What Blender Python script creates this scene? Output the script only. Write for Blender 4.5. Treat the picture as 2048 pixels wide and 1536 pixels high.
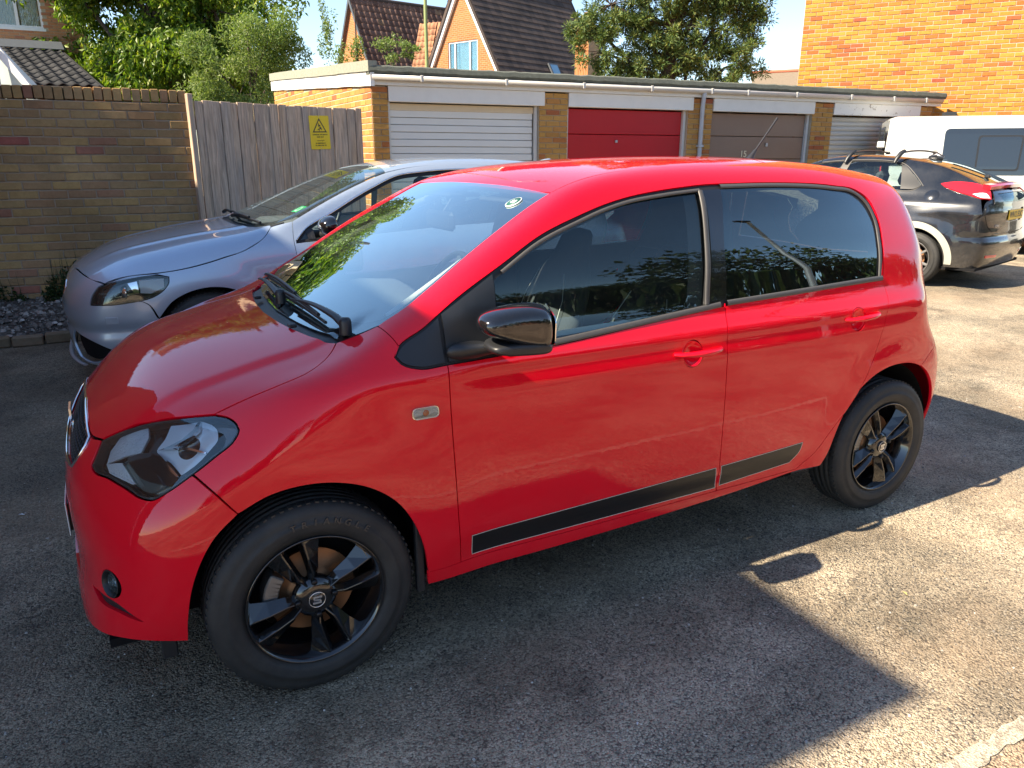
import bpy, bmesh, math, random
import numpy as np
from mathutils import Vector, Matrix, geometry
for o in list(bpy.data.objects): bpy.data.objects.remove(o, do_unlink=True)
SC = bpy.context.scene
COL = SC.collection
rad = math.radians
rng = random.Random(7)

# ------------------------------------------------------------------ camera, sky, sun, exposure
cam_d = bpy.data.cameras.new('camera'); cam = bpy.data.objects.new('camera', cam_d); COL.objects.link(cam)
cam.location = (-0.4098, -2.6672, 1.4734)
_yaw, _pitch, _roll = -0.50121, 0.29369, 0.00161
_f = Vector((-math.sin(_yaw)*math.cos(_pitch), math.cos(_yaw)*math.cos(_pitch), -math.sin(_pitch)))
_r = Vector((math.cos(_yaw), math.sin(_yaw), 0)); _u = _r.cross(_f)
_r2 = _r*math.cos(_roll)+_u*math.sin(_roll); _u2 = -_r*math.sin(_roll)+_u*math.cos(_roll)
cam.rotation_euler = Matrix((_r2, _u2, -_f)).transposed().to_euler()
cam_d.sensor_width = 36; cam_d.lens = 1510.38/2048*36; cam_d.clip_start = .05; cam_d.clip_end = 600
SC.camera = cam

SUN = Vector((-1.10, 0.085, 1.0)).normalized()          # direction towards the sun
W = bpy.data.worlds.new('World'); SC.world = W; W.use_nodes = True
nt = W.node_tree; nt.nodes.clear()
sky = nt.nodes.new('ShaderNodeTexSky'); sky.sky_type = 'NISHITA'; sky.sun_disc = False
sky.sun_elevation = math.asin(SUN.z); sky.sun_rotation = math.atan2(SUN.x, SUN.y)
sky.altitude = 900; sky.air_density = 1.0; sky.dust_density = 0.06; sky.ozone_density = 0.8
bg = nt.nodes.new('ShaderNodeBackground'); bg.inputs[1].default_value = 0.092
wo = nt.nodes.new('ShaderNodeOutputWorld'); nt.links.new(sky.outputs[0], bg.inputs[0]); nt.links.new(bg.outputs[0], wo.inputs[0])
sd = bpy.data.lights.new('sun', 'SUN'); sd.energy = 5.0; sd.angle = rad(.55); sd.color = (1.0, .86, .66)
sun = bpy.data.objects.new('sun', sd); COL.objects.link(sun)
sun.rotation_euler = (-SUN).to_track_quat('-Z', 'Y').to_euler(); sun.location = SUN*30
SC.render.engine = 'CYCLES'
SC.view_settings.view_transform = 'Standard'; SC.view_settings.look = 'None'
SC.view_settings.exposure = 1.6; SC.view_settings.gamma = 1; SC.view_settings.use_curve_mapping = False
SC.cycles.max_bounces = 10; SC.cycles.transparent_max_bounces = 24; SC.cycles.glossy_bounces = 5; SC.cycles.caustics_reflective = False
try: SC.cycles.use_denoising = True; SC.cycles.denoiser = 'OPENIMAGEDENOISE'
except Exception: pass

# ------------------------------------------------------------------ materials
class NB:
    """tiny node builder"""
    def __init__(s, name):
        s.m = bpy.data.materials.new(name); s.m.use_nodes = True; s.t = s.m.node_tree; s.t.nodes.clear()
        s.out = s.t.nodes.new('ShaderNodeOutputMaterial')
    def n(s, typ, **kw):
        nd = s.t.nodes.new('ShaderNode'+typ)
        for k, v in kw.items():
            if k.startswith('_'): setattr(nd, k[1:], v)
            else:
                key = k.replace('__', ' ')
                if isinstance(v, tuple) and len(v) == 2 and hasattr(v[0], 'outputs'): s.t.links.new(v[0].outputs[v[1]], nd.inputs[key])
                elif hasattr(v, 'outputs'): s.t.links.new(v.outputs[0], nd.inputs[key])
                else: nd.inputs[key].default_value = v
        return nd
    def link(s, a, b, ai=0, bi=0): s.t.links.new(a.outputs[ai], b.inputs[bi])
    def surf(s, nd): s.t.links.new(nd.outputs[0], s.out.inputs[0]); return s.m
    def coord(s, kind='Object', scale=(1, 1, 1), rot=(0, 0, 0), loc=(0, 0, 0)):
        tc = s.n('TexCoord'); mp = s.n('Mapping'); s.link(tc, mp, kind, 0)
        mp.inputs['Scale'].default_value = scale; mp.inputs['Rotation'].default_value = rot; mp.inputs['Location'].default_value = loc
        return mp
    def noise(s, vec, scale, detail=4, rough=.6, dist=0):
        return s.n('TexNoise', Vector=vec, Scale=scale, Detail=detail, Roughness=rough, Distortion=dist)
    def ramp(s, fac, *stops, fi=0, interp='LINEAR'):
        r = s.n('ValToRGB'); s.link(fac, r, fi, 0); cr = r.color_ramp; cr.interpolation = interp
        while len(cr.elements) < len(stops): cr.elements.new(.5)
        for e, (p, c) in zip(cr.elements, stops):
            e.position = p; e.color = (c, c, c, 1) if isinstance(c, (int, float)) else (*c[:3], 1)
        return r
    def mix(s, fac, a, b, mode='MIX'):
        m = s.n('Mix', _data_type='RGBA', _blend_type=mode)
        for sock, v in ((0, fac), (6, a), (7, b)):
            if isinstance(v, tuple) and hasattr(v[0], 'outputs'): s.t.links.new(v[0].outputs[v[1]], m.inputs[sock])
            elif hasattr(v, 'outputs'):
                s.t.links.new(v.outputs[2] if v.bl_idname == 'ShaderNodeMix' else v.outputs[0], m.inputs[sock])
            elif isinstance(v, (int, float)): m.inputs[sock].default_value = v if sock == 0 else (v, v, v, 1)
            else: m.inputs[sock].default_value = (*v[:3], 1)
        return m
    def bsdf(s, color, rough=.5, metal=0., spec=.5, normal=None, coat=0., coat_rough=.03, **kw):
        b = s.n('BsdfPrincipled')
        def put(key, v):
            if hasattr(v, 'outputs'): s.t.links.new(v.outputs[2] if v.bl_idname == 'ShaderNodeMix' else v.outputs[0], b.inputs[key])
            elif isinstance(v, (int, float)): b.inputs[key].default_value = v
            else: b.inputs[key].default_value = (*v[:3], 1)
        put('Base Color', color); put('Roughness', rough); put('Metallic', metal); put('Specular IOR Level', spec)
        put('Coat Weight', coat); put('Coat Roughness', coat_rough); put('Coat IOR', 1.5)
        if normal is not None: put('Normal', normal)
        for k, v in kw.items(): put(k.replace('_', ' '), v)
        return b
    def bump(s, h, strength=.3, dist=.01, hi=0, normal=None):
        b = s.n('Bump', Strength=strength, Distance=dist); s.link(h, b, hi, 'Height') if False else s.t.links.new(h.outputs[hi], b.inputs['Height'])
        if normal is not None: s.t.links.new(normal.outputs[0], b.inputs['Normal'])
        return b

def mat(name, color, rough=.5, metal=0., spec=.5, coat=0., var=0., vscale=8., bump=0., bscale=60., bdist=.002, **kw):
    """plain material with a little procedural variation"""
    b = NB(name); vec = b.coord('Object')
    col = color
    if var:
        ns = b.noise(vec, vscale, 5, .65)
        col = b.mix((ns, 0), tuple(c*(1-var) for c in color), tuple(min(1, c*(1+var)) for c in color))
    rg = rough
    nm = None
    if bump: nm = b.bump(b.noise(vec, bscale, 3, .6), bump, bdist)
    return b.surf(b.bsdf(col, rg, metal, spec, nm, coat, **kw))

M = {}
def paint(name, color, flake=0., rough=.35, metal=0., dust=.06, spec=.5, film=.16):
    b = NB(name); vec = b.coord('Object')
    col = color; nm = None
    if flake:
        v = b.n('TexVoronoi', Vector=vec, Scale=1400.0); col = b.mix(b.ramp(v, (0, 0), (1, 1), fi=1), tuple(c*(1-flake) for c in color), tuple(min(1, c*(1+flake)) for c in color))
    # a film of road dust, patchy, and very slight orange peel under the lacquer
    ns = b.noise(vec, 3.0, 6, .7); fine = b.noise(vec, 240., 2, .6)
    dm = b.n('Math', _operation='MULTIPLY'); b.link(b.ramp(ns, (.35, 0), (.75, 1)), dm, 0, 0); b.link(b.ramp(fine, (.42, 0), (.62, 1)), dm, 0, 1)
    ds = b.n('Math', _operation='MULTIPLY'); b.link(dm, ds, 0, 0); ds.inputs[1].default_value = dust
    col = b.mix((ds, 0), col, (.42, .38, .33))
    # road film low on the body
    sp = b.n('SeparateXYZ'); b.link(b.n('TexCoord'), sp, 'Object', 0); lowm = b.n('MapRange'); b.link(sp, lowm, 2, 0); lowm.inputs[1].default_value = .55; lowm.inputs[2].default_value = .20; lowm.inputs[3].default_value = 0; lowm.inputs[4].default_value = film
    fm = b.n('Math', _operation='MULTIPLY'); b.link(lowm, fm, 0, 0); b.link(b.ramp(b.noise(vec, 11., 6, .75), (.35, .2), (.7, 1)), fm, 0, 1)
    col = b.mix((fm, 0), col, (.30, .26, .22))
    peel = b.bump(b.noise(vec, 55., 2, .5), .012, .01)
    cr = b.ramp(b.noise(vec, 9., 4, .7), (.3, .004), (.8, .022))
    bs = b.bsdf(col, rough, metal, spec, None, 1.0, cr)
    b.t.links.new(peel.outputs[0], bs.inputs['Coat Normal'])
    return b.surf(bs)
def glass(name, tint=(.75, .86, .84), rough=.0, ior=1.52, dirt=.02, refl=1.7):
    """thin window glass: what is behind it shows through, tinted, with real reflections"""
    b = NB(name); tr = b.n('BsdfTransparent'); tr.inputs[0].default_value = (*tint, 1)
    gl = b.n('BsdfGlossy'); gl.inputs['Roughness'].default_value = rough; gl.inputs[0].default_value = (.82, .98, 1.0, 1)
    fr = b.n('Fresnel', IOR=ior); ml = b.n('Math', _operation='MULTIPLY'); b.link(fr, ml, 0, 0); ml.inputs[1].default_value = refl; ml.use_clamp = True
    m1 = b.n('MixShader'); b.link(ml, m1, 0, 0); b.link(tr, m1, 0, 1); b.link(gl, m1, 0, 2)
    df = b.n('BsdfDiffuse'); df.inputs[0].default_value = (.35, .36, .36, 1)
    ns = b.noise(b.coord('Object'), 14., 6, .7); dr = b.ramp(ns, (.3, dirt*.4), (.8, dirt))
    m2 = b.n('MixShader'); b.link(dr, m2, 0, 0); b.link(m1, m2, 0, 1); b.link(df, m2, 0, 2)
    return b.surf(m2)

# ------------------------------------------------------------------ objects
def tag(o, label=None, cat=None, group=None, kind=None):
    if label: o['label'] = label
    if cat: o['category'] = cat
    if group: o['group'] = group
    if kind: o['kind'] = kind
    return o
def empty(name, loc=(0, 0, 0), rz=0., label=None, cat=None, group=None):
    o = bpy.data.objects.new(name, None); COL.objects.link(o); o.location = loc; o.rotation_euler = (0, 0, rz); o.empty_display_size = .2
    return tag(o, label, cat, group)
def link(name, me, m=None, parent=None, loc=None, rot=None):
    if m is not None and not me.materials: me.materials.append(m)
    o = bpy.data.objects.new(name, me); COL.objects.link(o); o.parent = parent
    if loc is not None: o.location = loc
    if rot is not None: o.rotation_euler = rot
    return o
def copy_tree(o, parent=None):
    c = o.copy(); COL.objects.link(c); c.parent = parent
    for ch in list(o.children): copy_tree(ch, c)
    return c
class MB:
    """collects simple shapes into one mesh"""
    def __init__(s): s.v = []; s.f = []; s.sm = []; s.mi = []; s.cur = 0
    def add(s, vs, fs, smooth=False):
        n = len(s.v); s.v += [tuple(v) for v in vs]; s.f += [tuple(i+n for i in f) for f in fs]; s.sm += [smooth]*len(fs); s.mi += [s.cur]*len(fs); return s
    def box(s, x0, x1, y0, y1, z0, z1, M4=None, bev=0.):
        if bev > 0:
            b = bev; vs = []; 
            bm = bmesh.new(); bmesh.ops.create_cube(bm, size=1)
            for v in bm.verts: v.co = Vector(((x0+x1)/2+v.co.x*(x1-x0), (y0+y1)/2+v.co.y*(y1-y0), (z0+z1)/2+v.co.z*(z1-z0)))
            bmesh.ops.bevel(bm, geom=list(bm.edges), offset=b, segments=1, affect='EDGES')
            vs = [v.co.copy() for v in bm.verts]; fs = [[v.index for v in f.verts] for f in bm.faces]; bm.free()
            if M4 is not None: vs = [M4 @ v for v in vs]
            return s.add(vs, fs)
        vs = [Vector(c) for c in ((x0, y0, z0), (x1, y0, z0), (x1, y1, z0), (x0, y1, z0), (x0, y0, z1), (x1, y0, z1), (x1, y1, z1), (x0, y1, z1))]
        if M4 is not None: vs = [M4 @ v for v in vs]
        return s.add(vs, [(0, 3, 2, 1), (4, 5, 6, 7), (0, 1, 5, 4), (1, 2, 6, 5), (2, 3, 7, 6), (3, 0, 4, 7)])
    def tube(s, pts, r, n=10, closed=False, caps=True, flat=1.):
        pts = [Vector(p) for p in pts]; m = len(pts); rr = r if isinstance(r, (list, tuple)) else [r]*m
        rings = []; up = None
        for i, p in enumerate(pts):
            a = pts[(i-1) % m] if (closed or i > 0) else p; b = pts[(i+1) % m] if (closed or i < m-1) else p
            t = (b-a).normalized()
            if up is None: up = Vector((0, 0, 1)) if abs(t.z) < .9 else Vector((1, 0, 0))
            x = t.cross(up)
            if x.length < 1e-6: x = t.orthogonal()
            x.normalize(); y = x.cross(t).normalized(); up = y
            rings.append([p+x*(math.cos(2*math.pi*k/n)*rr[i])+y*(math.sin(2*math.pi*k/n)*rr[i]*flat) for k in range(n)])
        vs = [v for R_ in rings for v in R_]; fs = []
        for i in range(m if closed else m-1):
            a, b = i*n, ((i+1) % m)*n
            for k in range(n): fs.append((a+k, a+(k+1) % n, b+(k+1) % n, b+k))
        s.add(vs, fs, True)
        if caps and not closed: s.add(rings[0], [tuple(range(n))[::-1]]); s.add(rings[-1], [tuple(range(n))])
        return s
    def lathe(s, prof, n=48, axis='y', c=(0, 0, 0), smooth=True):
        """prof: (radius, along-axis) points"""
        vs = []; k = len(prof)
        for i in range(n):
            a = 2*math.pi*i/n
            for (r, h) in prof:
                q = (r*math.cos(a), h, r*math.sin(a)) if axis == 'y' else ((r*math.cos(a), r*math.sin(a), h) if axis == 'z' else (h, r*math.cos(a), r*math.sin(a)))
                vs.append((q[0]+c[0], q[1]+c[1], q[2]+c[2]))
        fs = [(i*k+j, i*k+j+1, ((i+1) % n)*k+j+1, ((i+1) % n)*k+j) for i in range(n) for j in range(k-1)]
        return s.add(vs, fs, smooth)
    def prism(s, poly, d0, d1, fn):
        """poly of 2D points, fn(u, v, d) gives the 3D point"""
        n = len(poly); vs = [fn(u, v, d0) for u, v in poly]+[fn(u, v, d1) for u, v in poly]
        tris = geometry.tessellate_polygon([[Vector((u, v, 0)) for u, v in poly]])
        fs = [tuple(t) for t in tris]+[tuple(i+n for i in reversed(t)) for t in tris]+[(i, (i+1) % n, n+(i+1) % n, n+i) for i in range(n)]
        return s.add(vs, fs)
    def mesh(s, name, mats=()):
        me = bpy.data.meshes.new(name); me.from_pydata([tuple(v) for v in s.v], [], s.f)
        me.polygons.foreach_set('use_smooth', s.sm)
        for m in mats: me.materials.append(m)
        if any(s.mi): me.polygons.foreach_set('material_index', s.mi)
        bm = bmesh.new(); bm.from_mesh(me); bmesh.ops.recalc_face_normals(bm, faces=list(bm.faces)); bm.to_mesh(me); bm.free()
        me.update(); return me
    def build(s, name, m, parent=None, loc=None, rot=None, angle=None):
        mats = m if isinstance(m, (list, tuple)) else [m]
        me = s.mesh(name, mats)
        if angle:
            me.polygons.foreach_set('use_smooth', [True]*len(me.polygons)); me.set_sharp_from_angle(angle=rad(angle))
        return link(name, me, None, parent, loc, rot)
def cyl(a, b, r, n=16): return MB().tube([a, b], r, n)
def rounded(pts, r=.01, seg=4):
    """polygon with rounded corners (2D)"""
    out = []; n = len(pts)
    for i in range(n):
        p0, p1, p2 = (Vector(pts[j % n]) for j in (i-1, i, i+1))
        d0 = (p0-p1); d2 = (p2-p1); q = min(r, d0.length*.45, d2.length*.45)
        a = p1+d0.normalized()*q; b = p1+d2.normalized()*q
        for k in range(seg+1):
            t = k/seg; out.append(tuple(a*(1-t)**2+p1*2*t*(1-t)+b*t*t))
    return out
FONT = None
def text(name, body, size, m, parent=None, mw=None, depth=.0006, bold=False, align='CENTER', squash=1.):
    cu = bpy.data.curves.new(name, 'FONT'); cu.body = body; cu.size = size; cu.align_x = align; cu.align_y = 'CENTER'; cu.extrude = depth
    if bold: cu.offset = size*.018
    o = bpy.data.objects.new(name, cu); COL.objects.link(o)
    dg = bpy.context.evaluated_depsgraph_get(); me = bpy.data.meshes.new_from_object(o.evaluated_get(dg)); bpy.data.objects.remove(o)
    if mw is not None: me.transform(mw)
    me.materials.clear(); me.materials.append(m)
    return link(name, me, None, parent)

def spl(xs, ys):
    """natural cubic spline through points, linear outside"""
    xs=np.array(xs,float); ys=np.array(ys,float); n=len(xs); h=np.diff(xs)
    A=np.zeros((n,n)); b=np.zeros(n); A[0,0]=A[-1,-1]=1
    for i in range(1,n-1):
        A[i,i-1]=h[i-1]; A[i,i]=2*(h[i-1]+h[i]); A[i,i+1]=h[i]
        b[i]=6*((ys[i+1]-ys[i])/h[i]-(ys[i]-ys[i-1])/h[i-1])
    M=np.linalg.solve(A,b)
    s0=(ys[1]-ys[0])/h[0]-h[0]*(2*M[0]+M[1])/6; s1=(ys[-1]-ys[-2])/h[-1]+h[-1]*(M[-2]+2*M[-1])/6
    def f(x):
        x=np.asarray(x,float); xc=np.clip(x,xs[0],xs[-1])
        i=np.clip(np.searchsorted(xs,xc)-1,0,n-2); a=xs[i+1]-xc; c=xc-xs[i]; hh=h[i]
        v=M[i]*a**3/(6*hh)+M[i+1]*c**3/(6*hh)+(ys[i]/hh-M[i]*hh/6)*a+(ys[i+1]/hh-M[i+1]*hh/6)*c
        return v+s0*np.minimum(x-xs[0],0)+s1*np.maximum(x-xs[-1],0)
    return f
def sstep(x,a,b):
    t=np.clip((x-a)/(b-a),0,1); return t*t*t*(t*(6*t-15)+10)
def smax(a,b,k):
    h=np.maximum(k-np.abs(a-b),0)/k
    return np.maximum(a,b)+h*h*h*k/6
class Shell:
    def __init__(s,Wz,px,gx,Tx,crown,x0,cf,xr,cr,k1,kf,kr,flares=(),extra=None,zg=(.9,1.4),zb=.16,skew=0):
        s.Wz=spl(*zip(*Wz)); s.px=spl(*zip(*px)); s.gx=spl(*zip(*gx)); s.Tx=spl(*zip(*Tx)); s.crown=spl(*zip(*crown))
        s.x0=spl(*zip(*x0)); s.cf=spl(*zip(*cf[0])); s.cfp=cf[1]; s.xr=spl(*zip(*xr)); s.cr=spl(*zip(*cr[0])); s.crp=cr[1]; s.k1=spl(*zip(*k1)); s.kf=kf; s.kr=kr; s.flares=flares; s.extra=extra; s.zg=zg; s.zb=zb; s.skew=skew
    def W(s,x,z):
        w=s.Wz(z)-s.px(x)-s.gx(x)*sstep(z,*s.zg)
        for (cx,cz,r0,r1,a) in s.flares:
            d=np.hypot(x-cx,z-cz); w=w+a*(1-sstep(d,r0,r1))
        return w
    def f(s,x,y,z):
        ay=np.sqrt(y*y+1e-6)
        gs=ay-s.W(x,z)
        xx=x+s.skew*y*y
        gt=(z-(s.Tx(xx)-s.crown(x)*y*y))
        gf=s.x0(z)+s.cf(z)*ay**s.cfp-x
        gr=x-(s.xr(z)-s.cr(z)*ay**s.crp)
        v=smax(gs,gt,np.maximum(s.k1(x),.02))
        v=smax(v,smax(gf,gr,.05),np.where(x<1,s.kf,s.kr))
        if s.extra is not None: v=v+s.extra(x,y,z)
        return smax(v,s.zb-z,.03)
    def grad(s,P,e=2e-3):
        x,y,z=P.T; g=np.stack([s.f(x+e,y,z)-s.f(x-e,y,z),s.f(x,y+e,z)-s.f(x,y-e,z),s.f(x,y,z+e)-s.f(x,y,z-e)],1)
        return g/np.maximum(np.linalg.norm(g,axis=1,keepdims=True),1e-9)
    def shoot(s,O,D,tmax=2.2,inner=0.):
        """from inside point O outwards along D: where the skin is met"""
        lo=np.zeros(len(O)); hi=np.full(len(O),tmax)
        for _ in range(34):
            m=(lo+hi)/2; P=O+D*m[:,None]; ins=s.f(*P.T)<0
            lo=np.where(ins,m,lo); hi=np.where(ins,hi,m)
        return O+D*((lo+hi)/2)[:,None]

# ------------------------------------------------------------------ panels cut out of a body skin
class Skin:
    """rays shot outwards from inside the body; a panel's outline lives in the ray parameters"""
    def __init__(s, sh, zc=.55, xa=.3, xb=2.0): s.sh = sh; s.zc = zc; s.xa = xa; s.xb = xb
    def to2(s, fam, P):
        P = np.atleast_2d(np.array(P, float)); x, y, z = P.T
        if fam == 'S': return np.stack([x, np.arctan2(z-s.zc, -y)*.75], 1)
        if fam == 'T': return np.stack([x, y], 1)
        if fam == 'F': return np.stack([np.arctan2(-y, -(x-s.xa))*.75, z], 1)
        if fam == 'B': return np.stack([np.arctan2(-y, x-s.xb)*.75, z], 1)
    def at(s, fam, Q):
        Q = np.atleast_2d(np.array(Q, float)); u, v = Q.T; o = np.zeros_like(u)
        if fam == 'S': O = np.stack([u, o, o+s.zc], 1); D = np.stack([o, -np.cos(v/.75), np.sin(v/.75)], 1)
        if fam == 'T': O = np.stack([u, v, o+.4], 1); D = np.stack([o, o, o+1], 1)
        if fam == 'F': O = np.stack([o+s.xa, o, v], 1); D = np.stack([-np.cos(u/.75), -np.sin(u/.75), o], 1)
        if fam == 'B': O = np.stack([o+s.xb, o, v], 1); D = np.stack([np.cos(u/.75), -np.sin(u/.75), o], 1)
        return s.sh.shoot(O, D)
def crom(P, d=.012):
    """Catmull-Rom through 3D points"""
    P = np.array(P, float)
    if len(P) < 3:
        n = max(1, int(np.linalg.norm(P[1]-P[0])/d)); t = np.linspace(0, 1, n+1)[:, None]; return P[0]*(1-t)+P[1]*t
    Q = np.vstack([2*P[0]-P[1], P, 2*P[-1]-P[-2]]); out = []
    for i in range(1, len(Q)-2):
        p0, p1, p2, p3 = Q[i-1:i+3]; L = np.linalg.norm(p2-p1); n = max(1, int(L/d))
        l0 = max(np.linalg.norm(p1-p0), 1e-4); l2 = max(np.linalg.norm(p3-p2), 1e-4); L = max(L, 1e-4)
        m1 = ((p1-p0)/l0*L+(p2-p1)*l0/L*1.0)/(l0+L)*L; m2 = ((p3-p2)/l2*L+(p2-p1)*l2/L*1.0)/(l2+L)*L
        t = np.arange(n)[:, None]/n
        out.append((2*t**3-3*t**2+1)*p1+(t**3-2*t**2+t)*m1+(-2*t**3+3*t**2)*p2+(t**3-t**2)*m2)
    out.append(Q[-2:-1]); return np.vstack(out)
def path(*segs, d=.012):
    out = np.vstack([crom(s, d) for s in segs]); keep = [0]
    for i in range(1, len(out)):
        if np.linalg.norm(out[i]-out[keep[-1]]) > d*.25: keep.append(i)
    if np.linalg.norm(out[keep[-1]]-out[0]) < d*.25: keep.pop()
    return out[keep]
def mir(P): P = np.array(P, float).copy(); P[:, 1] *= -1; return P
def inpoly(P, poly):
    x, y = P[:, 0], P[:, 1]; r = np.zeros(len(P), bool); n = len(poly); j = n-1
    for i in range(n):
        xi, yi = poly[i]; xj, yj = poly[j]
        if yi != yj:
            c = ((yi > y) != (yj > y)) & (x < (xj-xi)*(y-yi)/(yj-yi)+xi); r ^= c
        j = i
    return r
def area2(p): x, y = p.T; return .5*np.sum(x*np.roll(y, -1)-np.roll(x, -1)*y)
def shrink(p, g):
    if g == 0: return p
    sgn = 1 if area2(p) > 0 else -1
    a = p-np.roll(p, 1, 0); b = np.roll(p, -1, 0)-p
    a /= np.maximum(np.linalg.norm(a, axis=1, keepdims=True), 1e-9); b /= np.maximum(np.linalg.norm(b, axis=1, keepdims=True), 1e-9)
    t = a+b; t /= np.maximum(np.linalg.norm(t, axis=1, keepdims=True), 1e-6)
    nrm = np.stack([-t[:, 1], t[:, 0]], 1)*sgn
    c = np.clip(np.sum(a*t, 1), .5, 1)[:, None]
    return p+nrm*g/c
def cdt(loops, step):
    """triangulate the area inside loops[0] minus the other loops"""
    pts = np.vstack(loops); edges = []; k = 0
    for L in loops:
        n = len(L); edges += [(k+i, k+(i+1) % n) for i in range(n)]; k += n
    lo = loops[0].min(0); hi = loops[0].max(0)
    gx = np.arange(lo[0]+step*.5, hi[0], step); gy = np.arange(lo[1]+step*.5, hi[1], step*.87)
    G = np.array([(x+(step*.5 if j % 2 else 0), y) for j, y in enumerate(gy) for x in gx]).reshape(-1, 2)
    if len(G):
        ok = inpoly(G, loops[0])
        for L in loops[1:]: ok &= ~inpoly(G, L)
        G = G[ok]
        if len(G):
            dm = np.full(len(G), 9.)
            for i in range(0, len(pts), 200):
                q = pts[i:i+200]; dm = np.minimum(dm, np.sqrt(((G[:, None]-q[None])**2).sum(2)).min(1))
            G = G[dm > step*.45]
    A = np.vstack([pts, G]) if len(G) else pts
    r = geometry.delaunay_2d_cdt([Vector(p) for p in A.tolist()], edges, [], 0, 1e-6)
    V2 = np.array([tuple(v) for v in r[0]]); F = np.array([tuple(f) for f in r[2] if len(f) == 3])
    cen = V2[F].mean(1); ok = inpoly(cen, loops[0])
    for L in loops[1:]: ok &= ~inpoly(cen, L)
    F = F[ok]
    # boundary indices of each loop in output order
    orig = {}
    for i, lst in enumerate(r[3]):
        for q in lst: orig.setdefault(q, i)
    lidx = []; k = 0
    for L in loops: lidx.append([orig[k+i] for i in range(len(L))]); k += len(L)
    return V2, F, lidx
def mesh_from(name, V, N, F, m, flip=False):
    if flip: V = V*np.array([1, -1, 1]); N = N*np.array([1, -1, 1]); F = [f[::-1] for f in F]
    me = bpy.data.meshes.new(name); me.from_pydata(V.tolist(), [], [tuple(int(i) for i in f) for f in F])
    me.polygons.foreach_set('use_smooth', [True]*len(me.polygons))
    me.materials.append(m); me.update()
    me.normals_split_custom_set_from_vertices(N.tolist())
    return me
def panel(sk, name, fam, outline, m, parent=None, holes=(), step=.025, off=0., gap=.0018, thick=.012, both=False, offf=None, inward=False):
    loops = [shrink(sk.to2(fam, outline), gap)]
    for h in holes: loops.append(shrink(sk.to2(fam, h), -gap))
    V2, F, lidx = cdt(loops, step)
    P = sk.at(fam, V2); N = sk.sh.grad(P)
    o = off if offf is None else (offf(P)[:, None])
    P = P+N*o
    # orient
    F = F.tolist(); a, b, c = (P[[f[i] for f in F]] for i in range(3)); s = np.sum(np.cross(b-a, c-a)*N[[f[0] for f in F]], 1)
    F = [f if k > 0 else f[::-1] for f, k in zip(F, s)]
    Vs = [P]; Ns = [N]; n = len(P)
    if thick:
        for L in lidx:
            B = P[L]; NB_ = N[L]; t = np.roll(B, -1, 0)-np.roll(B, 1, 0); t /= np.maximum(np.linalg.norm(t, axis=1, keepdims=True), 1e-9)
            cenv = np.cross(t, NB_); k = len(L)
            # which way is out of the panel: away from an adjoining triangle's centre
            Vs += [B, B-NB_*thick]; 
            i0 = n; n += 2*k
            q = sk.to2(fam, B); sg = 1 if (area2(q) > 0) == (L is lidx[0]) else -1
            mid = B+cenv*.002
            # test sign with the parameter polygon
            tq = sk.to2(fam, mid[:1]); ins = inpoly(tq, loops[0]) and not any(inpoly(tq, h)[0] for h in loops[1:])
            en = -cenv if bool(ins[0] if hasattr(ins, '__len__') else ins) else cenv
            Ns += [en*.8+NB_*.2, en]
            for j in range(k):
                a_, b_, c_, d_ = i0+j, i0+(j+1) % k, i0+k+(j+1) % k, i0+k+j
                nn = np.cross(B[(j+1) % k]-B[j], -NB_[j]); F.append([a_, b_, c_, d_] if nn @ en[j] > 0 else [d_, c_, b_, a_])
    V = np.vstack(Vs); NN = np.vstack(Ns)
    res = link(name, mesh_from(name, V, NN, F, m), None, parent)
    if both:
        r2 = link(name, mesh_from(name, V, NN, F, m, True), None, parent); return res, r2
    return res

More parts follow.
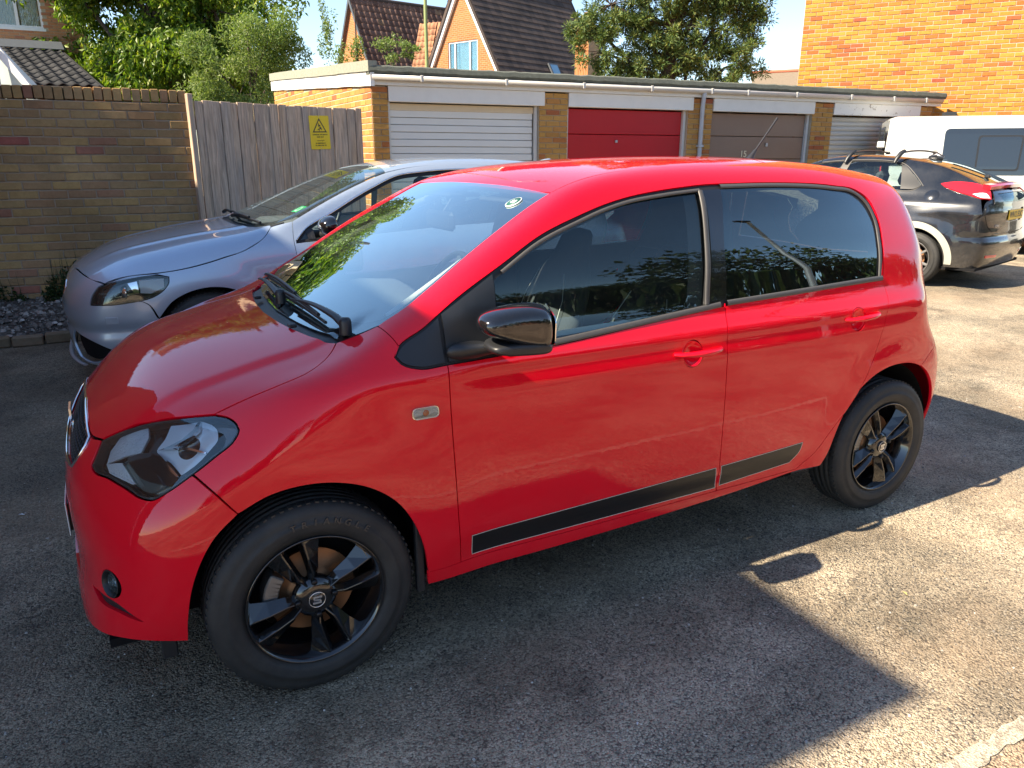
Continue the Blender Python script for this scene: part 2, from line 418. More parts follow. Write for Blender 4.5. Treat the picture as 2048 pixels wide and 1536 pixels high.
def make_red():
    Wz=[(.10,.755),(.20,.775),(.30,.797),(.42,.809),(.55,.8145),(.68,.8145),(.78,.810),(.85,.806),(.895,.799),(.945,.776),(1.0,.759),(1.1,.742),(1.2,.713),(1.3,.678),(1.4,.634),(1.5,.58)]
    px=[(-.7,.10),(-.5,.075),(-.3,.038),(-.1,.016),(.1,.006),(.4,.0),(1.2,-.003),(1.8,.0),(2.2,.010),(2.5,.028),(2.8,.072),(3.0,.12)]
    gx=[(-.7,0),(.3,0),(.9,0.0),(1.4,0),(2.0,.012),(2.4,.035),(2.8,.08),(3,.1)]
    Tx=[(-.65,.55),(-.60,.64),(-.55,.715),(-.50,.748),(-.42,.806),(-.30,.872),(-.15,.913),(0,.943),(.10,.962),(.20,1.002),(.35,1.078),(.55,1.195),(.75,1.303),(.9,1.377),(1.0,1.410),(1.2,1.445),(1.45,1.465),(1.75,1.473),(2.0,1.471),(2.3,1.454),(2.6,1.418),(2.8,1.385),(3.0,1.33)]
    crown=[(-.6,.10),(-.2,.10),(.1,.06),(.4,.04),(.9,.04),(1.4,.07),(2.8,.1)]
    x0=[(.10,-.54),(.18,-.59),(.25,-.597),(.35,-.588),(.50,-.590),(.60,-.580),(.70,-.560),(.80,-.525),(.95,-.45),(1.1,-.35)]
    xr=[(.1,2.86),(.25,2.92),(.4,2.955),(.55,2.965),(.68,2.955),(.76,2.925),(.9,2.90),(1.05,2.87),(1.2,2.82),(1.35,2.755),(1.45,2.70)]
    k1=[(-.6,.30),(-.3,.30),(0,.17),(.2,.13),(.35,.14),(.6,.10),(.9,.10),(1.3,.18),(2.0,.22),(2.8,.22)]
    def extra(x,y,z):
        # shallow waist below the window line, tuck above the sill
        a=.006*np.exp(-((z-.865)/.028)**2)*sstep(x,.3,.6)*(1-sstep(x,2.35,2.7))
        b=.010*np.exp(-((z-.315)/.045)**2)*sstep(x,.35,.5)*(1-sstep(x,1.85,2.0))
        c=.011*sstep(np.abs(y),.485,.545)*sstep(x,-.48,-.30)*(1-sstep(x,.2,.3))*(1-sstep(np.abs(y),.60,.80))
        return (a+b)*sstep(np.abs(y),.5,.7)+c
    return Shell(Wz,px,gx,Tx,crown,x0,([(.1,.22),(.25,.22),(.4,.30),(.6,.42),(.7,.55),(.85,.75),(1.1,.8)],2.8),xr,([(.1,.30),(.35,.30),(.45,.22),(.6,.27),(.8,.48),(1.1,.5),(1.4,.35)],2.8),k1,.20,.14,flares=((0,.29,.34,.62,.010),(2.42,.29,.33,.52,.013)),extra=extra)

def make_grey():
    Wz=[(.10,.83),(.20,.86),(.35,.885),(.5,.898),(.65,.90),(.75,.893),(.85,.877),(.93,.852),(1.0,.812),(1.1,.772),(1.2,.730),(1.3,.682),(1.4,.625),(1.5,.53)]
    px=[(-.9,.10),(-.6,.045),(-.3,.015),(0,.0),(.5,0),(2.4,0),(2.9,.03),(3.3,.10),(3.5,.16)]
    gx=[(-.9,0),(1.4,0),(2.2,.02),(2.8,.06),(3.4,.12)]
    Tx=[(-0.9, 0.55), (-0.86, 0.64), (-0.8, 0.735), (-0.7, 0.8), (-0.5, 0.877), (-0.27, 0.93), (0, 0.977), (0.27, 1.012), (0.42, 1.047), (0.52, 1.085), (0.7, 1.16), (1.0, 1.287), (1.25, 1.377), (1.42, 1.417), (1.7, 1.453), (2.0, 1.463), (2.5, 1.445), (2.9, 1.4), (3.2, 1.335), (3.5, 1.205)]
    crown=[(-.8,.09),(0,.06),(.5,.045),(1.2,.05),(3.2,.08)]
    x0=[(.10,-.77),(.2,-.82),(.3,-.845),(.5,-.862),(.62,-.862),(.7,-.845),(.8,-.77),(.95,-.6)]
    xr=[(.1,3.35),(.3,3.47),(.6,3.50),(.8,3.48),(.95,3.44),(1.1,3.36),(1.3,3.22),(1.4,3.15)]
    k1=[(-.8,.24),(0,.20),(.4,.11),(.7,.08),(1.2,.10),(3,.2)]
    def extra(x,y,z):
        c=.014*np.exp(-((np.abs(y)-.40-.10*(x+.6))/.05)**2)*sstep(x,-.75,-.3)*(1-sstep(x,.25,.4))*sstep(z,.6,.75)*(1-sstep(z,1.1,1.2))
        d=.012*np.exp(-((z-.43)/.04)**2)*(1-sstep(x,-.5,-.2))
        return -c*.6+d
    return Shell(Wz,px,gx,Tx,crown,x0,([(.1,.24),(.3,.24),(.6,.28),(.8,.34)],2.8),xr,([(.1,.2),(.6,.22),(1.1,.35),(1.4,.35)],2.6),k1,.22,.16,flares=((0,.31,.36,.56,.012),(2.647,.31,.36,.56,.014)),extra=extra)
def make_black():
    Wz=[(.10,.82),(.20,.845),(.35,.865),(.5,.880),(.65,.885),(.78,.880),(.88,.866),(.96,.845),(1.02,.805),(1.1,.765),(1.2,.710),(1.3,.650),(1.4,.585),(1.5,.51)]
    px=[(-.9,.12),(-.6,.06),(-.2,.01),(.3,0),(2.4,0),(2.8,.015),(3.1,.05),(3.4,.10)]
    gx=[(-.9,0),(1.4,0),(2.0,.02),(2.6,.07),(3.0,.14),(3.4,.25)]
    Tx=[(-0.9, 0.55), (-0.8, 0.7), (-0.6, 0.8), (-0.2, 0.9), (0.1, 0.95), (0.3, 1.02), (0.6, 1.185), (0.9, 1.33), (1.2, 1.44), (1.5, 1.492), (1.8, 1.498), (2.1, 1.482), (2.4, 1.445), (2.7, 1.375), (2.95, 1.275), (3.2, 1.165), (3.33, 1.1), (3.45, 0.995)]
    crown=[(-.8,.09),(.5,.05),(1.2,.05),(2.2,.07),(3.3,.09)]
    x0=[(.1,-.78),(.2,-.84),(.5,-.88),(.7,-.84),(.9,-.70)]
    xr=[(.1,3.22),(.22,3.32),(.4,3.395),(.55,3.405),(.62,3.385),(.8,3.375),(.95,3.37),(1.05,3.35),(1.15,3.26)]
    k1=[(-.8,.24),(.4,.14),(1.2,.14),(2.2,.14),(2.8,.10),(3.3,.09)]
    def extra(x,y,z):
        a=.016*np.exp(-((z-.86)/.05)**2)*sstep(x,2.2,2.8)
        b=.014*np.exp(-((z-.60)/.03)**2)*sstep(x,3.0,3.2)
        return -a*.6+b
    return Shell(Wz,px,gx,Tx,crown,x0,([(.1,.24),(.8,.34)],2.8),xr,([(.1,.16),(.6,.17),(1.1,.20),(1.3,.2)],2.4),k1,.22,.16,flares=((0,.31,.36,.56,.012),(2.605,.31,.36,.62,.030)),extra=extra)
# ------------------------------------------------------------------ ground
def ground_mat():
    b = NB('worn_tarmac'); vec = b.coord('Object')
    big = b.noise(vec, .55, 7, .62, .4); mid = b.noise(vec, 3.2, 6, .7); fine = b.noise(vec, 26., 4, .75)
    v1 = b.n('TexVoronoi', Vector=vec, Scale=170.0); v2 = b.n('TexVoronoi', Vector=vec, Scale=95.0); v3 = b.n('TexVoronoi', Vector=vec, Scale=420.0)
    chip = b.ramp(v1, (0, (.115, .104, .088)), (.30, (.30, .262, .205)), (.62, (.49, .405, .285)), (.90, (.64, .55, .42)), (1, (.92, .85, .72)), fi=1)
    chip2 = b.ramp(v2, (0, (.15, .135, .115)), (.5, (.45, .37, .26)), (.93, (.62, .53, .40)), (1, (.95, .88, .76)), fi=1)
    col = b.mix((b.ramp(mid, (.42, 0), (.58, 1)), 0), chip, chip2)
    # bitumen showing between the stones
    gapm = b.ramp(v1, (.0, 0), (.55, 0), (.85, 1), fi=0)
    col = b.mix((gapm, 0), col, (.085, .077, .068))
    # patches: dark damp or oily tarmac against pale dusty wear
    pat = b.ramp(big, (.42, 0), (.56, 1)); col = b.mix((pat, 0), b.mix(1.0, col, (.50, .51, .52), 'MULTIPLY'), col)
    tan = b.ramp(b.noise(b.coord('Object', loc=(4, 7, 0)), .8, 8, .75), (.42, 0), (.75, .42)); col = b.mix((tan, 0), col, (.50, .355, .225), 'MIX')
    col = b.mix((b.ramp(fine, (.3, .0), (.75, .55)), 0), col, b.mix(1.0, col, (1.45, 1.40, 1.32), 'MULTIPLY'))
    # oily stains scattered by noise
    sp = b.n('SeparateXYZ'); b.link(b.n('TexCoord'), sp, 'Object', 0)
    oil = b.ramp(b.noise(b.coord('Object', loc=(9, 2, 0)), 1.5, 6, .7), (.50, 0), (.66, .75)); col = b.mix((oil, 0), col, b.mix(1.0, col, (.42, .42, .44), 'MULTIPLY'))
    # where the cars stand the tarmac is made darker; a wandering edge, no sharp line
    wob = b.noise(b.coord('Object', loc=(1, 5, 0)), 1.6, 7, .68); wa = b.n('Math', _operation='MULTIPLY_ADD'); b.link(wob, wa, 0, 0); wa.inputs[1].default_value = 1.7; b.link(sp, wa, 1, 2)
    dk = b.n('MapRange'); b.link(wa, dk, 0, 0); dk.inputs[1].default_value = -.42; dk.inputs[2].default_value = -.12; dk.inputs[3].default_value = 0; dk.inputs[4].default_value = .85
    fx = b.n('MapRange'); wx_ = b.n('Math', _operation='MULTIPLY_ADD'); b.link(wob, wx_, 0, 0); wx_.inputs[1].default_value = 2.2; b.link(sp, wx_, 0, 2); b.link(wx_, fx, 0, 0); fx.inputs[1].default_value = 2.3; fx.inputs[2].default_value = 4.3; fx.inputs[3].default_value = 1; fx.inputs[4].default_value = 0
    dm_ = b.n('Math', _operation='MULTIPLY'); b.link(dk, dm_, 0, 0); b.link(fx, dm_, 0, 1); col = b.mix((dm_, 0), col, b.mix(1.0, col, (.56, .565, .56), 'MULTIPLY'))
    # sparse bright chippings and a few hairline cracks
    v4 = b.n('TexVoronoi', Vector=vec, Scale=60.0); sc4 = b.ramp(v4, (.0, 1), (.13, 1), (.17, 0)); pk = b.ramp(v4, (.86, 0), (.88, .8), fi=1); sp4 = b.n('Math', _operation='MULTIPLY'); b.link(sc4, sp4, 0, 0); b.link(pk, sp4, 0, 1); col = b.mix((sp4, 0), col, (.55, .53, .48))
    # reddish surfacing on the near side of the white line
    mp = b.n('MapRange'); b.link(sp, mp, 1, 0); mp.inputs[1].default_value = -1.90; mp.inputs[2].default_value = -1.86; mp.inputs[3].default_value = .35; mp.inputs[4].default_value = 0
    col = b.mix(mp, col, b.mix(1.0, col, (1.25, .88, .72), 'MULTIPLY'))
    h = b.n('Math', _operation='SUBTRACT'); h.inputs[0].default_value = 1; b.link(v1, h, 0, 1)
    h3 = b.n('Math', _operation='SUBTRACT'); h3.inputs[0].default_value = 1; b.link(v3, h3, 0, 1)
    n1 = b.bump(h3, .5, .002); n2 = b.bump(h, .9, .0055, normal=n1); n3 = b.bump(b.ramp(v2, (0, 1), (.6, 0)), .5, .006, normal=n2); n4 = b.bump(mid, .35, .02, normal=n3)
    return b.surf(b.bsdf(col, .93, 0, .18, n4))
M['ground'] = ground_mat()
g_ = MB(); NXY = 60
g_.add([(-120, -120, 0), (160, -120, 0), (160, 200, 0), (-120, 200, 0)], [(0, 1, 2, 3)]); tag(g_.build('ground', M['ground']), kind='structure')
# painted bay line, worn at its edges
def road_paint():
    b = NB('worn_road_paint'); vec = b.coord('Object'); ns = b.noise(vec, 30., 7, .75); ns2 = b.noise(vec, 190., 3, .7); v = b.n('TexVoronoi', Vector=vec, Scale=170.0)
    c = b.mix((b.ramp(ns, (.38, 1), (.52, 0)), 0), (.50, .44, .33), (.26, .22, .17)); c = b.mix((b.ramp(v, (.55, 0), (.85, .8)), 0), c, (.16, .13, .10)); c = b.mix((b.ramp(ns2, (.5, 0), (.7, .5)), 0), c, (.60, .54, .42))
    return b.surf(b.bsdf(c, .85, 0, .2, b.bump(v, .8, .004, normal=b.bump(ns, .6, .006))))
M['road_paint'] = road_paint()
pl = MB(); xs = np.arange(-1.5, 5.0, .02); r_ = random.Random(3)
lo_ = [(-1.880+r_.uniform(-.006, .006)+.005*math.sin(x*9)+.004*math.sin(x*31)) for x in xs]; hi_ = [(-1.828+r_.uniform(-.006, .006)+.004*math.sin(x*7+1)+.003*math.sin(x*41)) for x in xs]
vs = [(x, l, .004) for x, l in zip(xs, lo_)]+[(x, h, .004) for x, h in zip(xs, hi_)]; n = len(xs)
pl.add(vs, [(i, i+1, n+i+1, n+i) for i in range(n-1)]); tag(pl.build('bay_line', M['road_paint']), kind='structure')

A_ = rad(-4.7); Gd = Vector((math.cos(A_), math.sin(A_), 0)); Nd = Vector((-Gd.y, Gd.x, 0)); P0 = Vector((3.075, 7.282, 0))
CAMP = Vector(cam.location)
def view_px(p):
    d = Vector(p)-CAMP; z = d.dot(_f)
    if z < .2: return None
    return (1024+1510.38*d.dot(_r2)/z, 768-1510.38*d.dot(_u2)/z, z)
def in_view(p, m=30):
    q = view_px(p); return q is not None and -m < q[0] < 2048+m and -m < q[1] < 1536+m

# ------------------------------------------------------------------ brickwork
def brick_mat(name, stops, rough=.9, spot=None, grime=.25):
    b = NB(name); oi = b.n('ObjectInfo'); ge = b.n('NewGeometry'); vec = b.coord('Object')
    ad = b.n('Math', _operation='ADD'); b.link(oi, ad, 'Random', 0); b.link(ge, ad, 'Random Per Island', 1)
    fr = b.n('Math', _operation='FRACT'); b.link(ad, fr)
    col = b.ramp(fr, *stops)
    gp = b.n('Mapping'); b.link(ge, gp, 'Position', 0)
    ns = b.noise(gp, 28., 5, .7); ns2 = b.noise(gp, 1.3, 4, .6); ns3 = b.noise(gp, 150., 3, .7)
    c1 = b.mix((b.ramp(ns, (.30, .45), (.62, 0)), 0), col, b.mix(1., col, (.55, .50, .48), 'MULTIPLY'))
    c2 = b.mix((b.ramp(ns2, (.40, grime), (.65, 0)), 0), c1, b.mix(1., c1, (.45, .43, .40), 'MULTIPLY'))
    nm = b.bump(ns3, .6, .003, normal=b.bump(ns, .5, .006))
    return b.surf(b.bsdf(c2, rough, 0, .25, nm))
M['brick_yellow'] = brick_mat('yellow_stock_brick', ((0, (.46, .25, .065)), (.35, (.52, .29, .085)), (.62, (.42, .21, .06)), (.85, (.48, .235, .07)), (.95, (.42, .15, .05)), (1, (.34, .10, .05))), grime=.15)
M['brick_gold'] = brick_mat('golden_brick', ((0, (.46, .195, .032)), (.40, (.53, .25, .045)), (.72, (.48, .18, .033)), (.90, (.44, .125, .030)), (.985, (.38, .10, .04)), (1, (.30, .075, .04))), grime=.05)
M['brick_old'] = brick_mat('weathered_brick', ((0, (.42, .275, .14)), (.3, (.50, .335, .155)), (.55, (.53, .345, .14)), (.8, (.45, .29, .14)), (.96, (.44, .26, .14)), (.99, (.42, .20, .13)), (1, (.44, .14, .11))), grime=.6)
M['brick_orange'] = brick_mat('orange_brick', ((0, (.52, .24, .12)), (.5, (.60, .30, .15)), (.85, (.50, .22, .12)), (1, (.42, .18, .11))), grime=.1)
M['mortar'] = mat('mortar', (.42, .36, .27), .95, var=.2, vscale=30, bump=.4, bscale=200, bdist=.003)
M['mortar_old'] = mat('old_mortar', (.36, .29, .215), .95, var=.35, vscale=20, bump=.5, bscale=180, bdist=.004)
BRICK = {}
def brick_mesh(L, H, m, D=.06, k=0):
    key = (round(L, 3), round(H, 3), m.name, k)
    if key not in BRICK:
        r_ = random.Random(hash((round(L*1000), round(H*1000), k)) & 0xffff); b = MB(); j = lambda s=.0022: r_.uniform(-s, s); c = .004
        # front face slightly rounded: outer ring set back, inner ring proud
        vs = []
        for (x, z) in ((0, 0), (L, 0), (L, H), (0, H)): vs.append((x, D, z))
        for (x, z) in ((0, 0), (L, 0), (L, H), (0, H)): vs.append((x+j(.001), c, z+j(.001)))
        for (x, z) in ((c, c), (L-c, c), (L-c, H-c), (c, H-c)): vs.append((x+j(), j(.0012), z+j(.0016)))
        b.add(vs, [(8, 9, 10, 11), (4, 5, 9, 8), (5, 6, 10, 9), (6, 7, 11, 10), (7, 4, 8, 11), (0, 1, 5, 4), (1, 2, 6, 5), (2, 3, 7, 6), (3, 0, 4, 7)])
        BRICK[key] = b.mesh('brick', [m])
    return BRICK[key]
def brickwork(parent, org, dx, nrm, length, height, m, mort, limit=300, bond='stretcher', z0=0., backing=True, mask=None, seed=0, depth=.10, skipview=False, topfn=None, pitch=.075):
    """courses on a wall face: org = lower left corner of the face, dx = along it, nrm = outwards"""
    r_ = random.Random(seed); cells = []
    nc = int(height/pitch+.5)
    for c in range(nc):
        z = z0+c*pitch; u = -(.1125 if (bond == 'stretcher' and c % 2) else 0.)
        while u < length-.02:
            L = .1125 if bond == 'header' else .225
            a = max(0, u); e = min(length, u+L)
            if e-a > .03 and (mask is None or mask((a+e)/2, z+pitch/2)) and (topfn is None or z+pitch < topfn((a+e)/2)+.02): cells.append((a, e, z))
            u += L
    def key(c):
        p = org+dx*((c[0]+c[1])/2)+Vector((0, 0, c[2]+.035)); q = view_px(p)
        if q is None or not (-20 < q[0] < 2068 and -20 < q[1] < 1556): return 1e9+(p-CAMP).length
        return q[2]
    cells.sort(key=key)
    rot = math.atan2(dx.y, dx.x); rest = MB()
    for i, (a, e, z) in enumerate(cells):
        L = round((e-a-.010)/.0125)*.0125+.0025; H = pitch-.011; o = org+dx*(a+.005)+Vector((0, 0, z+.005+r_.uniform(-.0012, .0012)))+nrm*(.009+r_.uniform(-.004, .0035))
        L = min(L, e-a-.006)
        if i < limit and in_view(o):
            ob = link('brick', brick_mesh(L, H, m, k=i % 4), None, parent); ob.location = o-(parent.location if parent else Vector()); ob.rotation_euler = (r_.uniform(-.006, .006), r_.uniform(-.005, .005), rot+r_.uniform(-.006, .006))
            if parent and parent.rotation_euler.z: raise Exception('rotate')
        else:
            me = brick_mesh(L, H, m, k=i % 4); mw = Matrix.Translation(o-(parent.location if parent else Vector())) @ Matrix.Rotation(rot, 4, 'Z')
            rest.add([mw @ v.co for v in me.vertices], [tuple(p.vertices) for p in me.polygons])
    if rest.v: o = rest.build('brick_courses', m, parent); o['kind'] = 'stuff'
    if backing:
        b = MB(); q = org-(parent.location if parent else Vector()); pts = []
        def P(u, d, z): return q+dx*u-nrm*d+Vector((0, 0, z))
        top = height if topfn is None else None
        if topfn is None:
            vs = [P(0, 0, z0), P(length, 0, z0), P(length, depth, z0), P(0, depth, z0), P(0, 0, z0+height), P(length, 0, z0+height), P(length, depth, z0+height), P(0, depth, z0+height)]
        else:
            vs = [P(0, 0, z0), P(length, 0, z0), P(length, depth, z0), P(0, depth, z0), P(0, 0, topfn(0)), P(length, 0, topfn(length)), P(length, depth, topfn(length)), P(0, depth, topfn(0))]
        if mask is None or topfn is not None or True:
            if mask is None: b.add(vs, [(0, 3, 2, 1), (4, 5, 6, 7), (0, 1, 5, 4), (1, 2, 6, 5), (2, 3, 7, 6), (3, 0, 4, 7)]); b.build('mortar', mort, parent)

# left boundary wall, with a soldier course on top
zt = 2.03
WL0 = Vector((.52, 5.22, 0)); WLd = -Gd        # runs left from the fence
lw = empty('boundary_wall', WL0, 0, 'old brown brick garden wall with upright coping bricks left of the wooden gates', 'wall')
length_ = 3.1; org = WL0+WLd*length_
brickwork(lw, org, Gd, -Nd, length_, 1.875, M['brick_old'], M['mortar_old'], 300, seed=2, z0=.05, depth=.2)
r_ = random.Random(5)
for i in range(int(length_/.0755)):
    me = brick_mesh(.0675, .105, M['brick_old'], k=i % 4, D=.2) if False else None
    key = ('sold', i % 4)
    if key not in BRICK:
        b = MB(); b.box(0, .066, 0, .205, 0, .106, None, .004); BRICK[key] = b.mesh('brick', [M['brick_old']])
    o = link('coping_brick', BRICK[key], None, lw); o.location = org+Gd*(.003+i*.0755)-Nd*.008+Vector((0, 0, 1.932+r_.uniform(-.004, .005)))-WL0; o.rotation_euler = (r_.uniform(-.02, .02), r_.uniform(-.02, .02), A_+r_.uniform(-.01, .01))
    if i > 38: pass

# timber gates
M['timber'] = None
def timber_mat():
    b = NB('weathered_softwood'); oi = b.n('ObjectInfo'); vec = b.coord('Object', scale=(1, 1, .07))
    sh = b.n('VectorMath', _operation='ADD'); b.link(vec, sh); cb = b.n('CombineXYZ'); mu = b.n('Math', _operation='MULTIPLY'); b.link(oi, mu, 'Random', 0); mu.inputs[1].default_value = 40; b.link(mu, cb, 0, 0); b.link(mu, cb, 0, 2); b.link(cb, sh, 0, 1)
    g1 = b.noise(sh, 55., 5, .6, .6); g2 = b.noise(sh, 9., 4, .6, 1.2); kn = b.n('TexVoronoi', Scale=3.2); b.link(b.coord('Object', scale=(2.2, 1, .8)), kn)
    base = b.ramp(oi, (0, (.56, .41, .30)), (.35, (.67, .50, .36)), (.7, (.57, .46, .36)), (1, (.63, .44, .29)), fi='Random')
    c = b.mix((b.ramp(g1, (.35, .0), (.7, .75)), 0), base, (.17, .125, .09)); c = b.mix((b.ramp(g2, (.45, 0), (.7, .6)), 0), c, (.30, .28, .26))
    c = b.mix((b.ramp(kn, (0, 1), (.06, .9), (.10, 0)), 0), c, (.06, .04, .03))
    return b.surf(b.bsdf(c, .85, 0, .2, b.bump(g1, .5, .003)))
M['timber'] = timber_mat(); M['galv'] = mat('galvanised', (.45, .47, .50), .45, .7, var=.2, vscale=20)
F0 = Vector((.555, 5.215, 0)); F1 = Vector((2.40, 5.86, 0)); fd_ = (F1-F0).normalized(); fl_ = (F1-F0).length; fn_ = Vector((fd_.y, -fd_.x, 0)); frot = math.atan2(fd_.y, fd_.x); ztop = 1.955
def gate(u0, u1, label, seed):
    org = F0+fd_*u0; t = empty('timber_gate', org, 0, label, 'gate', 'pair of timber gates')
    n = 10; w = (u1-u0)/n; r_ = random.Random(seed)
    for i in range(n):
        mb = MB().box(.0006, w-.0006+(.012 if i % 2 else 0), -.011-(.010 if i % 2 else 0), .005, .05, ztop+r_.uniform(-.006, .006), None, .003)
        mb.build('board', M['timber'], t, fd_*(i*w), (0, r_.uniform(-.003, .003), frot))
    for z in (.25, .95, 1.75): MB().box(0, u1-u0, .006, .05, z-.05, z+.05).build('ledge', M['timber'], t, None, (0, 0, frot))
    return t
MB().box(-.03, .03, -.045, .055, 0, 2.0, None, .004)
post = tag(MB().box(-.038, .012, -.03, .07, 0, ztop+.055, None, .004).build('gate_post', M['timber'], None, F0-fd_*.014, (0, 0, frot)), 'narrow timber post fixed to the end of the brown brick wall', 'post')
gA = gate(.01, .868, 'left timber gate of grey brown vertical boards next to the brick wall', 1)
gB = gate(.880, 1.800, 'right timber gate of vertical boards carrying the yellow warning sign', 2)
tag(MB().box(-.03, .05, -.03, .07, 0, ztop+.01, None, .004).build('gate_post', M['timber'], None, F0+fd_*1.845, (0, 0, frot)), 'reddish timber post between the right gate and the garage wall', 'post')
# galvanised throw-over latch bridging the leaves
lt = empty('gate_latch', F0+fd_*.80-(-fn_)*0+fn_*.02+Vector((0, 0, 1.02)), frot, 'galvanised metal latch bolted low across the two timber gates', 'latch')
MB().box(-.13, .16, -.022, -.008, -.018, .022, None, .003).build('latch_bar', M['galv'], lt); MB().box(-.17, -.09, -.03, -.004, -.03, .035, None, .004).build('latch_plate', M['galv'], lt)
MB().tube([(-.12, -.03, .02), (-.10, -.05, .0), (-.08, -.03, -.02)], .008, 8).build('latch_ring', M['galv'], lt)
# yellow warning sign
M['sign_yellow'] = mat('sign_yellow', (.80, .56, .01), .35, var=.06, vscale=12); M['sign_black'] = mat('sign_black', (.03, .022, .015), .4)
su = 1.345; so = F0+fd_*su+fn_*.022+Vector((0, 0, 1.705)); sgn = empty('warning_sign', so, 0, 'yellow electrical warning sign screwed to the right timber gate', 'sign')
mw = Matrix.Rotation(frot, 4, 'Z') @ Matrix.Rotation(rad(-1.5), 4, 'Y') @ Matrix.Rotation(math.pi/2, 4, 'X') @ Matrix.Diagonal((1.08, 1.0, 1, 1))
TM_ = lambda mb: (setattr(mb, 'v', [tuple(mw @ Vector(v)) for v in mb.v]), mb)[1]
TM_(MB().prism(rounded([(-.112, -.17), (.112, -.17), (.112, .165), (-.112, .165)], .012), 0, .003, lambda u, v, d: (u, v, d))).build('sign_plate', M['sign_yellow'], sgn)
tri = MB()
o_ = [(-.082, -.002), (.082, -.002), (0, .142)]; i_ = [(-.064, .009), (.064, .009), (0, .120)]
vs = [(u, v, .0036) for u, v in o_+i_]; tri.add(vs, [(0, 1, 4, 3), (1, 2, 5, 4), (2, 0, 3, 5)]); TM_(tri).build('triangle', M['sign_black'], sgn)
bolt = [(-.012, .088), (-.004, .088), (-.006, .070), (.010, .078), (.010, .052), (.020, .050), (.004, .034), (-.002, .050), (.003, .052), (.001, .062), (-.014, .054)]
TM_(MB().prism(bolt, .003, .0042, lambda u, v, d: (u, v, d))).build('lightning_bolt', M['sign_black'], sgn)
fig = MB()
for q in ([(-.024, .030), (.022, .044), (.026, .038), (-.020, .024)], [(-.010, .028), (-.006, .012), (-.001, .012), (-.003, .030)], [(.010, .036), (.022, .020), (.026, .024), (.016, .040)]): fig.prism(q, .003, .0042, lambda u, v, d: (u, v, d))
TM_(fig).build('figure', M['sign_black'], sgn)
for body, y, s_, bo in (('DANGER OF DEATH', -.024, .0185, True), ('KEEP OUT', -.048, .0175, True), ('national grid', -.083, .017, False), ('IN EMERGENCY', -.110, .0165, True), ('TEL 0800 6783 105', -.132, .0165, True)):
    text('sign_text', body, s_, M['sign_black'], sgn, mw @ Matrix.Translation((0, y, .0042)), .0003, bo)
for sy in (.155, -.155): TM_(MB().lathe([(0, .006), (.004, .005), (.005, .003)], 8, 'z', c=(0, sy, 0))).build('screw', M['galv'], sgn)

# raised bed: kerb bricks, gravelly soil rising to the wall
M['soil'] = None
def soil_mat():
    b = NB('stony_soil'); vec = b.coord('Object'); v = b.n('TexVoronoi', Vector=vec, Scale=38.0); ns = b.noise(vec, 6., 6, .7); v2 = b.n('TexVoronoi', Vector=vec, Scale=110.0)
    c = b.ramp(v, (0, (.06, .05, .042)), (.5, (.13, .115, .10)), (1, (.30, .28, .25)), fi=1); c = b.mix((b.ramp(ns, (.4, 0), (.65, .7)), 0), c, (.075, .062, .05))
    return b.surf(b.bsdf(c, .95, 0, .1, b.bump(v2, .7, .01, normal=b.bump(v, .9, .03))))
M['soil'] = soil_mat()
bed = MB(); xs = np.linspace(-4.2, .6, 60); ys = np.linspace(4.50, 5.72, 26); r_ = random.Random(9)
vs = []
for y in ys:
    for x in xs:
        t = (y-4.5)/1.2; z = .05+.24*t**.8+.012*math.sin(x*7+y*9)+r_.uniform(-.012, .012); z *= 1-max(0, min(1, (x-.15)/.45))**2
        vs.append((x, y+.082*(-x)*.0, max(z, -.01)))
nx = len(xs); bed.add(vs, [(j*nx+i, j*nx+i+1, (j+1)*nx+i+1, (j+1)*nx+i) for j in range(len(ys)-1) for i in range(nx-1)], True)
tag(bed.build('raised_bed', M['soil']), kind='structure')
M['kerb'] = brick_mat('kerb_brick', ((0, (.22, .17, .11)), (.5, (.26, .20, .14)), (1, (.32, .12, .09))), grime=.4)
kb = empty('kerb_edging', (-1.0, 4.42, 0), 0, 'row of worn bricks edging the gravel bed at far left', 'kerb')
r_ = random.Random(4)
for i in range(16):
    x = -3.6+i*.228
    if x > -.62: break
    ob = MB().box(0, .215, -.05, .05, 0, .085+r_.uniform(-.01, .012), None, .010).build('brick', M['kerb'], kb, (x+1.0, r_.uniform(-.012, .012), 0), (r_.uniform(-.04, .04), r_.uniform(-.04, .04), r_.uniform(-.06, .06)))
# loose stones
def stones(name, n, region, zf, smin, smax, m, seed):
    r_ = random.Random(seed); mb = MB()
    for i in range(n):
        x = r_.uniform(region[0], region[1]); y = r_.uniform(region[2], region[3]); s = smin+(smax-smin)*r_.random()**3; a = r_.uniform(0, 6.28)
        pts = []
        for k in range(5): aa = a+k*1.2566+r_.uniform(-.3, .3); q = s*r_.uniform(.7, 1.1); pts.append((x+q*math.cos(aa), y+q*math.sin(aa)))
        z = zf(x, y); t = s*r_.uniform(.4, .8); top = [(x+(px_-x)*.55, y+(py_-y)*.55, z+t) for px_, py_ in pts]
        vs = [(px_, py_, z-.002) for px_, py_ in pts]+top; mb.add(vs, [(k, (k+1) % 5, 5+(k+1) % 5, 5+k) for k in range(5)]+[(5, 6, 7, 8, 9)])
    o = mb.build(name, m); return o
M['stone'] = brick_mat('loose_stone', ((0, (.12, .11, .10)), (.6, (.26, .24, .21)), (.9, (.40, .37, .33)), (1, (.62, .60, .55))), grime=.0)
zb = lambda x, y: .05+.24*max(0, (y-4.5)/1.2)**.8+.005
tag(stones('bed_stones', 2600, (-2.6, .1, 4.52, 5.6), zb, .006, .030, M['stone'], 1), 'loose grey stones scattered over the bed below the wall', 'stones', kind='stuff')
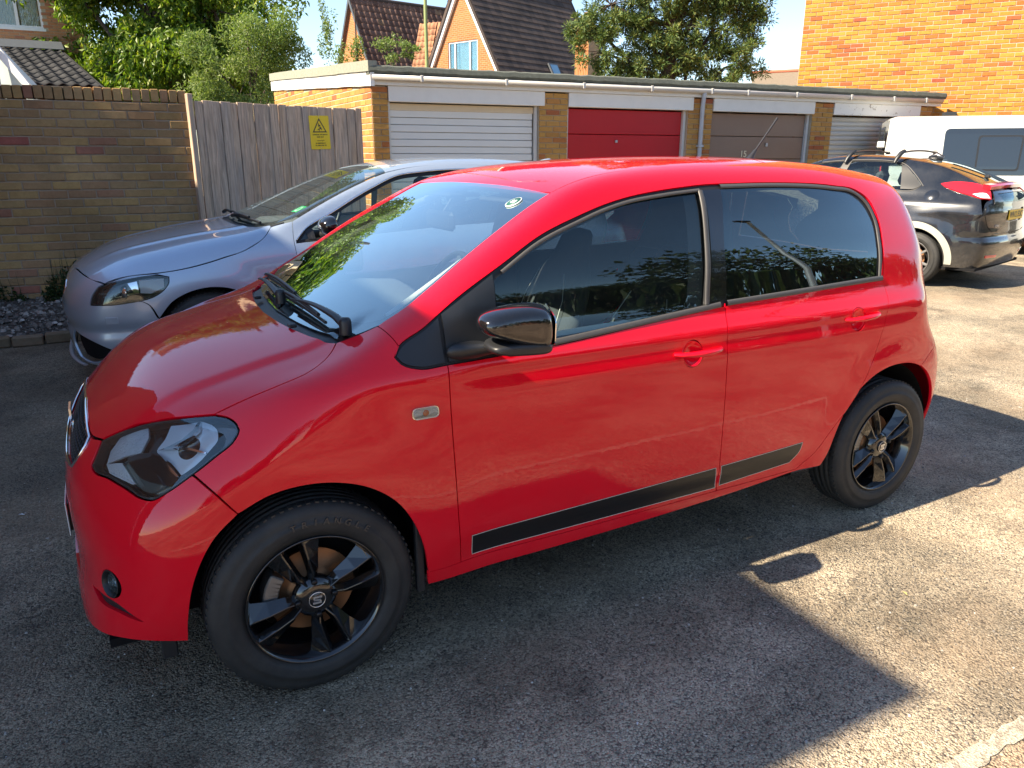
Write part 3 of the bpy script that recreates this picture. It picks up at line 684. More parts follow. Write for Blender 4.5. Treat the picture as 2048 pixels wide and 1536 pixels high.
tag(stones('loose_grit', 9000, (-1.6, 4.8, -2.2, 1.2), lambda x, y: 0., .0014, .0066, M['stone'], 2), 'small loose grit lying on the tarmac', 'grit', kind='stuff')

# ------------------------------------------------------------------ garages
M['white_paint'] = mat('white_fascia_paint', (.72, .71, .66), .6, var=.10, vscale=5, bump=.2, bscale=30, bdist=.004)
def flaky():
    b = NB('flaking_white_paint'); vec = b.coord('Object'); ns = b.noise(vec, 9., 7, .75); c = b.mix((b.ramp(ns, (.60, 0), (.64, 1)), 0), (.78, .76, .70), (.36, .31, .25))
    return b.surf(b.bsdf(c, .7, 0, .3, b.bump(ns, .8, .01)))
M['flaky'] = flaky()
M['felt'] = mat('roofing_felt', (.105, .115, .095), .95, var=.4, vscale=14, bump=.8, bscale=120, bdist=.006)
M['felt_pale'] = mat('weathered_felt', (.26, .265, .21), .95, var=.35, vscale=25, bump=.8, bscale=90, bdist=.006)
M['gutter'] = mat('plastic_gutter', (.52, .50, .46), .4, var=.15, vscale=6)
M['pipe'] = mat('plastic_pipe', (.42, .46, .50), .35, var=.08)
M['door_white'] = mat('garage_door_cream', (.66, .67, .64), .45, var=.05, vscale=4)
M['door_red'] = mat('garage_door_red', (.42, .006, .012), .35, var=.12, vscale=5, bump=.08, bscale=3, bdist=.01)
M['door_brown'] = mat('garage_door_brown', (.23, .15, .105), .45, var=.10, vscale=4)
M['door_grey'] = mat('garage_door_grey', (.52, .50, .46), .5, var=.08, vscale=5)
M['metal_frame'] = mat('door_frame_paint', (.60, .60, .57), .5)
GH = 2.45; PIT = 2.535; W_P = .44
garage = empty('garage_block', P0, 0, 'long flat roofed brick garage row with white lintels and felt roof edge', 'garage block')
def Lp(s, d, z): return Gd*s+Nd*d+Vector((0, 0, z))      # relative to P0
def gbox(name, s0, s1, d0, d1, z0, z1, m, parent, bev=0.):
    mb = MB(); mb.box(s0, s1, d0, d1, z0, z1, None, bev); q = Matrix.Rotation(A_, 4, 'Z'); mb.v = [tuple(q @ Vector(v)) for v in mb.v]; return mb.build(name, m, parent)
piers = [(-.10, .12), (2.30, 2.76), (4.86, 5.32), (7.38, 7.84), (9.88, 10.24)]
for i, (a, b_) in enumerate(piers):
    pr = empty('pier', (0, 0, 0)); pr.parent = garage
    gbox('pier_core', a+.004, b_-.004, .006, .35, 0, 2.32, M['mortar'], pr)
    L_ = b_-a; nc = 31; r_ = random.Random(20+i)
    for c in range(nc):
        z = c*.075; cuts = [0, .11, L_] if (c % 2 and L_ < .3) else ([0, L_] if L_ < .3 else ([0, .22, L_] if c % 2 == 0 else [0, .11, .33, L_]))
        for u0, u1 in zip(cuts[:-1], cuts[1:]):
            if z > 1.0 or c % 1 == 0:
                me = brick_mesh(round(u1-u0-.010, 3), .064, M['brick_yellow'], k=(c+i) % 4)
                o = link('brick', me, None, pr); o.location = Lp(a+u0+.005, -.006+r_.uniform(-.002, .002), z+.005); o.rotation_euler = (0, r_.uniform(-.004, .004), A_)
# end wall facing left, running back to the far corner; the roof rises towards the back
E0 = P0+Gd*(-.10); E1 = Vector((E0.x+.04, E0.y+5.8, 0)); ed = (E1-E0).normalized(); el = (E1-E0).length
endw = empty('end_wall', (0, 0, 0)); endw.parent = garage
def brick_end():
    r_ = random.Random(50); en = Vector((-ed.y, ed.x, 0)); 
    if en.x > 0: en = -en
    cells = []
    for c in range(0, 41):
        z = c*.075; u = -(.1125 if c % 2 else 0)
        while u < el-.03:
            a = max(0, u); e = min(el, u+.225); top = 2.32+.057*((a+e)/2)
            if z+.06 < top+.02 and e-a > .04: cells.append((a, e, z))
            u += .225
    cells.sort(key=lambda c: (0 if c[2] > 1.8 or c[0] < .3 else 1, c[0]))
    rest = MB(); rot = math.atan2(-ed.y, -ed.x)
    for i, (a, e, z) in enumerate(cells):
        L = round((e-a-.010)/.0125)*.0125+.0025; L = min(L, e-a-.006)
        o_ = E0+ed*(a+.005+L)+Vector((0, 0, z+.005))+en*(.006+r_.uniform(-.002, .002))-P0
        me = brick_mesh(L, .064, M['brick_yellow'], k=i % 4)
        if i < 300: ob = link('brick', me, None, endw); ob.location = o_; ob.rotation_euler = (0, 0, rot)
        else:
            mw_ = Matrix.Translation(o_) @ Matrix.Rotation(rot, 4, 'Z'); rest.add([mw_ @ v.co for v in me.vertices], [tuple(p.vertices) for p in me.polygons])
    o = rest.build('brick_courses', M['brick_yellow'], endw); o['kind'] = 'stuff'
    mb = MB(); q = lambda u, d, z: E0+ed*u-en*d+Vector((0, 0, z))-P0
    vs = [q(0, 0, 0), q(el, 0, 0), q(el, .2, 0), q(0, .2, 0), q(0, 0, 2.33), q(el, 0, 2.33+.057*el), q(el, .2, 2.33+.057*el), q(0, .2, 2.33)]
    mb.add(vs, [(0, 3, 2, 1), (4, 5, 6, 7), (0, 1, 5, 4), (1, 2, 6, 5), (2, 3, 7, 6), (3, 0, 4, 7)]); mb.build('mortar', M['mortar'], endw)
    # barge: white flaking board and felt kerb, rising to the back
    def rake(name, d0, d1, z0, z1, m, u0=-.10, u1=el+.05):
        mb = MB(); n = 24; vs = []
        for k in range(n+1):
            u = u0+(u1-u0)*k/n; w = r_.uniform(-.004, .004)
            for d, z in ((d0, z0), (d1, z0), (d1, z1), (d0, z1)): vs.append(q(u, -d, z+.057*u+w))
        fs = [(4*k+j, 4*k+(j+1) % 4, 4*k+4+(j+1) % 4, 4*k+4+j) for k in range(n) for j in range(4)]+[(0, 1, 2, 3), tuple(4*n+j for j in range(4))]
        mb.add(vs, fs); return mb.build(name, m, garage)
    rake('barge_board', -.02, .035, 2.325, 2.495, M['flaky']); rake('felt_kerb', -.06, .055, 2.497, 2.625, M['felt_pale'])
brick_end()
bk = MB(); z_ = 2.50
vs = [Lp(-.1, -.05, z_), Lp(10.4, -.05, z_), Lp(10.4, 5.6, z_+.32), Lp(-.1-.4, 5.75, z_+.32), Lp(-.1, -.05, z_-.06), Lp(10.4, -.05, z_-.06), Lp(10.4, 5.6, z_+.26), Lp(-.5, 5.75, z_+.26)]
bk.add(vs, [(0, 1, 2, 3), (7, 6, 5, 4), (0, 4, 5, 1), (1, 5, 6, 2), (2, 6, 7, 3), (3, 7, 4, 0)]); bk.build('roof_deck', M['felt'], garage)
gbox('rear_wall', 0, 10.3, 5.4, 5.6, 0, 2.72, M['mortar'], garage); gbox('far_end_wall', 10.1, 10.24, .35, 5.5, 0, 2.6, M['mortar'], garage)
# lintels per bay, continuous fascia, felt edge, gutter
bays = [(.12, 2.30), (2.76, 4.86), (5.32, 7.38), (7.84, 9.88)]
for i, (a, b_) in enumerate(bays):
    gbox('lintel', a-.0+.003, b_+(.08 if i < 2 else .03), -.022, .10, 2.145, 2.335, M['white_paint'] if i < 3 else M['flaky'], garage, .004)
    gbox('jamb', a+.002, a+.035, .055, .11, 0, 2.143, M['metal_frame'], garage); gbox('jamb', b_-.045, b_-.002, .055, .11, 0, 2.143, M['metal_frame'], garage)
gbox('fascia', -.12, 10.38, -.045, .02, 2.337, 2.455, M['white_paint'], garage, .004)
fe = MB(); n = 120; vs = []; r_ = random.Random(8)
for k in range(n+1):
    s = -.14+10.56*k/n; w = r_.uniform(-.006, .006)
    for d, z in ((-.09, 2.462), (-.115, 2.50), (-.10, 2.556), (-.06, 2.572), (.06, 2.572), (.06, 2.46)): vs.append(Lp(s, d+w*.4, z+w))
fe.add(vs, [(6*k+j, 6*k+(j+1) % 6, 6*k+6+(j+1) % 6, 6*k+6+j) for k in range(n) for j in range(6)]+[(0, 1, 2, 3, 4, 5), tuple(6*n+j for j in range(6))], True)
fe.build('felt_edge', M['felt'], garage, angle=40)
gu = MB(); prof = [(-.105, 2.462), (-.125, 2.448), (-.128, 2.425), (-.115, 2.40), (-.09, 2.388), (-.065, 2.395), (-.05, 2.42), (-.05, 2.45)]
vs = []; k_ = len(prof)
for s in (-.10, 10.34):
    for d, z in prof: vs.append(Lp(s, d, z-.0))
gu.add(vs, [(j, j+1, k_+j+1, k_+j) for j in range(k_-1)]+[tuple(range(k_)), tuple(range(k_, 2*k_))], True); gu.build('gutter', M['gutter'], garage)
for s in (.55, 1.75, 2.95, 4.1, 5.2, 5.9, 6.9, 8.1, 9.1, 9.9):
    gbox('gutter_bracket', s-.02, s+.02, -.134, -.048, 2.383, 2.466, M['gutter'], garage, .006)
dpp = MB().tube([Lp(5.08, -.085, 2.42), Lp(5.08, -.07, 2.30), Lp(5.09, -.045, 2.2), Lp(5.09, -.045, 0.05)], .034, 12); dpp.build('downpipe', M['pipe'], garage)
for z in (1.62, .6): gbox('pipe_clip', 5.045, 5.135, -.085, .0, z-.015, z+.015, M['pipe'], garage, .004)
def gdoor(a, b_, m, label, kind):
    org = P0+Gd*a+Nd*.10; t = empty('garage_door', org, 0, label, 'garage door', 'doors of the garage row'); w = b_-a-.05; mb = None
    q = Matrix.Rotation(A_, 4, 'Z')
    def bx(name, *ar, bev=.0, m_=None):
        mb = MB().box(*ar, None, bev); mb.v = [tuple(q @ Vector(v)) for v in mb.v]; return mb.build(name, m_ or m, t)
    if kind == 'ribs':            # narrow pressed ribs
        bx('header_rail', .03, w, -.012, .02, 2.045, 2.13, bev=.004, m_=M['timber'] if False else mat_cream)
        n = 22; h = 2.03/n
        for i in range(n): bx('panel_slat', .04, w-.01, -.004 if i % 2 else .004, .02, .02+i*h+.003, .02+(i+1)*h-.003, bev=.004)
    elif kind == 'wide':
        n = 6; h = 2.11/n
        for i in range(n):
            bx('door_panel', .04, w, .0, .02, .02+i*h+.004, .02+(i+1)*h-.004, bev=.006)
    elif kind == 'roller':
        n = 27; h = 2.10/n; mb = None
        for i in range(n):
            s_ = MB(); pr = [(.03, 0), (.012, h*.15), (.002, h*.5), (.012, h*.85), (.03, h)]
            vs = [(x, d, .02+i*h+z) for x in (.04, w) for d, z in pr]; s_.add(vs, [(j, j+1, 5+j+1, 5+j) for j in range(4)], True); s_.v = [tuple(q @ Vector(v)) for v in s_.v]; s_.build('roller_slat', m, t)
    return t, bx
mat_cream = mat('cream_timber', (.62, .52, .36), .6, var=.1)
gdoor(.12, 2.30, M['door_white'], 'cream ribbed metal garage door, first in the row behind the silver blue car', 'ribs')
t, bx = gdoor(2.76, 4.86, M['door_red'], 'bright red garage door between two brick piers', 'wide')
bx('door_handle', .86, .90, -.03, .0, 1.66, 1.70, bev=.006, m_=M['galv'])
t, bx = gdoor(5.32, 7.38, M['door_brown'], 'brown garage door with wide panels, right of the grey downpipe', 'wide')
bx('door_handle', 1.20, 1.235, -.035, .0, 1.62, 1.68, bev=.006, m_=M['galv'])
M['number'] = mat('number_plastic', (.72, .62, .42), .5)
text('door_number', '15', .14, M['number'], t, q_ := Matrix.Rotation(A_, 4, 'Z') @ Matrix.Translation((.76, -.006, 1.50)) @ Matrix.Rotation(math.pi/2, 4, 'X'), .002, True)
gdoor(7.84, 9.88, M['door_grey'], 'grey roller garage door at the far end of the row behind the black car', 'roller')

# ------------------------------------------------------------------ tall golden brick building at right
B0 = Vector((12.30, 8.74, 0)); Bd = Vector((.538, -.843, 0)).normalized(); Bn = Vector((-.843, -.538, 0)).normalized()
bl = empty('brick_building', B0, 0, 'tall windowless golden brick side wall rising behind the white van at right', 'building')
brickwork(bl, B0, Bd, Bn, 5.4, 7.8, M['brick_gold'], M['mortar'], 300, seed=12, depth=.3)
mb = MB(); 
vs = [Vector(v) for v in ((0, 0, 0),)]
q4 = [Vector((0, 0, 0))-Bn*.30, Bd*5.4-Bn*.30, Bd*5.4-Bn*8, -Bn*8]
mb.add([p for p in q4]+[p+Vector((0, 0, 7.8)) for p in q4], [(0, 3, 2, 1), (4, 5, 6, 7), (0, 1, 5, 4), (1, 2, 6, 5), (2, 3, 7, 6), (3, 0, 4, 7)]); mb.build('main_block', M['brick_gold'], bl)
# ------------------------------------------------------------------ materials shared by the vehicles
M['red'] = paint('red_paint', (.70, .0006, .014), rough=.6, dust=.008, spec=.04, film=.05)
M['black_gloss'] = paint('black_gloss', (.005, .005, .006), rough=.15, dust=.02, film=0.)
M['trim'] = mat('black_trim', (.018, .019, .021), .42, spec=.5, var=.15, vscale=30, bump=.15, bscale=900, bdist=.0004)
M['seal'] = mat('rubber_seal', (.014, .014, .015), .55, spec=.4, var=.2, vscale=40)
M['seal_lit'] = mat('lit_seal', (.07, .066, .062), .45, spec=.45, var=.15, vscale=40)  # paler copy of the rubber seal, the light on it put into the colour
M['dark'] = mat('underbody', (.012, .012, .013), .9, spec=.1, var=.3, vscale=12)
M['interior'] = mat('interior_dark', (.055, .058, .062), .75, spec=.25, var=.15, vscale=20)
M['dash'] = mat('dashboard', (.13, .14, .15), .7, spec=.3, var=.1, vscale=30)
M['cloth'] = mat('seat_cloth', (.060, .064, .070), .95, spec=.1, var=.3, vscale=160, bump=.3, bscale=900, bdist=.001)
M['trim_grey'] = mat('door_trim_grey', (.66, .65, .60), .7, spec=.3, var=.06, vscale=20)
M['liner'] = mat('roof_liner', (.42, .42, .40), .9, spec=.1)
M['chrome'] = mat('chrome', (.82, .83, .85), .06, 1.0, var=.05)
M['chrome_rough'] = mat('reflector', (.75, .77, .80), .16, 1.0, var=.1, bump=.5, bscale=70, bdist=.004)
M['alu'] = mat('cast_metal', (.30, .30, .30), .5, .9, var=.2, vscale=30)
M['rust'] = mat('rusty_disc', (.30, .15, .07), .55, .6, var=.35, vscale=9)
M['ws'] = glass('windscreen_glass', (.82, .93, .94), dirt=.03, refl=2.8)
M['side_glass'] = glass('side_glass', (.84, .95, .93), dirt=.012, refl=1.35)
M['tint'] = glass('privacy_glass', (.20, .24, .25), dirt=.015, refl=2.6)
M['lens'] = glass('clear_lens', (.93, .95, .96), dirt=.03)
M['white_plate'] = mat('plate_white', (.75, .75, .72), .45)
M['yellow_plate'] = mat('plate_yellow', (.85, .55, .02), .4)
M['orange'] = mat('amber_bulb', (.75, .16, .03), .25, coat=.6)
M['bolt'] = mat('wheel_bolt', (.02, .02, .022), .35, .6)
M['silver_print'] = mat('silver_badge', (.72, .72, .73), .25, .9)
M['belt'] = mat('seat_belt', (.02, .02, .022), .6)
def tyre_mat():
    b = NB('tyre_rubber'); vec = b.coord('Object')
    ns = b.noise(vec, 7., 6, .7); fine = b.noise(vec, 160., 3, .6)
    col = b.mix((b.ramp(ns, (.35, 0), (.8, 1)), 0), (.020, .021, .022), (.050, .047, .042))
    return b.surf(b.bsdf(col, .62, 0, .35, b.bump(fine, .25, .0015)))
M['tyre'] = tyre_mat()

# ------------------------------------------------------------------ wheels
def tyre_profile(R=.290, rb=.190, hw=.0875):
    o = [(rb, -hw*.80), (rb+.004, -hw*.86), (rb+.010, -hw*.87), (rb+.014, -hw*.93), (rb+.030, -hw*.985), (R*.80, -hw), (R*.83, -hw*1.004), (R*.833, -hw*.985), (R*.89, -hw*.97), (R*.93, -hw*.93),
         (R*.962, -hw*.85), (R*.985, -hw*.73), (R*.993, -hw*.62)]
    g = []
    for y in (-.45, -.15, .15, .45):
        g += [(R*.999, (y-.05)*hw), (R*.999-.007, (y-.04)*hw), (R*.999-.007, (y+.04)*hw), (R*.999, (y+.05)*hw)]
    return o+g+[(r, -h) for r, h in reversed(o)]
def make_wheel(name, parent, loc, spin=0., R=.290, rim_r=.190, text_on=None, style='blade', steer=0., side=1, rim_m='black_gloss', hw=.0875):
    """outer face towards -y; origin at the hub, in the wheel's middle plane"""
    w = empty(name, loc, steer + (0 if side == 1 else math.pi)); w.parent = parent
    ty = MB().lathe(tyre_profile(R, rim_r, hw), 96).build('tyre', M['tyre'], w)
    sb = MB()
    for i in range(76):                     # shoulder blocks
        a = 2*math.pi*i/76
        for sg in (-1, 1):
            Rm = Matrix.Rotation(-a, 4, 'Y') @ Matrix.Translation((0, 0, 0))
            sb.box(-.0052, .0052, sg*hw*.60-.012, sg*hw*.60+.012, R*.985, R*1.0005, Rm)
    o = sb.build('tread_blocks', M['tyre'], w); o['kind'] = 'stuff'
    k = rim_r/.190; h = -hw*.80
    rim = MB().lathe([(.190*k, h-.004), (.1935*k, h-.007), (.1945*k, h-.012), (.192*k, h-.0135), (.188*k, h-.010), (.184*k, h-.002), (.180*k, h+.006), (.176*k, h+.020), (.165*k, h+.045), (.160*k, h+.075), (.158*k, h+.12)], 96)
    rim.build('rim', M[rim_m], w)
    MB().lathe([(.158*k, h+.12), (.06*k, h+.125), (.0, h+.125)], 32).build('barrel_back', M['dark'], w)
    MB().lathe([(.125*k, h+.062), (.125*k, h+.072), (.0, h+.072)], 48).build('brake_disc', M['rust'], w).rotation_euler = (0, 0, 0)
    MB().lathe([(.125*k, h+.0615), (.070*k, h+.0615), (.068*k, h+.045), (.0, h+.045)], 48).build('disc_face', M['rust'], w)
    cal = MB()
    for a in range(146, 190, 6):
        q = Matrix.Rotation(-rad(a), 4, 'Y'); cal.box(.098*k, .140*k, h+.028, h+.085, -.011, .011, q, .004)
    cal.build('brake_caliper', M['alu'], w)
    # blades
    if style == 'blade':
        spk = MB()
        cent = [108+spin+90*i for i in range(4)]
        for c in cent:
            for s, wd in ((-1, 1.), (1, 1.)):
                a0 = rad(c+s*17); a1 = rad(c+s*11.5-0)
                def pt(r, a, off, y):
                    return (r*math.cos(a)-off*math.sin(a), y, r*math.sin(a)+off*math.cos(a))
                ridge = [(.040, a0, -s*.006, h+.004), (.080, (a0*.6+a1*.4), 0, h-.004), (.130, a1, 0, h-.007), (.176, a1-s*.02, 0, h-.004), (.186, a1-s*.03, 0, h-.004)]
                w_out = [.016, .021, .034, .050, .060]; w_in = [.012, .013, .013, .014, .016]
                vs = []
                for (r, a, of, y), wo, wi in zip(ridge, w_out, w_in):
                    r *= k
                    vs += [pt(r, a, of+s*.002, y), pt(r, a, of-s*.002, y), pt(r, a, of-s*wi, y+.020), pt(r, a, of-s*wi*.8, y+.034), pt(r, a, of+s*wo*.8, y+.036), pt(r, a, of+s*wo, y+.026)]
                fs = []
                for i in range(len(ridge)-1):
                    for j in range(6):
                        a_, b_ = i*6+j, i*6+(j+1) % 6; fs.append((a_, b_, b_+6, a_+6))
                fs += [tuple(range(6)), tuple(range(24, 30))]
                spk.add(vs, fs)
        # each blade its own part
        n = len(spk.v)//8
        for i in range(8):
            m_ = MB(); fper = 4*6+2
            m_.add(spk.v[i*n:(i+1)*n], [tuple(x-i*n for x in f) for f in spk.f[i*fper:(i+1)*fper]])
            o = m_.build('spoke', M[rim_m], w)
            b = o.modifiers.new('bevel', 'BEVEL'); b.width = .0012; b.segments = 2; b.limit_method = 'ANGLE'
    else:
        for i in range(7):
            m_ = MB(); a = 2*math.pi*i/7+.3; q = Matrix.Rotation(a, 4, 'Y')
            m_.box(.04*k, .184*k, h-.004, h+.03, -.013, .013, q, .004); m_.build('spoke', M[rim_m], w)
    # hub with bolts and cap
    MB().lathe([(.062*k, h+.03), (.058*k, h+.008), (.040*k, h+.000), (.030*k, h-.002), (.0, h-.002)], 40).build('hub', M[rim_m], w)
    for i in range(4):
        a = rad(93+spin+90*i); r = .052*k
        MB().lathe([(.0, h-.006), (.007, h-.006), (.0085, h-.003), (.0085, h+.006)], 12, c=(r*math.cos(a), 0, r*math.sin(a))).build('wheel_bolt', M['bolt'], w)
    cap = MB().lathe([(.0, h-.0085), (.0235, h-.0085), (.0245, h-.007), (.0245, h)], 40).build('centre_cap', M['black_gloss'], w)
    if style == 'blade':
        MB().lathe([(.0215, h-.0087), (.0225, h-.0095), (.0238, h-.0087)], 48).build('cap_ring', M['silver_print'], w)
        # slashed S emblem
        S_ = [((-.0105, .0110), (.0125, .0110), (.0125, .0050), (-.0060, .0062), (-.0060, .0035), (.0095, .0008), (.0095, -.0012), (-.0105, .0022)),
              ((.0105, -.0110), (-.0125, -.0110), (-.0125, -.0050), (.0060, -.0062), (.0060, -.0035), (-.0095, -.0008), (-.0095, .0012), (.0105, -.0022))]
        e_ = MB()
        for pl in S_: e_.prism([(u*1.05, v*1.05) for u, v in pl], 0, .0012, lambda u, v, d: (u, h-.0087-d, v))
        e_.build('emblem', M['silver_print'], w)
    if text_on:
        body, a0, da, sz, rr = text_on
        tm = mat('raised_lettering', (.034, .034, .035), .4, spec=.6) if 'raised_lettering' not in bpy.data.materials else bpy.data.materials['raised_lettering']
        letters = []
        for i, ch in enumerate(body):
            if ch == ' ': continue
            a = rad(a0-da*i)
            mw = Matrix.Translation((rr*math.cos(a), -hw*1.0-.0004, rr*math.sin(a))) @ Matrix.Rotation(math.pi/2-a, 4, 'Y') @ Matrix.Rotation(math.pi/2, 4, 'X')
            letters.append(text('letter', ch, sz, tm, w, mw, .0022, True))
    return w

# ------------------------------------------------------------------ the red hatchback
RS = make_red(); RK = Skin(RS)
RED = empty('parked_car', (0, 0, 0), 0, 'small glossy red five-door hatchback with black wheels and a black sill stripe, nearest the camera', 'car', 'cars parked in the yard')
D = {
'hoodcut': [(-.197,-.664,.827),(-.109,-.68,.863),(-.029,-.69,.89),(.041,-.683,.909),(.099,-.648,.927),(.139,-.606,.944),(.162,-.569,.956)],
'hoodfront': [(-.500,0,.742),(-.497,-.18,.732),(-.487,-.352,.714),(-.466,-.416,.723)],
'hoodlamp': [(-.466,-.416,.723),(-.405,-.489,.767),(-.356,-.528,.788),(-.309,-.568,.803),(-.251,-.62,.817),(-.197,-.664,.827)],
'hoodrear': [(.162,-.569,.956),(.133,-.502,.957),(.106,-.374,.955),(.083,-.204,.955),(.072,0,.955)],
'ws_near': [(.263,-.645,1.01),(.33,-.651,1.048),(.446,-.637,1.118),(.574,-.608,1.195),(.694,-.580,1.261),(.791,-.561,1.313),(.89,-.551,1.361)],
'ws_bot': [(.162,-.569,.956),(.216,-.604,.981),(.263,-.645,1.01)],
'fendA': [(.263,-.645,1.01),(.271,-.725,1.0),(.284,-.757,.975)],
'lampA': [(-.197,-.664,.827),(-.166,-.702,.824),(-.153,-.727,.813),(-.150,-.742,.801),(-.163,-.75,.781),(-.216,-.748,.741),(-.272,-.739,.701)],
'lampB': [(-.272,-.739,.701),(-.334,-.721,.659),(-.372,-.700,.637),(-.391,-.679,.637),(-.426,-.623,.651),(-.464,-.552,.659),(-.495,-.476,.657),(-.500,-.451,.664),(-.484,-.436,.695),(-.466,-.416,.723)],
'bumpcut': [(-.271,-.739,.703),(-.229,-.782,.658),(-.183,-.804,.598)],
'arch1': [(-.335,-.751,.241),(-.327,-.77,.329),(-.311,-.779,.403),(-.284,-.787,.473),(-.241,-.796,.544),(-.183,-.804,.598)],
'arch2': [(-.183,-.804,.598),(-.102,-.811,.634),(-.025,-.815,.645),(.066,-.82,.637),(.159,-.823,.603),(.228,-.824,.550),(.285,-.822,.461),(.315,-.817,.37),(.328,-.805,.285)],
'bumpbot': [(-.585,0,.205),(-.588,-.25,.207),(-.570,-.46,.222),(-.531,-.60,.250),(-.479,-.689,.262),(-.424,-.724,.257),(-.373,-.743,.248),(-.335,-.751,.241)],
'doorF': [(.412,-.79,.912),(.411,-.808,.813),(.414,-.814,.694),(.419,-.815,.569),(.426,-.812,.438),(.438,-.794,.292)],
'sillF': [(.328,-.805,.285),(.438,-.793,.288)],
'silltop': [(.438,-.793,.288),(.897,-.791,.287),(1.477,-.79,.290),(1.90,-.789,.289)],
'sillbot': [(.331,-.795,.239),(.763,-.787,.243),(1.404,-.789,.258),(2.023,-.8,.285)],
'Bcut': [(1.469,-.769,.985),(1.46,-.796,.901),(1.455,-.816,.727),(1.457,-.817,.542),(1.466,-.808,.383),(1.479,-.791,.290)],
'rdoor': [(2.333,-.746,1.003),(2.347,-.763,.942),(2.340,-.777,.901),(2.311,-.79,.829),(2.276,-.8,.743),(2.225,-.812,.650),(2.132,-.818,.529),(2.039,-.814,.428),(1.975,-.804,.351),(1.90,-.789,.289)],
'wintop': [(.266,-.771,.948),(.275,-.762,.965),(.364,-.751,1.020),(.455,-.738,1.079),(.623,-.721,1.172),(.766,-.698,1.246),(.913,-.681,1.297),(1.016,-.668,1.326),(1.124,-.656,1.348),(1.235,-.646,1.363),(1.353,-.636,1.373),(1.462,-.627,1.379),(1.55,-.624,1.381),(1.862,-.613,1.379),(2.15,-.607,1.364),(2.275,-.605,1.343),(2.337,-.622,1.306),(2.368,-.659,1.232),(2.358,-.702,1.134),(2.333,-.746,1.003)],
'winbotR': [(2.333,-.746,1.003),(1.836,-.765,.993),(1.469,-.769,.981)],
'winbotF': [(1.469,-.769,.981),(1.134,-.779,.955),(.776,-.789,.927),(.578,-.791,.918),(.412,-.792,.912)],
'winbotT': [(.412,-.792,.912),(.322,-.79,.912),(.280,-.782,.929),(.266,-.771,.948)],
'roofedge': [(.89,-.551,1.361),(1.0,-.540,1.39),(1.3,-.53,1.44),(1.8,-.525,1.45),(2.3,-.51,1.43),(2.62,-.49,1.395)],
'hatch': [(2.62,-.49,1.395),(2.70,-.53,1.30),(2.755,-.58,1.15),(2.80,-.62,1.0),(2.83,-.655,.85),(2.81,-.70,.72),(2.69,-.765,.666)],
'rb': [(2.69,-.765,.666),(2.602,-.788,.622)],
'arR': [(2.023,-.8,.285),(2.047,-.809,.338),(2.063,-.814,.394),(2.093,-.817,.477),(2.134,-.818,.543),(2.197,-.817,.598),(2.263,-.814,.632),(2.344,-.811,.653),(2.433,-.805,.657),(2.535,-.796,.643),(2.602,-.788,.622)],
'arR2': [(2.602,-.788,.622),(2.679,-.776,.574),(2.735,-.762,.510),(2.770,-.755,.430),(2.780,-.752,.340),(2.778,-.752,.25)],
}
def rv(k): return D[k][::-1]
# bonnet
half = path(D['hoodfront'], D['hoodlamp'], D['hoodcut'], D['hoodrear'])
full = np.vstack([half, mir(half)[::-1]])
def dedupe(P, d=.003):
    k = [P[0]]
    for p in P[1:]:
        if np.linalg.norm(p-k[-1]) > d: k.append(p)
    if np.linalg.norm(k[0]-k[-1]) < d: k.pop()
    return np.array(k)
panel(RK, 'bonnet', 'T', dedupe(full), M['red'], RED, step=.018)
panel(RK, 'front_wing', 'S', path(D['hoodcut'], D['ws_bot'], D['fendA'], [(.284,-.757,.975),(.266,-.771,.948)], D['winbotT'][::-1][0:], D['doorF'], rv('sillF'), rv('arch2'), rv('bumpcut'), rv('lampA')), M['red'], RED, step=.018, both=True)
# side frame: front pillar, roof rail, rear quarter and sill in one piece
panel(RK, 'side_frame', 'S', path(D['ws_near'], D['roofedge'], D['hatch'], D['rb'], rv('arR'), rv('sillbot'), [(.331,-.795,.239),(.328,-.805,.285)], D['sillF'], D['silltop'], rv('rdoor'), rv('wintop'), [(.266,-.771,.948),(.284,-.757,.975)], rv('fendA')), M['red'], RED, step=.018, gap=.0006, both=True)
halfr = path(D['roofedge'], [(2.62,-.49,1.395),(2.66,-.25,1.40),(2.67,0,1.40)])
panel(RK, 'roof', 'T', dedupe(np.vstack([halfr, mir(halfr)[::-1]])), M['red'], RED, step=.03, gap=.0006)
def discS(x, y, z, r, n=30):
    q = RK.to2('S', [(x, y, z)])[0]; a = np.linspace(0, 2*np.pi, n, endpoint=False); return RK.at('S', q+np.stack([np.cos(a)*r, np.sin(a)*r*.75/.86], 1))
BOWL = [(1.301, -.806, .838), (2.148, -.79, .868)]
fd = panel(RK, 'front_door', 'S', path(D['doorF'], D['silltop'][:3], rv('Bcut'), D['winbotF']), M['red'], RED, holes=(discS(*BOWL[0], .044),), step=.018, gap=.0018, both=True)
rd = panel(RK, 'rear_door', 'S', path(D['Bcut'], D['silltop'][2:], rv('rdoor'), D['winbotR']), M['red'], RED, holes=(discS(*BOWL[1], .044),), step=.018, both=True)
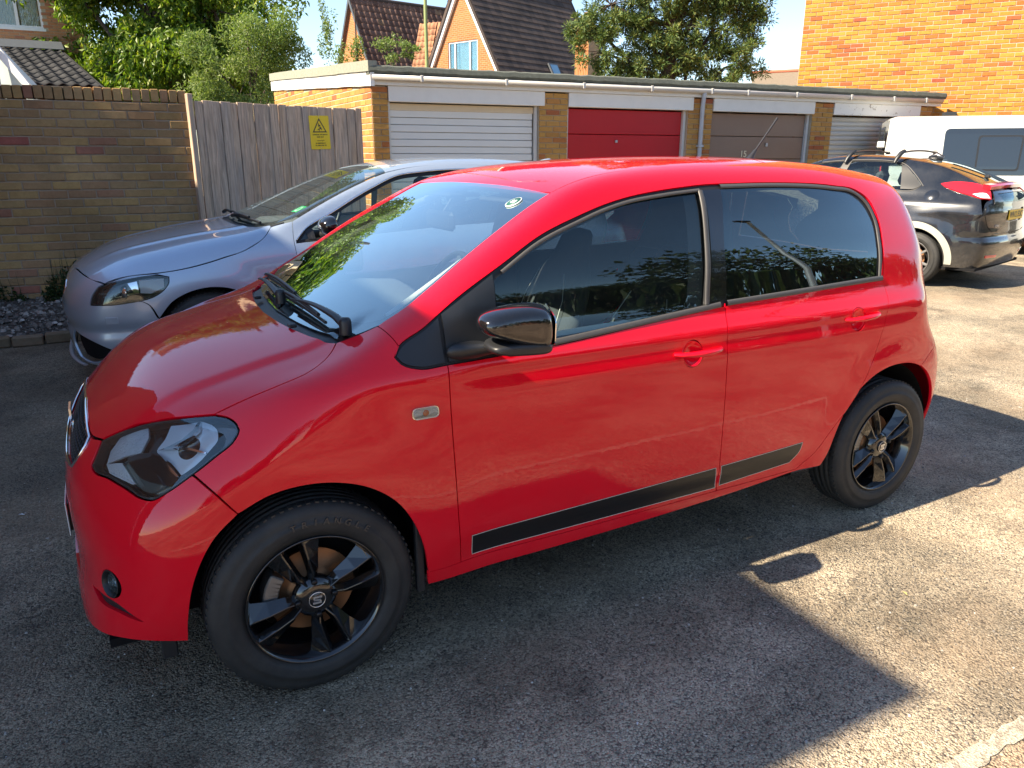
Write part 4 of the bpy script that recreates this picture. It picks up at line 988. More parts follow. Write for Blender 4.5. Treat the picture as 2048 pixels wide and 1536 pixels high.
# front bumper, with holes for grille, fog lamp and lower intake
GR = [(-.495,-.345,.706),(-.515,-.352,.688),(-.546,-.325,.629),(-.560,-.24,.612),(-.565,0,.606)]
GRt = [(-.500,0,.728),(-.500,-.18,.722),(-.495,-.345,.706)]
ghalf = path(GRt, GR)
ghole = dedupe(np.vstack([ghalf, mir(ghalf)[::-1]]))
def disc3(c, r, n=28, fam='F'):
    q = RK.to2(fam, [c])[0]; a = np.linspace(0, 2*np.pi, n, endpoint=False)
    Q = q+np.stack([np.cos(a)*r*(.75/.86), np.sin(a)*r], 1); return RK.at(fam, Q)
FOG = (-.494, -.642, .402)
intake_h = path([(-.585,0,.46),(-.585,-.25,.455),(-.575,-.36,.44)], [(-.575,-.36,.44),(-.578,-.37,.32)], [(-.578,-.37,.32),(-.586,-.2,.30),(-.587,0,.298)])
intake = dedupe(np.vstack([intake_h, mir(intake_h)[::-1]]))
SLIT = [(-.543,-.530,.352),(-.529,-.586,.336),(-.482,-.677,.334),(-.430,-.722,.318),(-.480,-.676,.352),(-.518,-.605,.358)]
slit = path(SLIT[:4], SLIT[3:]+SLIT[:1], d=.008)
fogp = disc3(FOG, .036)
bh = path([(-.500,0,.738),(-.497,-.18,.730),(-.487,-.352,.711),(-.466,-.416,.722)], rv('lampB'), D['bumpcut'], rv('arch1'), rv('bumpbot'))
bfull = dedupe(np.vstack([bh, mir(bh)[::-1]]))
panel(RK, 'front_bumper', 'F', bfull, M['red'], RED, holes=(ghole, intake, slit, mir(slit), fogp, mir(fogp)), step=.018, gap=.0018)
# rear: hatch, window, lamps, bumper
def rearq(y, z): return (2.9, y, z)
hh = path([(2.66,0,1.40),(2.66,-.25,1.40),(2.62,-.47,1.39)], [(2.62,-.47,1.39),(2.70,-.50,1.30),(2.755,-.55,1.15),(2.80,-.56,1.0),(2.85,-.55,.85),(2.9,-.50,.62)], [(2.9,-.50,.62),(2.95,0,.60)])
rwh = path([(2.75,0,1.36),(2.75,-.42,1.33)], [(2.75,-.42,1.33),(2.78,-.50,1.05)], [(2.78,-.50,1.05),(2.85,0,1.02)])
rw = dedupe(np.vstack([rwh, mir(rwh)[::-1]]))
tg = panel(RK, 'tailgate', 'B', dedupe(np.vstack([hh, mir(hh)[::-1]])), M['red'], RED, holes=(rw,), step=.03)
panel(RK, 'rear_window', 'B', rw, M['tint'], tg, step=.05, off=-.002, thick=.004)
tl = path([(2.80,-.62,1.0),(2.83,-.655,.85),(2.81,-.70,.72)], [(2.81,-.70,.72),(2.9,-.56,.70)], [(2.9,-.56,.70),(2.85,-.56,.88),(2.80,-.57,1.0)])
M['lamp_red'] = mat('red_lamp', (.45, .01, .01), .08, coat=1.0)
panel(RK, 'rear_lamp', 'B', tl, M['lamp_red'], RED, step=.03, both=True)
cp = path([(2.62,-.49,1.395),(2.70,-.53,1.30),(2.755,-.58,1.15),(2.80,-.62,1.0)], [(2.80,-.62,1.0),(2.80,-.565,1.0)], [(2.80,-.565,1.0),(2.755,-.555,1.15),(2.70,-.505,1.30),(2.62,-.475,1.395)])
panel(RK, 'hatch_pillar', 'B', cp, M['red'], RED, step=.03, gap=0, both=True)
rbh = path([(2.95,0,.59),(2.9,-.50,.61),(2.9,-.56,.69),(2.81,-.70,.71),(2.69,-.765,.666)], D['rb'], D['arR2'], [(2.778,-.752,.25),(2.85,-.6,.22),(2.93,0,.21)])
panel(RK, 'rear_bumper', 'B', dedupe(np.vstack([rbh, mir(rbh)[::-1]])), M['red'], RED, step=.025)

# window furniture: seals, pillar, triangle, glass
gF = path([(.430,-.80,.935),(.440,-.745,1.050)], [(.440,-.745,1.050),(.50,-.735,1.085),(.617,-.731,1.144),(.76,-.708,1.222),(.908,-.69,1.275),(1.01,-.678,1.306),(1.116,-.667,1.329),(1.226,-.659,1.343),(1.342,-.651,1.354),(1.425,-.645,1.359)], [(1.425,-.645,1.359),(1.406,-.715,1.20),(1.378,-.768,.995)], [(1.378,-.768,.995),(1.138,-.772,.974),(.781,-.78,.945),(.60,-.784,.935),(.430,-.80,.928)])
gFglass = path([(.590,-.79,.937),(.592,-.735,1.129)], [(.592,-.735,1.129),(.617,-.731,1.144),(.76,-.708,1.222),(.908,-.69,1.275),(1.01,-.678,1.306),(1.116,-.667,1.329),(1.226,-.659,1.343),(1.342,-.651,1.354),(1.425,-.645,1.359)], [(1.425,-.645,1.359),(1.406,-.715,1.20),(1.378,-.768,.995)], [(1.378,-.768,.995),(1.138,-.772,.974),(.781,-.78,.945),(.590,-.784,.937)])
gR = path([(1.530,-.638,1.367),(1.848,-.629,1.364),(2.119,-.624,1.346),(2.235,-.625,1.325),(2.290,-.642,1.286),(2.322,-.67,1.219),(2.317,-.705,1.136),(2.301,-.741,1.023)], [(2.301,-.741,1.023),(1.838,-.76,1.011),(1.485,-.767,.998)], [(1.485,-.767,.998),(1.492,-.716,1.198),(1.530,-.638,1.367)])
winout = path(D['wintop'], D['winbotR'], D['winbotF'], D['winbotT'])
wf = panel(RK, 'window_frame', 'S', winout, M['seal'], RED, holes=(gFglass, gR), step=.03, off=-.006, gap=.001, both=True)
panel(RK, 'front_window', 'S', gFglass, M['side_glass'], RED, step=.05, off=-.010, gap=-.004, thick=.0, both=True)
panel(RK, 'rear_side_window', 'S', gR, M['tint'], RED, step=.05, off=-.006, gap=-.002, thick=.0, both=True)
# gloss black pillar cover between the windows
pil = path([(1.440,-.64,1.362),(1.528,-.638,1.366)], [(1.528,-.638,1.366),(1.490,-.716,1.198),(1.482,-.767,1.0)], [(1.482,-.767,1.0),(1.400,-.768,.994)], [(1.400,-.768,.994),(1.425,-.715,1.198),(1.440,-.64,1.362)])
panel(RK, 'pillar_cover', 'S', pil, M['black_gloss'], RED, step=.03, off=-.001, both=True)
def strip(name, line, w, m, off=.002, parent=RED, th=.006, both=True, n=4, fam='S', sk=RK):
    """raised rubber or plastic strip following a line on the skin"""
    L = crom(line, .02); Q = sk.to2(fam, L); P = sk.at(fam, Q); N = sk.sh.grad(P); t = np.gradient(P, axis=0); t /= np.linalg.norm(t, axis=1, keepdims=True); B = np.cross(t, N)
    vs = []; prof = [(-1, -.6), (-.9, .5), (-.45, 1), (.45, 1), (.9, .5), (1, -.6)]
    for p_, n_, b_ in zip(P, N, B): vs += [p_+b_*(w/2*a)+n_*(off+th*(h-1)/2*1.0+th/2*0) for a, h in prof]
    k = len(prof); fs = [(i*k+j, i*k+j+1, (i+1)*k+j+1, (i+1)*k+j) for i in range(len(P)-1) for j in range(k-1)]
    o = MB().add(vs, fs, True).build(name, m, parent)
    if both: MB().add([(v[0], -v[1], v[2]) for v in vs], fs, True).build(name, m, parent)
    return o
strip('belt_seal', [(.60,-.789,.925),(.776,-.785,.936),(1.134,-.776,.963),(1.448,-.769,.987)], .020, M['seal_lit'], .004)
strip('belt_seal', [(1.478,-.769,.990),(1.836,-.765,1.001),(2.33,-.745,1.012)], .020, M['seal_lit'], .004)
strip('window_channel', [(.617,-.731,1.150),(.76,-.708,1.229),(.908,-.69,1.281),(1.01,-.678,1.313),(1.116,-.667,1.336),(1.226,-.659,1.350),(1.342,-.651,1.361),(1.428,-.645,1.366)], .012, M['seal_lit'], .001)
strip('window_channel', [(1.430,-.645,1.362),(1.411,-.715,1.20),(1.388,-.768,.992)], .020, M['seal_lit'], .003)
strip('window_channel', [(1.530,-.632,1.374),(1.86,-.621,1.372),(2.13,-.615,1.356),(2.255,-.613,1.335),(2.312,-.63,1.298),(2.345,-.66,1.225),(2.338,-.70,1.136),(2.318,-.741,1.015)], .016, M['seal_lit'], .001)
# mirror triangle (front quarter), two pieces split at the door line
triA = path([(.270,-.771,.950),(.280,-.762,.962),(.364,-.751,1.012),(.408,-.745,1.042)], [(.408,-.745,1.042),(.408,-.79,.917)], [(.408,-.79,.917),(.322,-.79,.917),(.283,-.782,.932),(.270,-.771,.950)])
panel(RK, 'quarter_trim', 'S', triA, M['trim'], RED, step=.03, off=.0005, both=True)
triB = path([(.416,-.79,.917),(.416,-.74,1.047)], [(.416,-.74,1.047),(.455,-.738,1.070),(.587,-.721,1.143)], [(.587,-.721,1.143),(.584,-.78,.93)], [(.584,-.78,.93),(.50,-.79,.921),(.416,-.79,.917)])
panel(RK, 'door_corner_trim', 'S', triB, M['trim'], RED, step=.03, off=.003, both=True)
# windscreen
wsb = [(.175,-.555,.965),(.150,-.45,.968),(.128,-.30,.968),(.110,0,.968)]
wh = path(wsb[::-1], [(.175,-.555,.965),(.216,-.590,.985),(.266,-.640,1.01)], D['ws_near'], [(.89,-.551,1.361),(.897,-.372,1.37),(.899,0,1.376)])
panel(RK, 'windscreen', 'T', dedupe(np.vstack([wh, mir(wh)[::-1]])), M['ws'], RED, step=.04, off=-.003, gap=.001, thick=.004)
# dark printed band round the glass, inside
wh2 = path([(.185,0,1.0),(.20,-.30,1.005),(.235,-.50,1.01)], [(.235,-.50,1.01),(.29,-.600,1.03),(.35,-.615,1.065)], [(.35,-.615,1.065),(.446,-.602,1.118),(.574,-.575,1.195),(.694,-.548,1.261),(.791,-.53,1.313),(.852,-.515,1.35)], [(.852,-.515,1.35),(.862,-.25,1.36),(.865,0,1.362)])
panel(RK, 'windscreen_border', 'T', dedupe(np.vstack([wh, mir(wh)[::-1]])), M['seal'], RED, holes=(dedupe(np.vstack([wh2, mir(wh2)[::-1]])),), step=.05, off=-.010, gap=.001, thick=0)
# cowl between bonnet and glass
ch = path(D['hoodrear'][::-1], [(.162,-.569,.956),(.176,-.566,.962)], wsb, [(.110,0,.968),(.072,0,.955)]) if False else path([(.072,0,.955),(.083,-.204,.955),(.106,-.374,.955),(.133,-.502,.957),(.164,-.572,.956)], [(.164,-.572,.956),(.19,-.572,.97)], [(.19,-.572,.97),(.168,-.45,.975),(.146,-.30,.975),(.128,0,.975)])
panel(RK, 'scuttle_panel', 'T', dedupe(np.vstack([ch, mir(ch)[::-1]])), M['trim'], RED, step=.02, off=-.014, gap=-.002, thick=.01)

# inner shells: dark structure behind the outer panels
inner = path([(-.17,-.79,.66),(.0,-.8,.70),(.2,-.8,.66),(.34,-.8,.50)], [(.34,-.8,.50),(.37,-.79,.26)], [(.37,-.79,.26),(1.99,-.79,.29)], [(1.99,-.79,.29),(2.04,-.8,.50),(2.2,-.8,.66),(2.42,-.8,.72),(2.60,-.79,.69)], [(2.60,-.79,.64),(2.66,-.70,.9),(2.60,-.58,1.2),(2.5,-.50,1.39)], [(2.5,-.50,1.39),(1.8,-.53,1.44),(1.2,-.54,1.42),(.93,-.555,1.36)], [(.93,-.555,1.36),(.6,-.62,1.20),(.30,-.66,1.02)], [(.30,-.66,1.02),(0,-.70,.90),(-.16,-.74,.80)])
win_in = path([(.50,-.76,.96),(.60,-.73,1.12),(.76,-.70,1.20),(.92,-.68,1.255),(1.12,-.66,1.315),(1.36,-.64,1.338)], [(1.36,-.64,1.338),(1.34,-.72,1.19),(1.31,-.77,.985)], [(1.31,-.77,.985),(.9,-.77,.955),(.50,-.76,.94)])
win_in2 = path([(1.57,-.63,1.345),(2.12,-.62,1.325),(2.25,-.64,1.27),(2.28,-.70,1.13),(2.25,-.74,1.03)], [(2.25,-.74,1.03),(1.53,-.77,1.0)], [(1.53,-.77,1.0),(1.57,-.63,1.345)])
panel(RK, 'inner_side', 'S', inner, M['interior'], RED, holes=(win_in, win_in2), step=.06, off=-.020, thick=.0, both=True)
panel(RK, 'inner_door_trim', 'S', path([(.50,-.76,.955),(1.34,-.77,.985)], [(1.34,-.77,.985),(1.34,-.78,.50)], [(1.34,-.78,.50),(.50,-.78,.50)]), M['trim_grey'], RED, step=.1, off=-.034, thick=0, both=True)
hl_ = path([(.92,0,1.38),(.92,-.54,1.36)], [(.92,-.54,1.36),(1.8,-.52,1.44),(2.55,-.48,1.40)], [(2.55,-.48,1.40),(2.6,0,1.41)])
panel(RK, 'roof_lining', 'T', dedupe(np.vstack([hl_, mir(hl_)[::-1]])), M['liner'], RED, step=.1, off=-.03, thick=0)
fb = path([(.03,0,.93),(.06,-.55,.93)], [(.06,-.55,.93),(-.1,-.66,.86),(-.22,-.62,.81)], [(-.22,-.62,.81),(-.40,-.45,.76),(-.46,0,.77)])
panel(RK, 'bonnet_inner', 'T', dedupe(np.vstack([fb, mir(fb)[::-1]])), M['dark'], RED, step=.06, off=-.04, thick=0)
lowb = path([(-.47,0,.66),(-.45,-.35,.66),(-.30,-.62,.60),(-.22,-.72,.56)], [(-.22,-.72,.56),(-.30,-.71,.26)], [(-.30,-.71,.26),(-.45,-.62,.24),(-.55,0,.23)])
panel(RK, 'crash_beam', 'F', dedupe(np.vstack([lowb, mir(lowb)[::-1]])), M['dark'], RED, step=.06, off=-.05, thick=0)
u = MB(); u.box(-.40, 2.80, -.50, .50, .185, .21); u.box(.36, 1.98, -.70, .70, .215, .24); u.box(-.52, -.36, -.62, .62, .20, .225)
u.build('underbody', M['dark'], RED)
for cx in (0, 2.42):
    for sg in (-1, 1):
        mb = MB(); vs = []; n = 22
        for i in range(n+1):
            a = math.pi*i/n - .12*math.cos(math.pi*i/n)
            for yy in (.735, .50): vs.append((cx+.352*math.cos(a), sg*yy, .285+.362*math.sin(a)))
        mb.add(vs, [(2*i, 2*i+1, 2*i+3, 2*i+2) for i in range(n)], True)
        mb.box(cx-.36, cx+.36, sg*.50-.004, sg*.50+.004, .20, .70)
        mb.build('wheel_arch_liner', M['dark'], RED)
# dust flap behind the front wheel, tow flap under the bumper
for sg in (-1, 1):
    MB().box(.300, .325, sg*.775-.012, sg*.775+.012, .215, .45, None, .004).build('mud_flap', M['trim'], RED)
    MB().box(-.40, -.36, sg*.60-.09, sg*.60+.09, .165, .235, None, .004).build('air_deflector', M['trim'], RED)

# grille with hexagonal mesh and chrome edge
gp = panel(RK, 'grille_back', 'F', ghole, M['dark'], RED, step=.05, off=-.022, gap=-.004, thick=0)
L = crom(np.vstack([ghole, ghole[:1]])[::4], .02); P_ = RK.at('F', RK.to2('F', ghole[::3])); Ng = RS.grad(P_)
MB().tube([tuple(p+n*.001) for p, n in zip(P_, Ng)], .0045, 8, closed=True).build('grille_surround', M['chrome'], RED)
hexm = MB(); g2 = RK.to2('F', ghole); lo, hi = g2.min(0), g2.max(0); s_ = .0135
row = 0; vv = lo[1]
segs = []
while vv < hi[1]+s_:
    uu = lo[0]+(s_*.9 if row % 2 else 0)
    while uu < hi[0]+s_:
        c_ = np.array([uu, vv]); hx = [c_+s_*.98*np.array([math.cos(rad(30+60*k)), math.sin(rad(30+60*k))*.72]) for k in range(4)]
        for k in range(3):
            if inpoly(np.array([(hx[k]+hx[k+1])/2]), g2)[0]: segs.append((hx[k], hx[k+1]))
        uu += s_*1.7
    vv += s_*1.08; row += 1
A_ = RK.at('F', np.array([a for a, b in segs])); B_ = RK.at('F', np.array([b for a, b in segs])); NA = RS.grad(A_)
for a, b, n_ in zip(A_, B_, NA): hexm.tube([a-n_*.010, b-n_*.010], .0022, 5, caps=False)
o = hexm.build('grille_mesh', M['trim'], RED); o['kind'] = 'stuff'
# emblem on the grille
em = MB()
for pl in (((-.042, .040), (.050, .040), (.050, .018), (-.020, .022), (-.020, .012), (.038, .002), (.038, -.006), (-.042, .008)), ((.042, -.040), (-.050, -.040), (-.050, -.018), (.020, -.022), (.020, -.012), (-.038, -.002), (-.038, .006), (.042, -.008))):
    em.prism(pl, 0, .006, lambda u_, v_, d_: (-.546-d_, u_, .672+v_))
em.build('emblem', M['chrome'], RED)
panel(RK, 'lower_intake', 'F', intake, M['dark'], RED, step=.06, off=-.03, gap=-.004, thick=0)
for zz in (.335, .37, .405, .435):
    P_ = RK.at('F', RK.to2('F', [(-.585, y_, zz) for y_ in np.linspace(-.36, .36, 15)])); MB().tube([tuple(p+np.array([.012, 0, 0])) for p in P_], .005, 6).build('intake_bar', M['trim'], RED)
panel(RK, 'bumper_slot', 'F', slit, M['trim'], RED, step=.02, off=-.012, gap=-.003, thick=0, both=True)
for sg in (-1, 1):
    c0 = np.array(FOG); P0_ = RK.at('F', RK.to2('F', [c0]))[0]; n0 = RS.grad(P0_[None])[0]; q = Vector((n0[0], n0[1]*(1 if sg == -1 else -1), n0[2])); pc = Vector((P0_[0], P0_[1]*(-sg), P0_[2]))
    mw = Matrix.Translation(pc) @ q.to_track_quat('Z', 'Y').to_matrix().to_4x4()
    def T(mb): mb.v = [tuple(mw @ Vector(v)) for v in mb.v]; return mb
    fl = T(MB().lathe([(.038, .002), (.036, .0035), (.034, .002), (.031, -.012), (.030, -.030), (.0, -.034)], 32, 'z')).build('fog_lamp', M['trim'], RED)
    T(MB().lathe([(.026, -.008), (.024, -.022), (.012, -.030), (.0, -.031)], 24, 'z')).build('reflector', M['chrome_rough'], fl)
    T(MB().lathe([(.030, -.006), (.020, -.003), (.0, -.002)], 24, 'z')).build('lens', M['lens'], fl)
# number plate, front (seen edge on)
npl = MB().box(-.592, -.588, -.26, .26, .385, .492, None, .002).build('number_plate', M['white_plate'], RED)
MB().box(-.592, -.560, -.24, .24, .395, .482).build('plate_mount', M['trim'], RED)

# headlamps: clear lens over a dark bowl with bright reflectors
lampo = path(D['lampA'], D['lampB'], D['hoodlamp'], d=.010)
HL = {
'refl_main':[(-.303,-.593,.796),(-.265,-.62,.808),(-.234,-.645,.815),(-.211,-.678,.81),(-.203,-.7,.802),(-.206,-.723,.779),(-.239,-.725,.75),(-.272,-.722,.723),(-.302,-.716,.7),(-.326,-.669,.723),(-.346,-.62,.742),(-.326,-.609,.769)],
'rib':[(-.344,-.622,.743),(-.313,-.646,.754),(-.274,-.661,.776),(-.245,-.665,.796),(-.235,-.647,.813),(-.24,-.642,.813),(-.256,-.653,.796),(-.286,-.651,.773),(-.319,-.637,.755)],
'rib2':[(-.309,-.65,.753),(-.285,-.668,.761),(-.237,-.724,.753),(-.239,-.725,.75),(-.271,-.693,.754),(-.295,-.666,.755)],
'refl_ind':[(-.432,-.47,.746),(-.395,-.504,.77),(-.358,-.532,.783),(-.362,-.562,.766),(-.388,-.581,.732),(-.426,-.544,.716),(-.473,-.491,.684),(-.46,-.471,.712)],
'refl_low':[(-.472,-.496,.684),(-.433,-.553,.701),(-.41,-.632,.666),(-.417,-.626,.663),(-.467,-.53,.669)],
'strip':[(-.345,-.627,.738),(-.336,-.649,.73),(-.308,-.713,.698),(-.312,-.712,.695),(-.33,-.678,.71),(-.349,-.626,.735)],
'blackmid':[(-.389,-.579,.732),(-.362,-.608,.737),(-.314,-.707,.697),(-.316,-.715,.686),(-.378,-.682,.653),(-.398,-.662,.651),(-.429,-.567,.697),(-.422,-.551,.716)],
'fin':[(-.392,-.604,.712),(-.369,-.643,.702),(-.356,-.668,.693),(-.344,-.697,.675),(-.355,-.692,.668),(-.367,-.655,.692),(-.38,-.639,.693),(-.392,-.614,.703)],
}
M['refl_fine'] = mat('dimpled_reflector', (.80, .82, .83), .25, .25, bump=1.0, bscale=170, bdist=.006)
M['refl_sm'] = mat('smooth_reflector', (.88, .92, .95), .18, .15, var=.04, bump=.25, bscale=40, bdist=.004)
lamps = panel(RK, 'headlamp', 'F', lampo, M['black_gloss'], RED, step=.03, off=-.030, gap=.001, thick=0, both=True)
lc2 = RK.to2('F', lampo); lin = RK.at('F', shrink(lc2, .008))
for l_, flip in zip(lamps, (False, True)):
    def pn(name, pts, m, off, gap=0., thick=.004, step=.02, offf=None, holes=()):
        o = panel(RK, name, 'F', np.array(pts), m, l_, step=step, off=off, gap=gap, thick=thick, offf=offf, holes=holes)
        if flip:
            me = o.data; me2 = me.copy(); co = np.empty(len(me2.vertices)*3); me2.vertices.foreach_get('co', co); co = co.reshape(-1, 3); co[:, 1] *= -1; me2.vertices.foreach_set('co', co.ravel()); me2.flip_normals(); me2.update(); o.data = me2
        return o
    pn('lens', lampo, M['lens'], -.0015, .0028, .004)
    pn('bezel', lampo, M['trim'], -.004, .0020, .025, holes=(lin,))
    mc = np.array([-.285, -.672, .765])
    def bowl(P): d_ = np.linalg.norm(P-mc, axis=1); return -.034+.024*np.clip(d_/.085, 0, 1)**2
    pn('reflector', path(HL['refl_main'][:4], HL['refl_main'][3:7], HL['refl_main'][6:9], HL['refl_main'][8:]+HL['refl_main'][:1], d=.008), M['refl_sm'], 0, 0, 0, .008, bowl)
    pn('reflector_rib', HL['rib'], M['chrome'], -.010, thick=.012); pn('reflector_rib', HL['rib2'], M['chrome'], -.010, thick=.012)
    pn('turn_reflector', HL['refl_ind'], M['refl_fine'], -.016, thick=.006, step=.01)
    pn('turn_reflector', HL['refl_low'], M['refl_fine'], -.012, thick=.006, step=.01)
    pn('chrome_strip', HL['strip'], M['chrome'], -.008, thick=.010)
    pn('lamp_insert', HL['blackmid'], M['black_gloss'], -.018, thick=.012)
    pn('insert_fin', HL['fin'], M['black_gloss'], -.008, thick=.010)
    pass

# door handles: bowl, grip
def handle(x0, x1, y, z, dz, parent, yy):
    cx_ = (x0+x1)/2; P0 = RK.at('S', RK.to2('S', [(cx_, y, z-.005)]))[0]; ys = abs(P0[1])
    for sg, par in ((-1, parent[0]), (1, parent[1])):
        g = MB(); pts = []; rr = []
        for i in range(13):
            t = i/12; x = x0+(x1-x0)*t; bulge = .030*math.sin(math.pi*min(1, max(0, t*1.0)))**.5 if 0 < t < 1 else 0
            pts.append((x, sg*(ys-.004+bulge), z+dz*t)); rr.append(.0085+.006*math.sin(math.pi*t))
        g.tube(pts, rr, 12, flat=.75); h_ = g.build('door_handle', M['red'], par)
        bw_ = BOWL[0] if x0 < 1.5 else BOWL[1]; bq_ = RK.at('S', RK.to2('S', [bw_]))[0]; c_ = Vector((bq_[0], sg*abs(bq_[1]), bq_[2])); n_ = RS.grad(np.array([[c_.x, -ys, c_.z]]))[0]
        # finger bowl
        mb = MB(); vs = [(0, 0, 0)]; R0 = .044
        mw = Matrix.Translation(c_) @ Vector((n_[0], n_[1]*(-sg), n_[2])).to_track_quat('Z', 'Y').to_matrix().to_4x4()
        mb.lathe([(R0+.001, -.003), (R0-.0005, -.0005), (R0-.004, -.004), (R0-.010, -.011), (R0-.022, -.017), (.0, -.020)], 36, 'z'); mb.v = [tuple(mw @ Vector(v)) for v in mb.v]
        mb.build('handle_bowl', M['red'], h_)
handle(1.222, 1.430, -.805, .843, -.002, fd, 0); handle(2.073, 2.271, -.790, .872, .008, rd, 0)
# sill decals
M['decal'] = mat('matt_black_film', (.010, .010, .011), .33, spec=.5, var=.1, vscale=60)
M['pin'] = mat('pinstripe', (.60, .56, .50), .4, spec=.5)
for pts, pr_ in (([(.470,-.805,.376),(1.448,-.81,.397)], fd), ([(1.472,-.81,.399),(1.897,-.807,.412)], rd)):
    if pr_ is fd: poly = path(pts, [(1.448,-.81,.397),(1.470,-.792,.305)], [(1.470,-.792,.305),(.476,-.789,.303)], [(.476,-.789,.303),(.470,-.805,.376)])
    else: poly = path(pts, [(1.897,-.807,.412),(1.888,-.802,.375),(1.851,-.791,.330)], [(1.851,-.791,.330),(1.487,-.792,.310)], [(1.487,-.792,.310),(1.472,-.81,.399)])
    q2 = shrink(RK.to2('S', poly), .0022); inn = RK.at('S', q2)
    a_ = panel(RK, 'side_stripe', 'S', poly, M['decal'], pr_[0], step=.014, off=.0008, gap=0, thick=.0006)
    b_ = panel(RK, 'pinstripe', 'S', poly, M['pin'], pr_[0], holes=(RK.at('S', shrink(RK.to2('S', poly), .0024)),), step=.014, off=.0012, gap=.0004, thick=.0004)
# side indicator
ip = RK.at('S', RK.to2('S', [(.334, -.809, .789)]))[0]
for sg in (-1, 1):
    base = rounded([(-.040, -.0165), (.040, -.0165), (.040, .0165), (-.040, .0165)], .0165, 6)
    fn = lambda u_, v_, d_: (ip[0]+u_, sg*(abs(ip[1])-.003+d_-.02*abs(v_)), ip[2]+v_)
    si = MB().prism(base, 0, .006, fn).build('side_indicator', M['chrome'], RED)
    MB().prism([(u_*.92, v_*.9) for u_, v_ in base], .006, .0075, fn).build('indicator_face', M['refl_fine'], si)
    MB().prism([(u_*.96, v_*.96) for u_, v_ in base], .0075, .0115, fn).build('indicator_lens', M['lens'], si)
    MB().lathe([(0, 0), (.009, .001), (.011, .004)], 16, 'y', c=(ip[0], sg*abs(ip[1])+sg*.006 - (.004 if sg > 0 else 0), ip[2])).build('indicator_bulb', M['orange'], si)
# wheels
ZC = .287
txt = ('TRIANGLE', 102, 7.2, .026, .240)
make_wheel('wheel', RED, (0, -.714, ZC), 0, text_on=txt, steer=rad(0))
make_wheel('wheel', RED, (2.42, -.712, ZC), 12)
for x_ in (0, 2.42):
    w_ = make_wheel('wheel', RED, (x_, .714, ZC), 30, side=-1)

# door mirrors
def loft(rings, name, m, parent, close=True):
    n = len(rings[0]); vs = [v for r_ in rings for v in r_]; fs = []
    for i in range(len(rings)-1):
        for j in range(n): fs.append((i*n+j, i*n+(j+1) % n, (i+1)*n+(j+1) % n, (i+1)*n+j))
    if close: fs += [tuple(range(n))[::-1], tuple(range((len(rings)-1)*n, len(rings)*n))]
    return MB().add(vs, fs, True).build(name, m, parent)
def ering(cx_, y, cz, hx, ht, hb, n=24, e=2.4, tilt=0.):
    out = []
    for i in range(n):
        a = 2*math.pi*i/n; c_, s_ = math.cos(a), math.sin(a)
        u_ = math.copysign(abs(c_)**(2/e), c_)*hx; v_ = math.copysign(abs(s_)**(2/e), s_)*(ht if s_ > 0 else hb)
        out.append((cx_+u_, y, cz+v_+tilt*u_))
    return out
for sg in (-1, 1):
    mr = empty('door_mirror', (0, 0, 0)); mr.parent = RED
    # rings run outwards from the door (y) ; section in x-z
    # head: front surface rounded, mirror glass facing back (+x)
    upper = []; lower = []
    prof = [(.815, .55, .60), (.826, .80, .80), (.845, .95, .94), (.870, 1.0, 1.0), (.898, .99, .98), (.925, .93, .90), (.943, .82, .75), (.952, .60, .5)]
    heads = []
    for y, sx, sz in prof:
        cxm = .628+(.87-y)*.25
        n = 28; ring = []
        for i in range(n):
            a = 2*math.pi*i/n; c_, s_ = math.cos(a), math.sin(a)
            # flat back (+x), rounded front (-x)
            u_ = (.062 if c_ > 0 else .170)*math.copysign(abs(c_)**(.45 if c_ > 0 else 1.05), c_)*sx
            v_ = (.072 if s_ > 0 else .052)*math.copysign(abs(s_)**.75, s_)*sz
            ring.append((cxm+u_+.004, sg*y, 1.012+v_*(1-.25*max(0, -u_/.170))+u_*-.16))
        heads.append(ring)
    hd = loft(heads, 'mirror_housing', M['black_gloss'], mr)
    sbm = hd.modifiers.new('smooth', 'SUBSURF'); sbm.levels = 1; sbm.render_levels = 2
    base = []
    for y, sx in [(.818, .80), (.83, .97), (.856, 1.045), (.884, 1.05), (.912, 1.0), (.934, .92), (.948, .75)]:
        cxm = .628+(.87-y)*.25; ring = []
        for i in range(20):
            a = 2*math.pi*i/20; c_, s_ = math.cos(a), math.sin(a)
            u_ = (.064 if c_ > 0 else .135)*math.copysign(abs(c_)**.6, c_)*sx; v_ = .020*math.copysign(abs(s_)**.7, s_)
            ring.append((cxm+u_, sg*y, .966+v_*sx+u_*-.06))
        base.append(ring)
    b_ = loft(base, 'mirror_base', M['trim'], mr); s2 = b_.modifiers.new('smooth', 'SUBSURF'); s2.render_levels = 2; s2.levels = 1
    arm = []
    for y, cx_, cz, hx, hz in [(.775, .475, .945, .075, .030), (.795, .478, .945, .064, .026), (.812, .500, .950, .055, .020), (.83, .545, .956, .052, .018), (.85, .585, .962, .06, .017)]:
        arm.append(ering(cx_, sg*y, cz, hx, hz, hz, 20, 2.3))
    a_ = loft(arm, 'mirror_arm', M['trim'], mr); s3 = a_.modifiers.new('smooth', 'SUBSURF'); s3.render_levels = 2; s3.levels = 1
    gl_ = []
    MB().prism(rounded([(.832, .965), (.938, .968), (.942, 1.045), (.84, 1.075)], .02, 5), 0, .003, lambda u_, v_, d_: (.690+(.87-u_)*.25+d_, sg*u_, v_)).build('mirror_glass', M['chrome'], mr)

